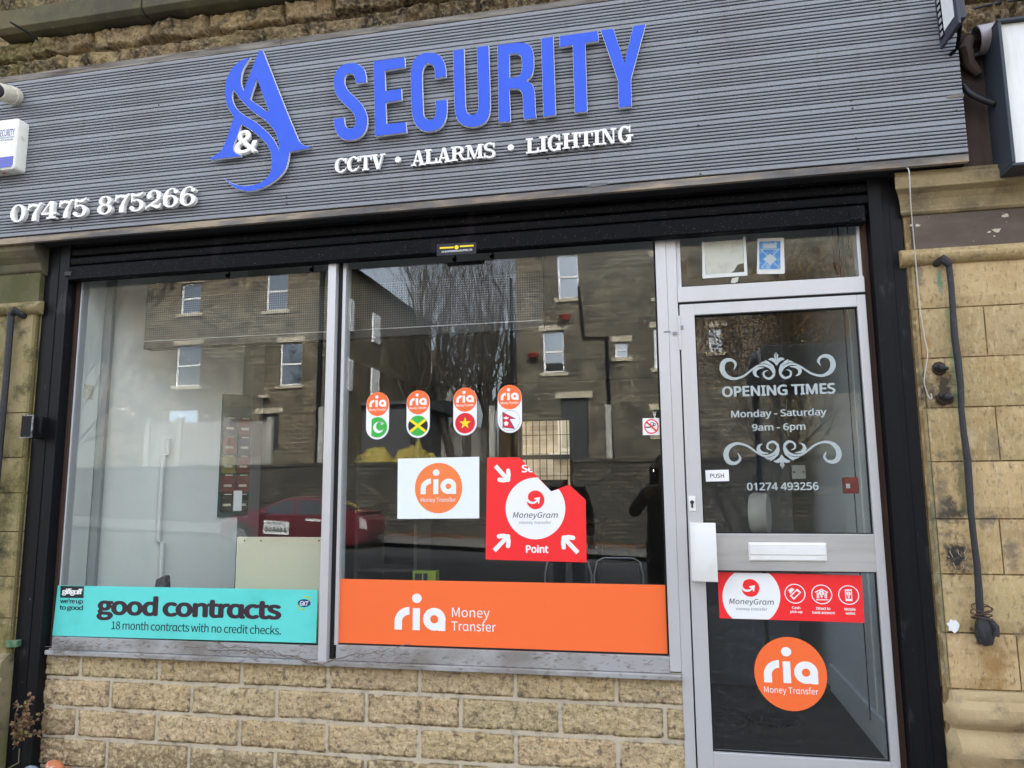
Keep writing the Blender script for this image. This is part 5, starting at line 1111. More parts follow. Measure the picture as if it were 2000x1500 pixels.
text_box(mb, 'CCTV & ALARMS & LIGHTING', 0, 0, 0, 0, ya - .0023, world=(xr - .15, z0 - .004, xr, z0 - .012)); text_box(mb, '07475 875266', 0, 0, 0, 0, ya - .0023, world=(xr - .10, z0 - .017, xr - .006, z0 - .028))
mb.build('lettering', m_navy, al)
mb = MB(); mb.lathe([(.001, -.003), (.009, -.002), (.009, .0), (.001, .0)], (px(8, 338, -.21)[0], -.21, az0 - .0005), 'z', 10); mb.build('red_led', m_flagred, al)
# neighbour's sign box on the right
ns = thing('neighbour_sign', 'dark grey framed light box sign with white panel at the right edge', 'sign', (1.75, -.3, 1.9))
yb = -.255
x0 = px(1976, 200, yb)[0]
mb = MB(); zt_ = px(1970, 34, yb)[1]; zb_ = px(1987, 323, yb)[1]
sx0 = px(1969, 240, yb)[0]; m_nf = M('slate_frame', (.04, .046, .06), .5, spec=.3, layers=[(9, .5, .75, (.025, .055, .06), (1, 1, .3), .6)])
mb.box(sx0, sx0 + .014, yb, -.06, zb_ + .014, zt_ - .014); mb.box(sx0, 2.6, yb, -.06, zt_ - .0135, zt_); mb.box(sx0, 2.6, yb, -.06, zb_, zb_ + .0135); mb.build('frame', m_nf, ns, bev=.003)
mb = MB(); mb.box(sx0 + .0145, 2.59, yb + .022, yb + .03, zb_ + .0145, zt_ - .0145); mb.build('panel', M('dirty_white_panel', (.74, .74, .72), .5, layers=[(7, .5, .72, (.5, .49, .45), (2, 1, .3), .6)]), ns)
# broken bits behind: old frieze timber, bent duct and cables between the two signs
fr = thing('old_frieze', 'bare dark old timber frieze exposed between the two signs', 'frieze', (1.5, -.05, 1.7))
m_oldwood = M('sooty_timber', (.055, .042, .036), .85, spec=.2, layers=[(6, .45, .65, (.12, .085, .07), (1, 1, .3), .7), (20, .62, .72, (.42, .40, .3), (1, 1, .4), .7)], bump=[(30, .5, (1, 1, .3), .006)])
mb = MB(); mb.box(1.0, 1.9, -.085, -.02, 1.354, 2.02); mb.build('board', m_oldwood, fr, bev=.004)
mb = MB(); mb.extr([(-.085, 1.9), (-.12, 1.92), (-.13, 1.95), (-.10, 1.96), (-.085, 1.98)], 1.2, 1.9); mb.build('moulding', m_oldwood, fr, bev=.003)
x_, z_ = px(1950, 245, -.09); mb = MB(); mb.box(x_ - .025, x_ + .03, -.1, -.086, 1.5, 1.76); mb.build('flaked_batten', M('flaked_paint', (.42, .39, .29), .9, layers=[(16, .46, .58, (.05, .04, .035), U3, .9)]), fr)
du = thing('metal_duct', 'broken grey metal duct end with a dark hole beside the sign', 'duct', (1.45, -.15, 2.05))
mb = MB(); c0 = px(1905, 82, -.13); n = 18
pts = [(c0[0] + .0, -.135, c0[1]), (c0[0] + .12, -.135, c0[1] + .012), (c0[0] + .42, -.135, c0[1] + .02)]
mb.tube(pts, .062, n, cap=False); mb.tube([(p[0] - .001, p[1], p[2]) for p in pts], .058, n, cap=False)
mb.build('pipe', M('galvanised', (.36, .33, .35), .6, metal=.3, layers=[(9, .5, .7, (.22, .2, .2), U3, .6)]), du, smooth='all')
mb = MB(); mb.tube([(c0[0] + .03, -.135, c0[1]), (c0[0] + .04, -.135, c0[1])], .057, n); mb.build('dark_inside', m_groove, du)
mb = MB(); mb.tube([(c0[0] - .02, -.13, c0[1] + .02), (c0[0] - .045, -.14, c0[1] - .03), (c0[0] - .03, -.12, c0[1] - .09), (c0[0] + .01, -.1, c0[1] - .13)], [.02, .028, .026, .02], 10); mb.build('elbow', m_oldwood, du, smooth=True)
cable('black_cable', 'thick black cable crossing the gap between the two signs', [c3(1880, 165, -.12), c3(1895, 182, -.14), c3(1920, 195, -.15), c3(1945, 203, -.16)], .014, m_blackcable)
# dried creeper and cobweb along the sill
mb = MB(); r2 = random.Random(11)
def squig(u0, u1, v0, v1, n_, y0=-.066, amp=4):
    out = []
    for i in range(n_ + 1):
        t_ = i / n_; out.append(c3(u0 + (u1 - u0) * t_ + r2.uniform(-3, 3), v0 + (v1 - v0) * t_ + r2.uniform(-amp, amp), y0 + r2.uniform(-.008, .004)))
    return out
for (u0, u1, v0, v1, n_, r) in ((360, 470, 1262, 1272, 9, .003), (470, 540, 1268, 1278, 7, .003), (540, 625, 1275, 1300, 8, .0032), (625, 690, 1300, 1278, 7, .0028), (690, 760, 1277, 1268, 6, .002), (415, 520, 1256, 1274, 9, .002), (430, 500, 1262, 1275, 7, .0022), (520, 600, 1272, 1290, 7, .002), (590, 650, 1290, 1302, 6, .0025), (760, 800, 1270, 1258, 5, .0015)):
    mb.tube(squig(u0, u1, v0, v1, n_), r, 5)
for k_ in range(260):
    u = r2.choice([r2.gauss(450, 50), r2.gauss(130, 25), r2.uniform(110, 1310), r2.gauss(740, 40)]); u = min(1318, max(104, u)); vb = 1262 + (u - 100) * .036
    v = vb + r2.uniform(-14, 12); L_ = r2.uniform(2, 11); an = r2.uniform(-.7, .7)
    mb.tube([c3(u, v, -.064), c3(u + L_ * .5, v + L_ * an * .5 + r2.uniform(-1, 1), -.068), c3(u + L_, v + L_ * an, -.063)], .0011, 3, cap=False)
tag(mb.build('dried_creeper', M('dead_stem', (.22, .18, .15), .9, layers=[(30, .45, .6, (.1, .075, .06), U3, .8)])), 'dead creeper stems and dust straggling along the window sill', 'dead plant')
mb = MB()
for k_ in range(110):
    u = 100 + abs(r2.gauss(0, 30)); v = 1258 + r2.uniform(-8, 34); 
    mb.tube([c3(u, v, -.05), c3(u + r2.uniform(-14, 22), v + r2.uniform(-14, 4), -.07)], .0007, 3, cap=False)
tag(mb.build('cobweb', M('cobweb_grey', (.42, .40, .36), .9)), 'grey cobweb clump in the left corner of the window sill', 'cobweb')
# weed with brown leaves in the bottom left corner
wp = thing('dry_weed', 'straggling weed with brown curled leaves at the left pilaster foot', 'weed', (-3.3, -.15, GZ))
mb = MB(); lf = MB(); r2 = random.Random(4)
stems = []
for k_ in range(9):
    u0, v0 = r2.uniform(24, 42), r2.uniform(1440, 1462); u1, v1 = r2.choice([(r2.uniform(20, 70), r2.uniform(1355, 1400)), (r2.uniform(60, 98), r2.uniform(1380, 1430))])
    pts = [c3(u0 + (u1 - u0) * t_ + r2.uniform(-2, 2), v0 + (v1 - v0) * (t_ ** .8) + r2.uniform(-3, 3), -.15 - .03 * math.sin(3 * t_) + .02 * k_ / 9) for t_ in (0, .2, .4, .6, .8, 1)]
    mb.tube(pts, [.0022, .002, .0018, .0015, .0012, .0008], 5)
    for p in pts[1:]:
        for j in range(5):
            a = Vector((r2.uniform(-1, 1), r2.uniform(-1, .3), r2.uniform(-1, .6))).normalized(); b_ = a.orthogonal().normalized() * r2.uniform(.005, .009); c = Vector(p) + a * .003; L_ = r2.uniform(.014, .028)
            lf.add([c, c + a * L_ * .5 + b_, c + a * L_ + Vector((0, .004, -.004)), c + a * L_ * .5 - b_ + Vector((0, -.004, .003))], [(0, 1, 2, 3)])
mb.tube([c3(38, 1462, -.16), (c3(36, 1490, -.16)), (-3.33, -.14, GZ)], .003, 5); mb.build('stems', M('green_brown_stem', (.12, .11, .05), .8), wp)
lf.build('leaves', M('curled_leaf', (.19, .10, .055), .8, layers=[(25, .5, .62, (.16, .17, .05), U3, .7), (40, .5, .6, (.07, .04, .025), U3, .6)]), wp)
# rubble at the foot of the wall
for (u, v, s, c, lab) in ((105, 1489, .032, (.50, .17, .075), 'broken orange brick lump at the foot of the block wall'), (60, 1500, .03, (.2, .24, .3), 'crumpled bluish wrapper at the foot of the left pilaster')):
    X, Z = px(u, v, -.11); mb = MB(); bm = bmesh.new(); bmesh.ops.create_icosphere(bm, subdivisions=3, radius=s)
    vs = [Vector((p.co.x * 1.5, p.co.y, p.co.z * .95)) * (1 + .38 * noise.noise(p.co * 24)) + Vector((X, -.11, Z - s * .6)) for p in bm.verts]; fs = [[q.index for q in f.verts] for f in bm.faces]; bm.free()
    mb.add(vs, fs)
    if lab.startswith('broken'): mb.box(X - .06, X + .05, -.16, -.05, GZ, Z - s * 1.2)
    else: mb.box(X - .05, X + .05, -.17, -.08, GZ, Z - s * 1.1)
    tag(mb.build('rubble' if lab.startswith('broken') else 'litter', M('rub' + lab[:3], c, .9, layers=[(30, .55, .68, (.6, .55, .5), U3, .8)], bump=[(40, .8, U3, .008)])), lab, 'rubble' if lab.startswith('broken') else 'litter')
# ================================================================== SHOP INTERIOR
m_wallw = M('white_wall_paint', (.66, .67, .64), .75, spec=.2, layers=[(2, .5, .75, (.58, .58, .54), (1, 1, .3), .5)])
m_walld = M('dark_grey_wall', (.20, .20, .19), .8, spec=.2)
m_walln = M('slate_blue_wall', (.075, .085, .11), .6, spec=.3, layers=[(3, .5, .7, (.06, .066, .085), (1, 1, .2), .6)])
m_wallb = M('pale_blue_wall', (.70, .75, .79), .6, spec=.3)
m_carpet = M('dark_carpet', (.03, .03, .032), .95, spec=.1, layers=[(90, .66, .74, (.2, .2, .2), U3, .6)])
def st(name, mb, mat): return tag(mb.build(name, mat), kind='structure')
FZ = -1.238
mb = MB(); mb.box(-3.5, 1.25, .11, 6.6, FZ - .1, FZ); st('shop_floor', mb, m_carpet)
mb = MB(); mb.box(-3.5, 1.25, .055, 6.6, 1.46, 1.6); st('ceiling', mb, M('ceiling_paint', (.55, .56, .54), .8))
mb = MB(); mb.add([(x, y, z) for z in (FZ, 1.46) for x, y in ((-3.16, .17), (-2.655, .70), (-2.60, .76), (-2.9, 1.53), (-3.3, 1.53), (-3.3, .17))], [(0, 1, 2, 3, 4, 5), (11, 10, 9, 8, 7, 6)] + [(i, 6 + i, 6 + (i + 1) % 6, (i + 1) % 6) for i in range(6)]); st('side_wall', mb, m_wallw)
mb = MB(); mb.box(-3.6, -3.42, 1.53, 6.6, FZ, 1.46); mb.box(-3.6, -3.3, .25, 1.53, FZ, 1.46); st('side_wall', mb, m_walld)
mb = MB(); mb.box(-3.16, -3.135, .046, .17, -.74, 1.4); tag(mb.build('window_reveal', m_wallw, bev=.002), kind='structure')
mb = MB(); mb.box(-3.135, -3.085, .172, .20, -.74, 1.4); tag(mb.build('corner_trim', M('grey_trim', (.28, .29, .29), .6), bev=.003), kind='structure')
wx0, wx1, wz0, wz1 = -1.975, -1.235, -.38, .985
mb = MB(); mb.box(-3.5, wx0, 6.5, 6.65, FZ, 1.46); mb.box(wx1, 1.25, 6.5, 6.65, FZ, 1.46); mb.box(wx0, wx1, 6.5, 6.65, FZ, wz0); mb.box(wx0, wx1, 6.5, 6.65, wz1, 1.46); st('back_wall', mb, m_walld)
mb = MB(); mb.box(.95, 1.1, .06, 6.6, FZ, 1.46); st('side_wall', mb, m_wallb)
mb = MB(); mb.box(.16, .78, 1.75, 1.85, FZ, 1.46); st('partition_wall', mb, m_walln)
mb = MB(); mb.box(.06, .16, 1.3, 3.4, FZ, 1.46); st('partition_wall', mb, m_walln)
mb = MB(); mb.box(.932, .9495, .12, 1.7, FZ, FZ + .16); tag(mb.build('skirting_board', m_wallb, bev=.003), kind='structure')
mb = MB(); mb.box(.943, .9497, .10, .16, FZ, 1.46); mb.box(.943, .9497, .62, .645, FZ + .165, 1.46); tag(mb.build('wall_trim', m_whitepl), kind='structure')
mb = MB(); mb.box(-3.12, -.03, .051, .33, -.80, -.752); mb.box(-3.12, -.03, .3, .33, FZ, -.80); tag(mb.build('window_shelf', m_wallw, bev=.003), kind='structure')
# back window with bars
bw = thing('back_window', 'barred window in the dark back wall of the shop with daylight behind', 'window', (-1.6, 6.5, wz0))
m_bwf = M('white_window_frame', (.62, .63, .64), .5)
def frame(mb, x0, x1, z0, z1, y0, y1, w): mb.box(x0, x0 + w, y0, y1, z0, z1); mb.box(x1 - w, x1, y0, y1, z0, z1); mb.box(x0 + w, x1 - w, y0, y1, z0, z0 + w); mb.box(x0 + w, x1 - w, y0, y1, z1 - w, z1)
mb = MB(); frame(mb, wx0 + .003, wx1 - .003, wz0 + .003, wz1 - .003, 6.51, 6.57, .045); mb.box(wx0 + .048, wx1 - .048, 6.505, 6.575, .42, .48); mb.build('frame', M('grey_frame', (.2, .2, .2), .5), bw, bev=.003)
mb = MB(); mb.box(wx0 + .048, wx1 - .048, 6.54, 6.546, wz0 + .048, .42); mb.box(wx0 + .048, wx1 - .048, 6.54, 6.546, .48, wz1 - .048); mb.build('glass_pane', glass_mat('back_glass', .03), bw)
for i in range(7): mb = MB(); x = wx0 + .09 + i * (wx1 - wx0 - .18) / 6; mb.tube([(x, 6.60, wz0 + .01), (x, 6.60, wz1 - .01)], .006, 6); mb.build('security_bar', m_iron, bw)
for z in (wz0 + .35, .2, .75): mb = MB(); mb.tube([(wx0 + .02, 6.612, z), (wx1 - .02, 6.612, z)], .005, 6); mb.build('security_bar', m_iron, bw)
yh = thing('yard_building', 'pale stone house with white window seen through the barred back window', 'building', (-1.5, 10, FZ))
m_yard = brickmat('yard_stone', (.80, .75, .64), (.62, .55, .45), (.80, .78, .74), .38, .13)
mb = MB(); mb.box(-9, 6, 10.5, 11, FZ - .2, 4.2); mb.build('wall', m_yard, yh)
mb = MB(); mb.box(-2.0, -1.2, 10.44, 10.52, .72, 1.9); mb.box(-2.15, -1.05, 10.4, 10.52, .58, .7); mb.box(-2.15, -1.0, 10.42, 10.52, -.28, -.05); mb.build('window_frame', m_white, yh)
mb = MB(); mb.box(-1.92, -1.64, 10.43, 10.44, .8, 1.82); mb.box(-1.56, -1.28, 10.43, 10.44, .8, 1.82); mb.build('window_pane', M('bright_curtain', (.55, .58, .55), .4), yh)
mb = MB(); mb.box(-9, 6, 6.7, 10.5, GZ - .2, FZ - .05); tag(mb.build('back_yard', m_flag), kind='structure')
# LED sign hanging in the window
led = thing('led_sign', 'wide black LED display panel hung on hooks inside the window', 'LED sign', (-1.7, .14, .8))
LX0, LX1, LZ0, LZ1 = -2.835, -.585, .797, 1.172
mb = MB(); mb.box(LX0, LX1, .13, .2, LZ0, LZ1); mb.build('casing', M('black_display_casing', (.01, .01, .011), .5), led, bev=.003)
def ledmat():
    m = bpy.data.materials.new('led_matrix'); m.use_nodes = True; n, l = m.node_tree.nodes, m.node_tree.links; p = n['Principled BSDF']; p.inputs['Roughness'].default_value = .6
    tc = n.new('ShaderNodeTexCoord'); sc = n.new('ShaderNodeVectorMath'); sc.operation = 'SCALE'; sc.inputs['Scale'].default_value = 1 / .0125; l.new(tc.outputs['Object'], sc.inputs[0])
    fr_ = n.new('ShaderNodeVectorMath'); fr_.operation = 'FRACTION'; l.new(sc.outputs[0], fr_.inputs[0])
    sb = n.new('ShaderNodeVectorMath'); sb.operation = 'SUBTRACT'; sb.inputs[1].default_value = (.5, .5, .5); l.new(fr_.outputs[0], sb.inputs[0])
    ml = n.new('ShaderNodeVectorMath'); ml.operation = 'MULTIPLY'; ml.inputs[1].default_value = (1, 0, 1); l.new(sb.outputs[0], ml.inputs[0])
    ln = n.new('ShaderNodeVectorMath'); ln.operation = 'LENGTH'; l.new(ml.outputs[0], ln.inputs[0])
    lt = n.new('ShaderNodeMath'); lt.operation = 'LESS_THAN'; lt.inputs[1].default_value = .17; l.new(ln.outputs['Value'], lt.inputs[0])
    mx = n.new('ShaderNodeMix'); mx.data_type = 'RGBA'; mx.inputs[6].default_value = (.008, .008, .009, 1); mx.inputs[7].default_value = (.13, .13, .12, 1); l.new(lt.outputs[0], mx.inputs[0]); l.new(mx.outputs[2], p.inputs['Base Color'])
    return m
mb = MB(); mb.box(LX0 + .01, LX1 - .01, .127, .1298, LZ0 + .045, 1.085); mb.build('matrix', ledmat(), led)
mb = MB(); mb.box(LX0, LX1, .1245, .1295, LZ0 + .041, LZ0 + .0445); mb.build('edge_strip', M('bright_edge', (.35, .35, .35), .4, metal=.6), led)
for x in (-2.35, -1.85, -1.05, -.85):
    mb = MB(); mb.tube([(x, .16, LZ1 - .01), (x + .006, .16, LZ1 + .03), (x - .006, .16, LZ1 + .06), (x, .16, 1.46)], .004, 5); mb.lathe([(.002, -.003), (.011, -.003), (.011, .003), (.002, .003)], (x, .15, LZ1 + .02), 'y', 10); mb.build('hook', m_black, led)
q0, q1 = px(226, 558, .5), px(254, 600, .5)
sp_ = thing('small_speaker', 'small black box hung by two hooks in the top left of the window', 'speaker', (q0[0], .5, q0[1]))
mb = MB(); mb.box(q0[0], q1[0], .5, .58, q1[1], q0[1]); mb.build('casing', m_black, sp_, bev=.003)
mb = MB(); xm = (q0[0] + q1[0]) / 2; mb.tube([(xm - .015, .54, q0[1]), (xm - .018, .54, q0[1] + .05)], .004, 5); mb.tube([(xm + .015, .54, q0[1]), (xm + .015, .54, q0[1] + .055)], .004, 5); mb.box(xm - .09, xm + .03, .52, .56, q0[1] + .05, q0[1] + .065); mb.tube([(xm, .54, q0[1] + .06), (xm, .54, 1.46)], .006, 5); mb.build('hanger', m_black, sp_)
# junction box on the reveal
jb = thing('switch_box', 'small cream switch box on the white reveal inside the left window', 'switch', (-3.1, .1, .1))
a = px(141, 750, .06); b_ = px(164, 778, .06)
mb = MB(); mb.box(a[0], b_[0], .06, .13, b_[1], a[1]); mb.build('casing', m_oldpl, jb, bev=.004)
mb = MB(); mb.box(a[0] + .028, b_[0] - .008, .055, .0598, b_[1] + .012, a[1] - .012); mb.build('rocker', m_whitepl, jb, bev=.001)
# heating pipe on the wall
hp = thing('wall_pipe', 'white painted pipe rising up the bright side wall inside', 'pipe', (-2.87, .44, -.5))
mb = MB(); mb.tube([(-2.872, .44, FZ), (-2.872, .44, -.28), (-2.888, .423, -.27), (-2.888, .423, .22), (-2.872, .44, .23), (-2.872, .44, .32)], .014, 8); mb.build('pipe', m_wallw, hp, smooth=True)
# card display on the side wall
cd = thing('card_display', 'dark teal wall rack of colourful phone cards inside the window', 'display rack', (-2.6, .72, .3))
A_, B_ = px(431, 890, .66), px(489, 890, .80)
ang = math.atan2(.80 - .66, B_[0] - A_[0]); cm = Matrix.Translation((A_[0], .66, 0)) @ Matrix.Rotation(ang, 4, 'Z'); cw = math.hypot(B_[0] - A_[0], .14)
cz0, cz1 = px(431, 1010, .66)[1], px(437, 769, .66)[1]
def place(mb): mb.v = [cm @ p for p in mb.v]; return mb
mb = MB(); mb.box(0, cw, 0, .02, cz0, cz1); place(mb).build('backboard', M('dark_teal', (.01, .06, .065), .5), cd)
cols = [(.03, .03, .03), (.03, .03, .03), (.42, .06, .05), (.42, .06, .05), (.48, .38, .03), (.36, .03, .03), (.34, .03, .03), (.02, .04, .12), (.04, .06, .16), (.36, .03, .03)]
ch_ = (cz1 - cz0) * .155
for i in range(5):
    for j in range(2):
        x0 = .006 + j * cw * .5; z0 = cz0 + .03 + i * ch_
        mb = MB(); mb.box(x0, x0 + cw * .43, -.012 - .004 * (i % 2), -.004, z0, z0 + ch_ * .9); mb.box(x0 + cw * .12, x0 + cw * .36, -.018, -.012, z0 + ch_ * .88, z0 + ch_ * .93, 1); mb.box(x0 + cw * .08, x0 + cw * .34, -.0175, -.0165, z0 + ch_ * .3, z0 + ch_ * .42, 1); place(mb).build('phone_card', [M('card_ink%d' % (i * 2 + j), tuple(c * .33 for c in cols[i * 2 + j]), .4), m_oldpl], cd)
mb = MB(); mb.box(cw * .45, cw * .72, -.026, -.019, cz0 + .035, cz0 + .035 + ch_ * 1.05); place(mb).build('leaflet', m_white, cd)
# cream board, bag, leaflet box on the window shelf
q0, q1 = px(467, 1050, .12), px(633, 1047, .12)
cb_ = thing('cream_board', 'plain cream board with screw holes standing in the left window', 'board', ((q0[0] + q1[0]) / 2, .12, -.75))
mb = MB(); mb.box(q0[0], q1[0], .10, .118, -.7515, (q0[1] + q1[1]) / 2); mb.build('board', m_cream, cb_, bev=.002)
mb = MB()
for u in (478, 510, 623):
    x = px(u, 1055, .1)[0]; z = px(u, 1056, .1)[1]; mb.lathe([(.0005, -.001), (.004, -.001), (.004, .001), (.0005, .001)], (x, .0985, z), 'y', 8)
mb.build('screw_holes', m_ink, cb_)
q0 = px(312, 1144, .2); mb = MB(); mb.add([(q0[0] - .05, .16, -.75), (q0[0] + .06, .16, -.75), (q0[0] + .06, .26, -.75), (q0[0] - .05, .26, -.75), (q0[0] - .02, .19, q0[1] + .035), (q0[0] + .04, .19, q0[1] + .06), (q0[0] + .04, .23, q0[1] + .055), (q0[0] - .02, .23, q0[1] + .035)], [(0, 1, 5, 4), (1, 2, 6, 5), (2, 3, 7, 6), (3, 0, 4, 7), (4, 5, 6, 7), (3, 2, 1, 0)])
tag(mb.build('crumpled_bag', M('purple_bag', (.07, .055, .065), .7, layers=[(40, .5, .62, (.22, .19, .2), U3, .7)]), bev=.008), 'crumpled dark bag behind the teal board in the left window', 'bag')
q0, q1 = px(806, 1115, .28), px(851, 1133, .28)
lb2 = thing('leaflet_box', 'small lime green box behind the orange banner in the window', 'box', (q0[0], .28, -.75))
mb = MB(); mb.box(q0[0], q1[0], .28, .34, -.7515, q0[1]); mb.build('carton', M('lime_card', (.22, .3, .03), .5), lb2, bev=.002)
mb = MB(); mb.box(q0[0] + .012, q0[0] + .05, .278, .2798, q1[1] - .03, q0[1] - .012); mb.box(q0[0] + .058, q0[0] + .08, .278, .2798, q1[1] - .03, q0[1] - .012); mb.build('black_print', m_ink, lb2)
# two metal framed chairs just inside
m_seat = M('dark_seat', (.02, .02, .022), .7)
def chair(u0, u1, lab):
    y = 1.15; X0, X1 = px(u0, 1100, y)[0], px(u1, 1100, y)[0]; zt_ = px((u0 + u1) / 2, 1090, y)[1]
    t = thing('chair', lab, 'chair', ((X0 + X1) / 2, y, FZ), 'chairs behind the orange banner')
    mb = MB(); r = .0055; w = X1 - X0
    pts = [(X0 + .02, y + .03, FZ), (X0, y, zt_ - .1), (X0 + .02, y, zt_ - .02), (X0 + .06, y, zt_), (X1 - .06, y, zt_), (X1 - .02, y, zt_ - .02), (X1, y, zt_ - .1), (X1 - .02, y + .03, FZ)]
    mb.tube(pts, r, 8); mb.build('back_frame', M('chrome', (.28, .28, .29), .4, metal=.6), t, smooth=True)
    for x in (X0 + .03, X1 - .03):
        mb = MB(); mb.tube([(x, y + .42, FZ), (x, y + .36, FZ + .44)], r, 8); mb.build('leg', MATS['chrome'], t)
    mb = MB(); mb.box(X0 + .02, X1 - .02, y - .01, y + .42, FZ + .44, FZ + .5); mb.build('seat', m_seat, t, bev=.015)
    mb = MB(); mb.box(X0 + .02, X1 - .02, y + .01, y + .03, zt_ - .26, zt_ - .03); mb.build('backrest', m_seat, t, bev=.008)
chair(1064, 1155, 'dark chair with thin chrome back frame, nearer the mullion'); chair(1160, 1256, 'dark chair with thin chrome back frame, nearer the door')
# counter with a monitor in the dark middle of the shop
ct = thing('shop_counter', 'dark counter across the middle of the unlit shop', 'counter', (-1.6, 4.2, FZ))
mb = MB(); mb.box(-2.9, -.7, 4.0, 4.5, FZ, -.32); mb.build('body', M('navy_laminate', (.03, .034, .05), .5), ct, bev=.01)
mb = MB(); mb.box(-2.95, -.65, 3.95, 4.55, -.318, -.28); mb.build('worktop', M('grey_worktop', (.12, .12, .12), .5), ct, bev=.006)
mo = thing('monitor', 'black computer monitor in front of the barred back window', 'monitor', (-1.3, 4.3, -.28))
q0, q1 = px(1055, 937, 4.3), px(1108, 965, 4.3)
mb = MB(); mb.box(q0[0], q1[0], 4.3, 4.34, q1[1] - .02, q0[1]); mb.build('screen', m_black, mo, bev=.004); mb = MB(); mb.box((q0[0] + q1[0]) / 2 - .03, (q0[0] + q1[0]) / 2 + .03, 4.345, 4.37, -.279, q1[1]); mb.box((q0[0] + q1[0]) / 2 - .1, (q0[0] + q1[0]) / 2 + .1, 4.27, 4.42, -.279, -.27); mb.build('stand', m_black, mo)
shf = thing('shelf_unit', 'tall pale grey shelf unit standing deep inside the shop', 'shelves', (-2.3, 3.0, FZ))
mb = MB(); mb.box(-2.75, -2.72, 2.9, 3.3, FZ, .5); mb.box(-2.2, -2.17, 2.9, 3.3, FZ, .5)
mb.build('side_panel', m_walld, shf)
for k_ in range(4):
    mb = MB(); mb.box(-2.72, -2.2, 2.9, 3.3, FZ + .1 + k_ * .45, FZ + .125 + k_ * .45); mb.build('shelf', m_walld, shf)
# things seen through the door
fa = thing('fire_alarm', 'red fire alarm call point on the pale wall behind the door glass', 'fire alarm', (.9, .4, .05))
q0, q1 = px(1649, 932, .3), px(1679, 964, .3)
mb = MB(); mb.box(q0[0], q1[0], .3, .36, q1[1], q0[1]); mb.build('casing', M('alarm_red', (.33, .015, .02), .4), fa, bev=.006)
mb = MB(); mb.box(q0[0] + .005, q0[0] + .022, .2975, .2998, q1[1] + .025, q0[1] - .03); mb.build('label_window', m_white, fa)
mb = MB(); mb.tube([(q0[0] + .06, .35, q0[1] - .01), (q0[0] + .06, .35, 1.3)], .003, 5); mb.tube([(q0[0] + .05, .35, q1[1] + .01), (q0[0] + .05, .35, FZ + .2)], .003, 5); mb.build('wire', m_blackcable, fa)
lsw = thing('light_switch', 'white square blanking plate on the slate blue partition behind the door', 'switch plate', (.7, 1.74, 0))
q0, q1 = px(1546, 909, 1.74), px(1574, 935, 1.74)
mb = MB(); mb.box(q0[0], q1[0], 1.735, 1.749, q1[1], q0[1]); mb.build('plate', m_whitepl, lsw, bev=.003)
mb = MB()
for fx in (.16, .84): mb.lathe([(.0005, -.001), (.006, -.001), (.006, .001), (.0005, .001)], (q0[0] + (q1[0] - q0[0]) * fx, 1.7345, (q0[1] + q1[1]) / 2), 'y', 8)
mb.build('screws', m_iron, lsw)
ht = thing('fan_heater', 'round white fan heater seen edge on behind the door glass', 'heater', (.5, 1.2, -.2))
q0 = px(1487, 1000, .9); zt_, zb_ = px(1485, 962, .9)[1], px(1492, 1044, .9)[1]
mb = MB(); rz = (zt_ - zb_) / 2; zc = (zt_ + zb_) / 2
mb.lathe([(.01, -.05), (rz * .93, -.045), (rz, -.03), (rz, .03), (rz * .9, .05), (.01, .06)], (0, 0, 0), 'y', 28); mb.v = [Matrix.Translation((q0[0], .95, zc)) @ Matrix.Rotation(R_(75), 4, 'Z') @ p for p in mb.v]; mb.build('fan_head', M('cream_enamel', (.55, .54, .49), .4), ht, smooth=True)
mb = MB(); mb.tube([(q0[0], .95, zb_), (q0[0], .95, FZ + .03)], .012, 10); mb.lathe([(.13, 0.013), (.13, .03), (.03, .04)], (q0[0], .95, FZ), 'z', 18); mb.build('stand', m_black, ht)
mb = MB(); mb.box(.15, .85, .14, .95, FZ, FZ + .012); tag(mb.build('door_mat', M('mat_black', (.018, .018, .018), .95, layers=[(150, .68, .74, (.35, .35, .33), U3, .8)])), 'black dusty mat on the floor behind the shop door', 'mat')
for (u, v0, v1, lab) in ((1658, 476, 504, 'dark red ribbon hanging in the fanlight, upper of the two'), (1630, 513, 536, 'dark red ribbon hanging in the fanlight, lower of the two')):
    a, b_ = px(u, v0, .5), px(u + 6, v1, .5); mb = MB()
    mb.add([(a[0] - .008, .5, a[1]), (a[0] + .008, .51, a[1]), (b_[0] + .006, .5, b_[1]), (b_[0] - .008, .49, b_[1]), (a[0] - .008, .503, a[1]), (a[0] + .008, .513, a[1]), (b_[0] + .006, .503, b_[1]), (b_[0] - .008, .493, b_[1])], [(0, 1, 2, 3), (7, 6, 5, 4), (0, 4, 5, 1), (1, 5, 6, 2), (2, 6, 7, 3), (3, 7, 4, 0)]); mb.tube([(a[0], .505, a[1]), (a[0], .505, 1.46)], .002, 4)
    tag(mb.build('ribbon', M('ribbon_red', (.2, .015, .03), .6)), lab, 'ribbon', 'ribbons hanging in the fanlight')
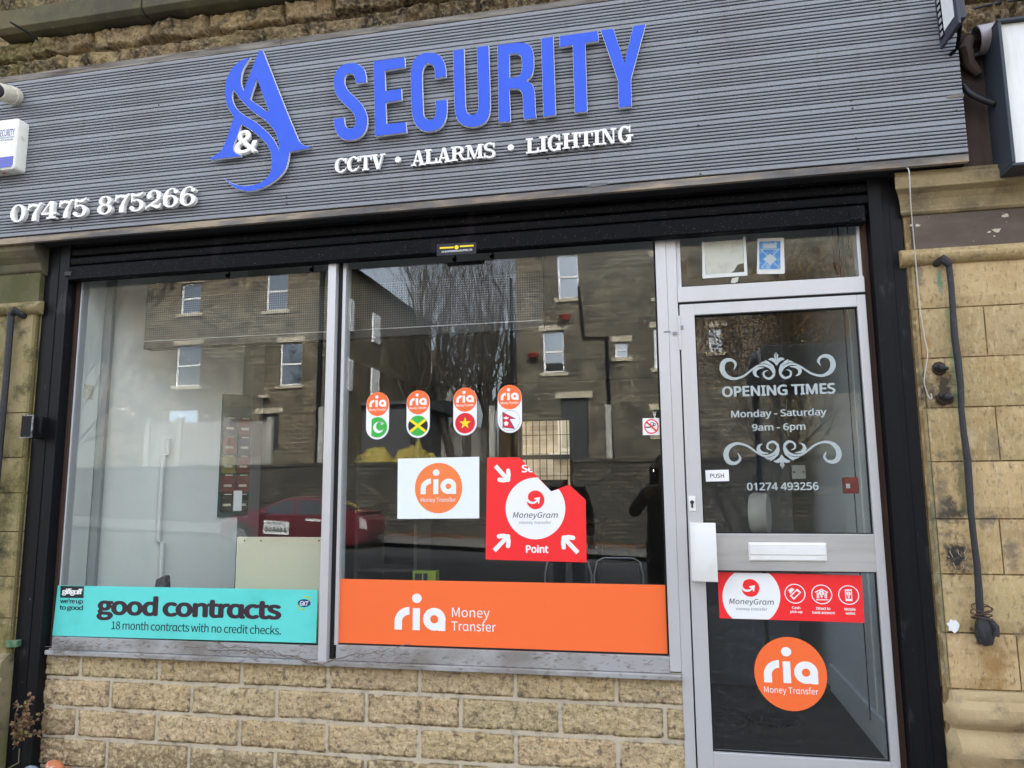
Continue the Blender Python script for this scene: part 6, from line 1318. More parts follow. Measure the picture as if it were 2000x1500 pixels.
# ================================================================== ACROSS THE STREET (seen in the glass)
def vp(u, v, D):
    """street point whose mirror image in the glass shows at pixel (u, v) with path length D"""
    X, Z = px(u, v, D + CAMY); return (X, -(D + CAMY), Z)
m_stL = brickmat('stone_courses_buff', (.175, .145, .095), (.085, .07, .048), (.23, .20, .15), .55, .2, .02)
m_stR = brickmat('stone_courses_grey', (.15, .13, .092), (.07, .06, .045), (.19, .165, .13), .55, .2, .02)
m_stW = brickmat('retaining_stone', (.105, .096, .075), (.055, .05, .041), (.03, .028, .024), .36, .13, .014)
m_slate = M('roof_slate', (.06, .06, .065), .6)
m_pane = M('dark_pane', (.30, .34, .39), .03, spec=.5, metal=1.0)
m_fr = M('upvc_white', (.75, .76, .77), .4)
m_sill = M('stone_sill', (.42, .37, .28), .9)
def house(name, label, x0, x1, y, depth, z0, z1, mat, wins, roof='hip', doors=(), group=None):
    """front wall with real window openings facing +y"""
    t = thing(name, label, 'building', ((x0 + x1) / 2, y - depth / 2, z0), group)
    xs = sorted({x0, x1} | {w[0] for w in wins} | {w[1] for w in wins} | {d[0] for d in doors} | {d[1] for d in doors}); zs = sorted({z0, z1} | {w[2] for w in wins} | {w[3] for w in wins} | {d[2] for d in doors} | {d[3] for d in doors})
    mb = MB(); ops = list(wins) + list(doors)
    for i in range(len(xs) - 1):
        for j in range(len(zs) - 1):
            cx, cz = (xs[i] + xs[i + 1]) / 2, (zs[j] + zs[j + 1]) / 2
            if any(o[0] < cx < o[1] and o[2] < cz < o[3] for o in ops): continue
            mb.add([(xs[i], y, zs[j]), (xs[i + 1], y, zs[j]), (xs[i + 1], y, zs[j + 1]), (xs[i], y, zs[j + 1])], [(0, 1, 2, 3)])
    for o in ops:
        for (a, b_) in (((o[0], o[2]), (o[1], o[2])), ((o[1], o[2]), (o[1], o[3])), ((o[1], o[3]), (o[0], o[3])), ((o[0], o[3]), (o[0], o[2]))):
            mb.add([(a[0], y, a[1]), (b_[0], y, b_[1]), (b_[0], y - .25, b_[1]), (a[0], y - .25, a[1])], [(0, 1, 2, 3)])
    mb.add([(x0, y, z0), (x0, y - depth, z0), (x0, y - depth, z1), (x0, y, z1)], [(0, 1, 2, 3)]); mb.add([(x1, y, z0), (x1, y - depth, z0), (x1, y - depth, z1), (x1, y, z1)], [(3, 2, 1, 0)]); mb.add([(x0, y - depth, z0), (x1, y - depth, z0), (x1, y - depth, z1), (x0, y - depth, z1)], [(0, 1, 2, 3)])
    mb.add([(x0, y - .3, z0), (x1, y - .3, z0), (x1, y - .3, z1), (x0, y - .3, z1)], [(0, 1, 2, 3)])
    mb.build('wall', mat, t)
    for w in wins:
        wz = w[4] if len(w) > 4 else .62
        mb = MB(); frame(mb, w[0], w[1], w[2], w[3], y - .2, y - .12, .07); zm = w[2] + (w[3] - w[2]) * .5; mb.box(w[0] + .07, w[1] - .07, y - .2, y - .11, zm - .04, zm + .04); f = mb.build('window_frame', m_fr, t)
        mb = MB(); mb.box(w[0] + .07, w[1] - .07, y - .18, y - .17, w[2] + .07, zm - .04); mb.box(w[0] + .07, w[1] - .07, y - .17, y - .16, zm + .04, w[3] - .07); mb.build('pane', m_pane, f)
        mb = MB(); mb.box(w[0] - .15, w[1] + .15, y - .1, y + .08, w[2] - .16, w[2] - .01); mb.build('sill', m_sill, t)
        mb = MB(); mb.box(w[0] - .15, w[1] + .15, y - .1, y + .02, w[3] + .01, w[3] + .24); mb.build('lintel', m_sill, t)
    for d in doors:
        mb = MB(); mb.box(d[0], d[1], y - .2, y - .15, d[2], d[3]); mb.build('door', M('dark_door', (.03, .032, .035), .5), t)
        mb = MB(); mb.box(d[0] - .2, d[1] + .2, y - .1, y + .03, d[3] + .01, d[3] + .26); mb.build('lintel', m_sill, t)
    if roof == 'hip':
        e = .35; h = min(depth, x1 - x0) * .36; yc = y - depth / 2; r = min(depth, x1 - x0) / 2
        mb = MB(); mb.add([(x0 - e, y + e, z1), (x1 + e, y + e, z1), (x1 + e, y - depth - e, z1), (x0 - e, y - depth - e, z1), (x0 + r, yc, z1 + h), (x1 - r, yc, z1 + h)], [(0, 1, 5, 4), (1, 2, 5), (2, 3, 4, 5), (3, 0, 4), (3, 2, 1, 0)]); mb.build('roof', m_slate, t)
        mb = MB(); mb.box((x0 + x1) / 2 - .5, (x0 + x1) / 2 + .5, yc - .4, yc + .4, z1 + h - 1.0, z1 + h + 1.2); mb.build('chimney', mat, t)
    elif roof == 'gable':
        xm = (x0 + x1) / 2; h = (x1 - x0) * .42
        mb = MB(); mb.add([(x0, y, z1), (x1, y, z1), (xm, y, z1 + h), (x0, y - depth, z1), (x1, y - depth, z1), (xm, y - depth, z1 + h)], [(0, 1, 2), (5, 4, 3)]); mb.build('gable', mat, t)
        mb = MB(); e = .3; mb.add([(x0 - e, y + e, z1 - e), (xm, y + e, z1 + h + .1), (xm, y - depth, z1 + h + .1), (x0 - e, y - depth, z1 - e), (x1 + e, y + e, z1 - e), (x1 + e, y - depth, z1 - e)], [(0, 1, 2, 3), (1, 4, 5, 2)]); mb.build('roof', m_slate, t)
    return t
def win(u0, v0, u1, v1, D):
    a = vp(u0, v0, D); b_ = vp(u1, v1, D); c = vp((u0 + u1) / 2, v0, D); d = vp((u0 + u1) / 2, v1, D); return (a[0], b_[0], d[2], c[2])
BZ = .9
DL, DR = 32, 30
wl_ = [win(355, 553, 391, 612, DL), win(522, 530, 561, 607, DL), win(346, 674, 390, 754, DL), win(547, 668, 587, 751, DL)]
hl = house('stone_house', 'long three storey buff stone building with white sash windows across the road', -27.1, -15.4, -(DL - 3.5), 16, BZ, 11.2, m_stL, wl_, doors=[win(505, 808, 543, 880, DL)])
mb = MB(); q = vp(628, 700, DL); mb.tube([(q[0], -28.35, BZ), (q[0], -28.35, 11)], .12, 8); mb.build('drainpipe', m_black, hl)
mb = MB(); a = win(334, 803, 388, 828, DL); mb.box(a[0], a[1], -28.48, -28.4, a[2] - .3, a[3]); mb.build('blue_sign', M('pale_blue_panel', (.45, .55, .68), .5), hl)
mb = MB(); a = win(511, 771, 527, 777, DL); mb.box(a[0], a[1], -28.48, -28.2, a[2], a[3]); mb.build('wall_lamp', m_sill, hl)
mb = MB()
for (u, v) in ((241, 800), (249, 800), (261, 810), (405, 814)): q = vp(u, v, DL); mb.box(q[0] - .09, q[0] + .09, -28.47, -28.44, q[2] - .08, q[2] + .08)
mb.build('vents', m_sill, hl)
# side face windows and porch of that building
mb = MB()
for yy in (-31, -34.5):
    for zz in (5, 8): mb.box(-15.39, -15.3, yy - .5, yy + .5, zz, zz + 1.6)
mb.build('side_window', m_fr, hl)
mb = MB(); mb.box(-15.38, -12.8, -40, -33, BZ, 4.4); mb.extr([(-40.3, 4.42), (-32.7, 4.42), (-32.7, 4.6), (-40.3, 5.4)], -15.38, -12.4); mb.build('porch', m_slate, hl)
wr_ = [win(1088, 496, 1130, 581, DR), win(1060, 645, 1102, 728, DR), win(1202, 668, 1228, 699, DR), win(1276, 640, 1318, 720, DR), win(1384, 640, 1413, 687, DR), win(1276, 500, 1318, 580, DR), win(1541, 600, 1566, 664, DR), win(1276, 800, 1316, 850, DR), win(1600, 600, 1640, 664, DR)]
hr = house('stone_house', 'dark weathered stone house with white windows opposite the shop door', -5.95, 11.5, -(DR - 3.5), 12, BZ, 12.0, m_stR, wr_, doors=[win(1094, 778, 1151, 925, DR)])
mb = MB(); y = -26.4
for pts in (((1130, 560), (1140, 660), (1186, 660), (1192, 800), (1198, 900)), ((1000, 545), (1002, 900))):
    P_ = [vp(u, v, DR) for u, v in pts]; mb.tube([(p[0], y, p[2]) for p in P_], .07, 6)
mb.build('waste_pipes', m_black, hr)
for (u, v, lab) in ((1104, 622, 'red hanging basket bracket high on the dark stone house'), (1045, 697, 'red wall box lower left on the dark stone house')):
    q = vp(u, v, DR); mb = MB(); mb.lathe([(.02, -.14), (.16, -.1), (.25, .06), (.22, .09), (.02, .07)], (q[0], -26.2, q[2]), 'z', 10); mb.box(q[0] - .03, q[0] + .03, -26.5, -26.2, q[2] - .05, q[2] + .05)
    tag(mb.build('hanging_basket', M('basket_red', (.25, .03, .02), .8)), lab, 'basket')
hg = house('gabled_house', 'small pale gabled house seen between the bare trees', vp(822, 700, 62)[0], vp(868, 700, 62)[0], -58.5, 8, BZ, vp(840, 712, 62)[2], M('pale_render', (.55, .53, .45), .8), [win(834, 715, 842, 735, 62), win(850, 715, 857, 735, 62)], roof='gable')
house('rendered_house', 'grey rendered house beyond the left end of the buff stone building', -44, -28.2, -31, 12, BZ, 12, M('grey_render', (.16, .165, .15), .9), [(-40, -39, 5, 6.8)], roof='hip')
# retaining wall, fence
rw = thing('retaining_wall', 'dark rough stone retaining wall along the far pavement', 'wall', (-10, -20.9, GZ))
mb = MB()
NX = 160; vs = []
for i in range(NX + 1):
    x = -70 + 115 * i / NX; zt_ = 1.0 + .05 * noise.noise(Vector((x * .7, 0, 0))); w = .03 * noise.noise(Vector((x * 3, 1, 0)))
    vs += [(x, -20.8 + w, -2.0), (x, -20.85 + w, zt_ - .12), (x, -20.8 + w, zt_ - .1), (x, -20.82, zt_), (x, -21.3, zt_), (x, -21.35, -2.0)]
mb.add(vs, [[i * 6 + k_, i * 6 + k_ + 1, (i + 1) * 6 + k_ + 1, (i + 1) * 6 + k_] for i in range(NX) for k_ in range(5)]); mb.build('wall_face', m_stW, rw)
m_conc = M('concrete_post', (.38, .37, .33), .9); m_fence = M('grey_fence_board', (.34, .32, .29), .9, layers=[(6, .45, .65, (.13, .12, .10), (8, 1, .4), .8)])
fn = thing('board_fence', 'grey vertical board fence with concrete posts above the stone wall', 'fence', (-16.5, -21.5, 1))
us = [288, 350, 442, 527]; DF = 25
for u in us:
    q = vp(u, 870, DF); mb = MB(); mb.box(q[0] - .1, q[0] + .1, -21.6, -21.42, .9, vp(u, 815, DF)[2]); mb.build('post', m_conc, fn)
for i in range(3):
    xa, xb = vp(us[i], 870, DF)[0] + .11, vp(us[i + 1], 870, DF)[0] - .11; mb = MB(); n = int((xb - xa) / .13)
    for k_ in range(n): x = xa + (xb - xa) * k_ / n; mb.box(x, x + (xb - xa) / n * .92, -21.55 - .02 * (k_ % 2), -21.53 - .02 * (k_ % 2), 1.0, vp(us[i] + 30, 824, DF)[2])
    mb.build('board_panel', m_fence, fn)
for u, lab in ((627, 'lone pale concrete post at the right end of the grey fence'), (612 + 350, 'lone concrete post on the bank left of the dark stone house'), (1190, 'lone concrete post before the dark stone house')):
    q = vp(u, 860, DF); mb = MB(); mb.box(q[0] - .09, q[0] + .09, -21.6, -21.42, .9, q[2] + 1.1); mb.extr([(-21.62, q[2] + 1.101), (-21.40, q[2] + 1.101), (-21.51, q[2] + 1.18)], q[0] - .09, q[0] + .09); tag(mb.build('concrete_post', m_conc), lab, 'post', 'concrete posts on the wall')
wf = thing('timber_fence', 'weathered timber fence behind the bare trees', 'fence', (-9, -40, 1))
for i in range(6):
    x = -16 + 2.2 * i; mb = MB()
    for k_ in range(14): mb.box(x + k_ * .15, x + k_ * .15 + .14, -38.5, -38.46, .9, 3.6 + .05 * math.sin(k_ * 2.1 + i))
    mb.build('board_panel', m_fence if i != 3 else M('new_fence_board', (.33, .21, .10), .8), wf)
# yellow tarpaulins on the wall
for (u0, u1, v0, v1, lab) in ((692, 765, 862, 898, 'crumpled yellow tarpaulin heap on the stone wall, nearer the car'), (765, 850, 860, 895, 'long crumpled yellow tarpaulin on the stone wall behind the paper poster')):
    a, b_ = vp(u0, v1, 24.6), vp(u1, v1, 24.6); hh_ = vp(u0, v0, 24.6)[2] - 1.0; mb = MB(); N = 26; vs = []
    for j in range(9):
        for i in range(N + 1):
            f = i / N; g = j / 8; x = a[0] + (b_[0] - a[0]) * f; e = math.sin(math.pi * f) ** .6 * math.sin(math.pi * min(1, g * 1.0 + .001))
            n_ = noise.noise(Vector((x * 1.6, g * 2.5, u0))); z = 1.0 + hh_ * e * (.45 + 1.1 * n_ + .7 * abs(noise.noise(Vector((x * 4, g * 6, 1)))))
            vs.append((x, -20.85 - 1.1 * g, max(.97, z)))
    mb.add(vs, [(j * (N + 1) + i, j * (N + 1) + i + 1, (j + 1) * (N + 1) + i + 1, (j + 1) * (N + 1) + i) for j in range(8) for i in range(N)])
    tag(mb.build('tarpaulin', M('yellow_tarp', (.30, .235, .045), .6, layers=[(1.6, .5, .62, (.05, .045, .03), U3, .8)])), lab, 'tarpaulin', 'yellow tarpaulins on the wall')
# trees
m_bark = M('bark', (.05, .042, .033), .9, layers=[(8, .45, .65, (.09, .08, .06), (1, 1, .3), .7)])
def tree(name, label, x, y, z, h, seed, leaves=0, mat=None, spread=.5, cap=1500, group=None):
    r = random.Random(seed); t = thing(name, label, 'tree', (x, y, z), group); tr = MB(); cr = MB(); lf = MB(); cnt = [0]
    todo = []
    def grow(p, d, L, rad, lev):
        n = 4 if lev < 3 else 2; pts = [p]; rs = [rad]; q = p; dd = d
        for i in range(n):
            dd = (dd + Vector((r.uniform(-.16, .16), r.uniform(-.16, .16), r.uniform(-.03, .12)))).normalized(); q = q + dd * L / n; pts.append(q); rs.append(rad * (1 - .5 * (i + 1) / n))
        (tr if lev == 0 else cr).tube(pts, rs, 7 if lev < 2 else 4 if lev < 4 else 3, cap=False); cnt[0] += 1
        if leaves and lev >= 3:
            for k_ in range(leaves):
                c = pts[r.randint(1, n)] + Vector((r.gauss(0, .25), r.gauss(0, .25), r.gauss(0, .25))); a = Vector((r.uniform(-1, 1), r.uniform(-1, 1), r.uniform(-1, 1))).normalized(); b_ = a.orthogonal().normalized(); s = r.uniform(.03, .065)
                lf.add([c - a * s, c + b_ * s * .6, c + a * s, c - b_ * s * .6], [(0, 1, 2, 3)])
        if lev >= 6 or cnt[0] > cap: return
        nb = r.randint(3, 5) if lev > 0 else 6
        for k_ in range(nb):
            i = r.randint(2 if lev == 0 else 1, n); a = r.uniform(0, 6.28); o = dd.orthogonal().normalized(); o2 = dd.cross(o)
            nd = (dd + (o * math.cos(a) + o2 * math.sin(a)) * r.uniform(spread * .6, spread * 1.5) + Vector((0, 0, .18))).normalized(); todo.append((pts[i], nd, L * r.uniform(.55, .8), max(.007, rs[i] * r.uniform(.5, .72)), lev + 1))
    grow(Vector((x, y, z)), Vector((r.uniform(-.05, .05), r.uniform(-.05, .05), 1)), h * .38, h * .013, 0)
    while todo: grow(*todo.pop(0))
    tr.build('trunk', m_bark, t, smooth='all'); cr.build('crown', m_bark, t)
    if leaves: lf.build('leaves', mat, t)
    return t
for i, (u, D, h, lab) in enumerate(((800, 43, 17, 'bare tree beside the porch, leftmost of the bare trees behind the fence'), (838, 50, 20, 'bare tree in front of the pale gabled house'), (885, 42, 18, 'thick bare tree right of the gabled house'), (930, 47, 20, 'slender bare tree in the middle of the bare row'), (965, 40, 16, 'bare tree over the new timber fence panel'), (995, 46, 19, 'bare tree beside the dark stone house, rightmost of the bare row'),
                                   (770, 54, 22, 'distant bare tree standing behind the porch roof'), (860, 55, 22, 'distant bare tree behind the thick bare tree'), (912, 38, 15, 'short bare tree nearest the stone wall'), (950, 56, 23, 'tallest distant bare tree at the back of the row'))):
    q = vp(u, 900, D); tree('bare_tree', lab, q[0], q[1], BZ, h, 20 + i, spread=.46, cap=260 if i < 6 else 90, group='bare trees behind the fence')
q = vp(165, 900, 22); tree('bare_tree', 'bare street tree on the far pavement left of the car', q[0] - 1, -18.4, gz(q[0], -18.4) + .13, 10, 91)
tree('bare_tree', 'tall bare tree on the near pavement beyond the left end of the shop', -13, -3.6, GZ, 16, 77)
tree('autumn_tree', 'street tree with thin orange autumn leaves opposite the shop door', 2.6, -18.3, gz(2.6, -18.3) + .13, 9.5, 33, leaves=4, mat=M('autumn_leaf', (.26, .15, .05), .7, layers=[(5, .45, .6, (.2, .13, .03), U3, .8)]), cap=900)
# ---- red car parked opposite
m_carred = M('maroon_paint', (.14, .02, .03), .25, spec=.5, coat=1); m_tyre = M('tyre_rubber', (.015, .015, .015), .85); m_rim = M('alloy_rim', (.5, .5, .51), .35, metal=.8); m_carglass = M('car_glass', (.03, .035, .04), .05, spec=.8, coat=1)
cxx = -12.35; cyy = -16.35
car = thing('parked_car', 'maroon five door hatchback taxi parked at the far kerb', 'car', (cxx, cyy, gz(cxx + 2.2, cyy) - .02), rot=(0, R_(2.6), 0))
ORG[car.name] = Vector((0, 0, 0))
def lerp(tab, x):
    for i in range(len(tab) - 1):
        if x <= tab[i + 1][0]: a, b_ = tab[i], tab[i + 1]; f = (x - a[0]) / (b_[0] - a[0]); return a[1] + (b_[1] - a[1]) * f
    return tab[-1][1]
top = [(0, .62), (.12, .74), (.5, .86), (1.0, .98), (1.35, 1.12), (1.9, 1.37), (2.4, 1.48), (2.9, 1.47), (3.5, 1.34), (4.05, 1.15), (4.25, 1.1), (4.4, .95), (4.46, .6)]
belt = [(0, .58), (.12, .68), (.5, .80), (1.0, .90), (2.0, .94), (3.4, 1.0), (4.05, 1.06), (4.25, 1.04), (4.4, .88), (4.46, .55)]
wid = [(0, .55), (.12, .7), (.5, .82), (1.0, .86), (3.6, .86), (4.2, .8), (4.4, .7), (4.46, .6)]
bot = [(0, .38), (.12, .24), (.5, .2), (4.1, .22), (4.4, .34), (4.46, .42)]
def sec(x):
    t_, b_, w, z0 = lerp(top, x), lerp(belt, x), lerp(wid, x), lerp(bot, x); rw_ = w * (1 - .28 * min(1, max(0, (t_ - b_) / .5)))
    half = [(w * .86, z0), (w * .97, z0 + .12), (w, z0 + (b_ - z0) * .5), (w * .97, b_ - .02), (w * .94, b_), (rw_ + (w * .94 - rw_) * .12, b_ + (t_ - b_) * .85), (rw_ * .8, t_ - .01), (rw_ * .35, t_ + .005)]
    return half
XS = [0, .05, .12, .3, .5, .75, 1.0, 1.2, 1.35, 1.6, 1.9, 2.15, 2.4, 2.65, 2.9, 3.2, 3.5, 3.8, 4.05, 4.25, 4.34, 4.4, 4.46]
mb = MB(); vs = []; 
for x in XS:
    h_ = sec(x); vs += [(x, a, b_) for a, b_ in h_] + [(x, -a, b_) for a, b_ in h_[::-1]]
k_ = 16; mb.add(vs, [[i * k_ + j, i * k_ + (j + 1) % k_, (i + 1) * k_ + (j + 1) % k_, (i + 1) * k_ + j] for i in range(len(XS) - 1) for j in range(k_)] + [list(range(k_))[::-1], [(len(XS) - 1) * k_ + j for j in range(k_)]])
mb.build('body', m_carred, car, smooth=True, local=True)
def side_pts(x, f, s):
    h_ = sec(x); a, b_ = h_[4], h_[5]; return (x, s * (a[0] + (b_[0] - a[0]) * f + .006), a[1] + (b_[1] - a[1]) * f + .004)
for s in (1, -1):
    for xs_, nm in (((1.42, 1.6, 1.9, 2.15, 2.33), 'side_window'), ((2.42, 2.65, 2.9, 3.2), 'side_window'), ((3.26, 3.5, 3.72), 'quarter_window')):
        mb = MB(); vs = []
        for x in xs_: 
            hi = min(.92, max(.1, (lerp(top, x) - lerp(belt, x) - .03) / .5 * 1.25)) if nm != 'quarter_window' else .75 - (x - 3.26) * .9
            vs += [side_pts(x, .06, s), side_pts(x, hi, s)]
        mb.add(vs, [(2 * i, 2 * i + 2, 2 * i + 3, 2 * i + 1) for i in range(len(xs_) - 1)]); mb.build(nm, m_carglass, car, local=True)
def cross(xa, xb, nm):
    mb = MB(); vs = []; n_ = 6
    for x in [xa + (xb - xa) * i / n_ for i in range(n_ + 1)]:
        h_ = sec(x); vs += [(x, y_ * 1.0, z_ + .008) for y_, z_ in (h_[6], h_[7], (-h_[7][0], h_[7][1]), (-h_[6][0], h_[6][1]))]
    mb.add(vs, [(4 * i + j, 4 * i + j + 1, 4 * i + 5 + j, 4 * i + 4 + j) for i in range(n_) for j in range(3)]); mb.build(nm, m_carglass, car, local=True)
cross(1.12, 1.95, 'windscreen'); cross(3.0, 3.95, 'rear_window')
for x in (.85, 3.55):
    for s in (1, -1):
        w_ = MB(); w_.lathe([(.2, -.09), (.29, -.1), (.315, -.08), (.315, .08), (.29, .1), (.2, .09)], (x, s * .79, .315), 'y', 28); wo_ = w_.build('wheel', m_tyre, car, smooth=True, local=True)
        w_ = MB(); yy = s * .885
        w_.lathe([(.17, -.02), (.21, -.02), (.21, .012), (.185, .012)], (x, yy, .315), 'y', 24); w_.lathe([(.002, -.01), (.05, -.01), (.045, .012), (.002, .014)], (x, yy, .315), 'y', 12)
        for q_ in range(6):
            a = q_ * math.pi / 3; d = Vector((math.cos(a), 0, math.sin(a))); n_ = Vector((-d.z, 0, d.x)) * .026; c = Vector((x, yy, .315))
            w_.add([c + d * .03 + n_, c + d * .19 + n_ * .7, c + d * .19 - n_ * .7, c + d * .03 - n_] + [c + Vector((0, .015 * s, 0)) + v for v in (d * .03 + n_, d * .19 + n_ * .7, d * .19 - n_ * .7, d * .03 - n_)], [(0, 1, 2, 3), (4, 7, 6, 5), (0, 4, 5, 1), (1, 5, 6, 2), (2, 6, 7, 3), (3, 7, 4, 0)])
        w_.build('rim', m_rim, wo_, local=True)
        w_ = MB(); ring(w_, x, .33, .37, .37, .06, 0, .02, a0=0, a1=180, n=20); w_.v = [Vector((p.x, s * .862 + p.y - .01, p.z)) for p in w_.v]; w_.build('wheel_arch', m_tyre, car, local=True)
for s in (1, -1):
    mb = MB(); mb.add([(.02, s * .50, .58), (.1, s * .70, .56), (.5, s * .815, .76), (.42, s * .80, .80), (.12, s * .62, .70), (.03, s * .48, .63)], [(0, 1, 2, 3, 4, 5)]); mb.v = [p + Vector((-.012, s * .012, .012)) for p in mb.v]; mb.build('headlight', m_rim, car, local=True)
    mb = MB(); mb.add([(4.22, s * .80, 1.0), (4.38, s * .71, .92), (4.42, s * .69, .66), (4.26, s * .79, .70)], [(0, 1, 2, 3)]); mb.v = [p + Vector((.012, s * .02, 0)) for p in mb.v]; mb.build('tail_light', M('tail_lens', (.5, .42, .42), .2), car, local=True)
    mb = MB(); mb.box(1.42, 1.6, s * .92 - .06, s * .92 + .06, .92, 1.04); mb.build('door_mirror', m_carred, car, bev=.03, local=True)
    mb = MB(); mb.box(1.35, 3.4, s * .868 - .004, s * .868 + .004, .62, .635); mb.box(2.37, 2.375, s * .866 - .004, s * .866 + .004, .3, .93); mb.build('door_line', m_tyre, car, local=True)
mb = MB(); mb.box(4.1, 4.32, -.7, .7, 1.1, 1.14); mb.build('spoiler', m_carred, car, bev=.01, local=True)
mb = MB(); mb.box(1.55, 2.28, .868, .876, .42, .78); mb.build('taxi_plate', m_white, car, local=True)
# lettering on the car door faces the shop (+y), so it is built the other way round
def rev_text(body, x0, x1, z0, z1, y, mat, nm):
    vs, fs = text_verts(body, .03); xs_ = [p[0] for p in vs]; ys_ = [p[1] for p in vs]
    xa_, xb_, ya_, yb_ = min(xs_), max(xs_), min(ys_), max(ys_)
    mb = MB(); mb.add([(x1 - (a - xa_) / (xb_ - xa_) * (x1 - x0), y + c * .1, z0 + (b_ - ya_) / (yb_ - ya_) * (z1 - z0)) for a, b_, c in vs], fs); return mb.build(nm, mat, car, local=True)
rev_text('444444', 1.6, 2.23, .47, .62, .8775, m_ink, 'taxi_number'); rev_text('PRIVATE HIRE', 1.65, 2.05, .69, .74, .8775, m_ink, 'taxi_lettering')
mb = MB(); mb.box(2.75, 3.2, .872, .878, .83, .9); mb.build('door_notice', m_white, car, local=True)
# ---- bus shelter on the near pavement
bs = thing('bus_shelter', 'grey bus shelter with curved roof standing on the near pavement', 'bus shelter', (2.4, -4.6, GZ))
m_sh = M('shelter_grey', (.55, .56, .55), .5)
mb = MB(); prof = [(-5.4, 1.05), (-5.4, 1.12)] + [(-4.7 - .7 * math.cos(R_(a)), 1.12 + .30 * math.sin(R_(a))) for a in range(10, 171, 10)] + [(-4.0, 1.12), (-4.0, 1.05)] + [(-4.05, 1.05)] + [(-4.7 + .64 * math.cos(R_(a)), 1.10 + .25 * math.sin(R_(a))) for a in range(0, 181, 10)]
mb.extr(prof, .9, 4.6); mb.build('roof', m_sh, bs)
mb = MB(); mb.box(.9, 4.6, -3.998, -3.95, 1.0, 1.36); mb.build('fascia', m_sh, bs, bev=.01)
for x in (.95, 2.7, 4.5):
    mb = MB(); mb.box(x, x + .07, -5.3, -5.23, GZ, 1.05); mb.build('post', M('navy_post', (.03, .035, .05), .4), bs)
mb = MB(); mb.box(1.03, 4.49, -5.28, -5.27, GZ + .3, .95); mb.build('back_glass', glass_mat('shelter_glass', .04, dirt=.05), bs)
mb = MB(); mb.box(.975, .985, -5.2, -4.25, GZ + .3, .95); mb.build('end_glass', MATS['shelter_glass'], bs)
# ---- people seen in the glass
m_coat = M('black_coat', (.010, .010, .012), .85); m_trs = M('dark_trousers', (.012, .012, .015), .85); m_skin = M('skin', (.36, .2, .13), .5); m_hair = M('dark_hair', (.012, .01, .009), .6); m_shoe = M('shoe_black', (.012, .012, .012), .4)
def skin_mesh(name, joints, edges, mat, parent, root=0, sub=2, local=True):
    me = bpy.data.meshes.new(name); me.from_pydata([j[:3] for j in joints], edges, []); o = bpy.data.objects.new(name, me); COL.objects.link(o)
    sk = o.modifiers.new('skin', 'SKIN'); ss = o.modifiers.new('sub', 'SUBSURF'); ss.levels = ss.render_levels = sub
    lay = me.skin_vertices[0].data if me.skin_vertices else None
    if lay is None:
        bm = bmesh.new(); bm.from_mesh(me); bm.verts.layers.skin.verify(); bm.to_mesh(me); bm.free(); lay = me.skin_vertices[0].data
    for i, j in enumerate(joints):
        rr_ = j[3]; lay[i].radius = rr_ if isinstance(rr_, tuple) else (rr_, rr_); lay[i].use_root = (i == root)
    bpy.context.view_layer.update()
    m2 = bpy.data.meshes.new_from_object(o.evaluated_get(bpy.context.evaluated_depsgraph_get())); bpy.data.objects.remove(o)
    m2.name = name; m2.materials.clear(); m2.materials.append(mat); m2.polygons.foreach_set('use_smooth', [True] * len(m2.polygons))
    o = bpy.data.objects.new(name, m2); COL.objects.link(o); o.parent = parent; ORG[o.name] = Vector(); return o
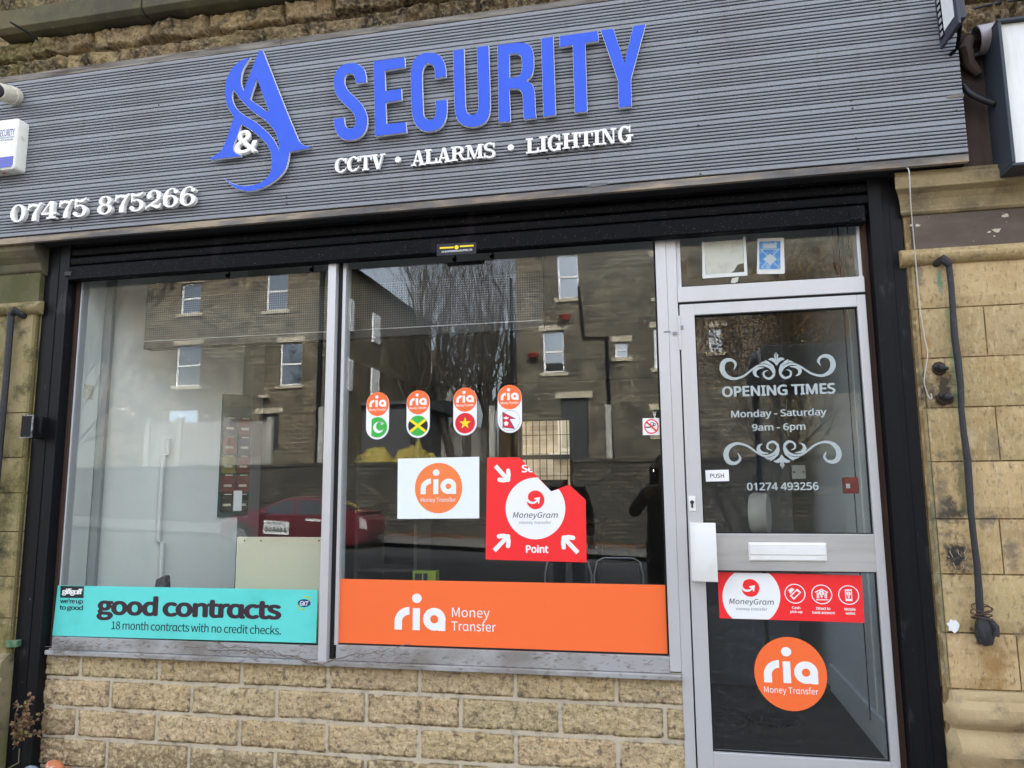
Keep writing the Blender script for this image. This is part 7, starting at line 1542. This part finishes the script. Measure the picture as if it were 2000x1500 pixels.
def person(label, loc, yaw, hands, phone=False, h=1.0):
    """facing local +y; hands: wrist positions (right, left)"""
    t = thing('person', label, 'person', loc, rot=(0, 0, yaw)); ORG[t.name] = Vector(); t.scale = (h, h, h)
    # one continuous body: hips, torso, neck, head, legs
    J = [(0, 0, .95, (.15, .11)), (0, 0, 1.15, (.145, .105)), (0, .01, 1.34, (.17, .115)), (0, 0, 1.47, (.10, .08)), (0, .01, 1.53, (.055, .055)), (0, .02, 1.60, (.07, .08)), (0, .02, 1.69, (.078, .098)), (0, .01, 1.755, (.055, .07)),
         (.10, 0, .88, (.10, .10)), (.115, .01, .52, (.062, .065)), (.12, -.02, .12, (.042, .045)), (.125, .11, .04, (.042, .035)),
         (-.10, 0, .88, (.10, .10)), (-.115, .01, .52, (.062, .065)), (-.12, -.02, .12, (.042, .045)), (-.125, .11, .04, (.042, .035))]
    E_ = [(0, 1), (1, 2), (2, 3), (3, 4), (4, 5), (5, 6), (6, 7), (0, 8), (8, 9), (9, 10), (10, 11), (0, 12), (12, 13), (13, 14), (14, 15)]
    for s, hd in ((1, hands[0]), (-1, hands[1])):
        sh_ = Vector((s * .185, 0, 1.40)); w = Vector(hd); d = w - sh_; L1, L2 = .29, .27; mid = sh_ + d * .5; out = Vector((s * .5, -.25, -.6)); out = (out - d.normalized() * out.dot(d.normalized())).normalized(); off = math.sqrt(max(.001, .28 ** 2 - (d.length / 2) ** 2)); el = mid + out * off
        b0 = len(J); J += [(*sh_, (.065, .065)), (*el, (.045, .045)), (*w, (.03, .03))]; E_ += [(2, b0), (b0, b0 + 1), (b0 + 1, b0 + 2)]
    body = skin_mesh('body', J, E_, m_skin, t)
    # coat, trousers and shoes follow the same skeleton a little wider
    CJ = [(0, 0, .98, (.20, .15)), (0, 0, .70, (.205, .16)), (0, 0, .62, (.20, .155)), (0, 0, 1.17, (.18, .135)), (0, .01, 1.33, (.195, .135)), (0, 0, 1.44, (.12, .095)), (0, 0, 1.49, (.075, .075))]; CE = [(0, 1), (1, 2), (0, 3), (3, 4), (4, 5), (5, 6)]
    for b0 in (16, 19):
        k0 = len(CJ)
        for q_, rr_ in ((0, .085), (1, .065), (2, .05)): CJ.append((*J[b0 + q_][:3], (rr_, rr_)))
        CE += [(4, k0), (k0, k0 + 1), (k0 + 1, k0 + 2)]
    skin_mesh('coat', CJ, CE, m_coat, t)
    TJ = [(0, 0, .93, (.16, .12))]; TE = []
    for b0 in (8, 12):
        k0 = len(TJ)
        for q_, rr_ in ((0, .115), (1, .085), (2, .07)): TJ.append((*J[b0 + q_][:3], (rr_, rr_)))
        TE += [(0, k0), (k0, k0 + 1), (k0 + 1, k0 + 2)]
    skin_mesh('trousers', TJ, TE, m_trs, t)
    for s in (1, -1): skin_mesh('shoe', [(s * .12, -.05, .05, (.05, .048)), (s * .122, .06, .045, (.052, .042)), (s * .126, .16, .035, (.045, .03))], [(0, 1), (1, 2)], m_shoe, t)
    skin_mesh('hair', [(0, -.03, 1.66, (.082, .075)), (0, -.02, 1.73, (.088, .10)), (0, .015, 1.78, (.075, .085))], [(0, 1), (1, 2)], m_hair, t)
    # face: nose, ears, eyes, mouth
    mb = MB(); mb.add([(0, .105, 1.69), (-.014, .10, 1.645), (.014, .10, 1.645), (0, .135, 1.65)], [(0, 1, 3), (0, 3, 2), (1, 2, 3)]); mb.build('nose', m_skin, t, local=True)
    for s in (1, -1):
        mb = MB(); mb.lathe([(.001, -.008), (.011, -.004), (.011, .004), (.001, .008)], (s * .03, .105, 1.685), 'y', 10); mb.build('eye', m_ink, t, local=True)
        mb = MB(); mb.lathe([(.004, -.012), (.02, -.008), (.022, .004), (.004, .01)], (s * .082, .01, 1.665), 'x', 10); mb.build('ear', m_skin, t, local=True)
    mb = MB(); mb.box(-.022, .022, .098, .108, 1.612, 1.62); mb.build('mouth', M('lip', (.25, .09, .08), .5), t, local=True)
    # hands with five bent fingers
    for s, hd in ((1, hands[0]), (-1, hands[1])):
        w = Vector(hd); up = phone and s == 1; ax = Vector((-.25 * s, .35, .9)).normalized() if phone else Vector((0, .12, -1)).normalized(); sd_ = Vector((1, 0, 0)); nrm_ = ax.cross(sd_).normalized()
        HJ = [(*w, (.028, .02)), (*(w + ax * .05), (.038, .017)), (*(w + ax * .085), (.04, .015))]; HE = [(0, 1), (1, 2)]
        for k_, (off, L_) in enumerate(((-.03, .062), (-.01, .075), (.01, .07), (.03, .055))):
            b0 = len(HJ); p0 = w + ax * .085 + sd_ * off; cv = nrm_ * (-.25 if phone else -.12); d1 = (ax + cv).normalized(); d2 = (ax + cv * 3).normalized(); d3 = (ax + cv * 6).normalized()
            HJ += [(*p0, .0095), (*(p0 + d1 * L_ * .5), .009), (*(p0 + d1 * L_ * .5 + d2 * L_ * .3), .0085), (*(p0 + d1 * L_ * .5 + d2 * L_ * .3 + d3 * L_ * .22), .0075)]; HE += [(2, b0), (b0, b0 + 1), (b0 + 1, b0 + 2), (b0 + 2, b0 + 3)]
        b0 = len(HJ); HJ += [(*(w + ax * .03 - sd_ * s * .03), .012), (*(w + ax * .055 - sd_ * s * .055), .0105), (*(w + ax * .085 - sd_ * s * .062), .009)]; HE += [(1, b0), (b0, b0 + 1), (b0 + 1, b0 + 2)]
        skin_mesh('hand', HJ, HE, m_skin, t)
    return t
pz = GZ
ppl = person('person in a long black coat holding up a phone, reflected by the door post', (-.05, -4.02, pz), 0, ((.01, .36, 1.40), (-.17, .34, 1.36)), phone=True, h=.96)
person('person in a dark coat standing back, reflected behind the torn red poster', (-1.2, -5.6, pz), R_(-8), ((.27, .10, .86), (-.27, .10, .86)), h=.98)
ph = thing('phone', 'black phone with its small light on, held up by the photographer', 'phone', (-.14, -3.57, .12))
mb = MB(); mb.box(-.175, -.095, -3.572, -3.564, .05, .205); mb.build('casing', m_black, ph, bev=.006)
mb = MB(); mb.lathe([(.001, .0015), (.005, .001), (.005, -.001), (.001, -.001)], (-.135, -3.5625, .175), 'y', 12); mb.build('flash', M('flash_lamp', (1, 1, 1), .3, emis=((1, .95, .8), 60)), ph)
mb = MB()
for z in (.185, .155): mb.lathe([(.001, .002), (.009, .0015), (.009, -.001), (.001, -.001)], (-.158, -3.5625, z), 'y', 12)
mb.build('lenses', m_ink, ph)
# final names: sub-parts that only repeat keep Blender's own suffix
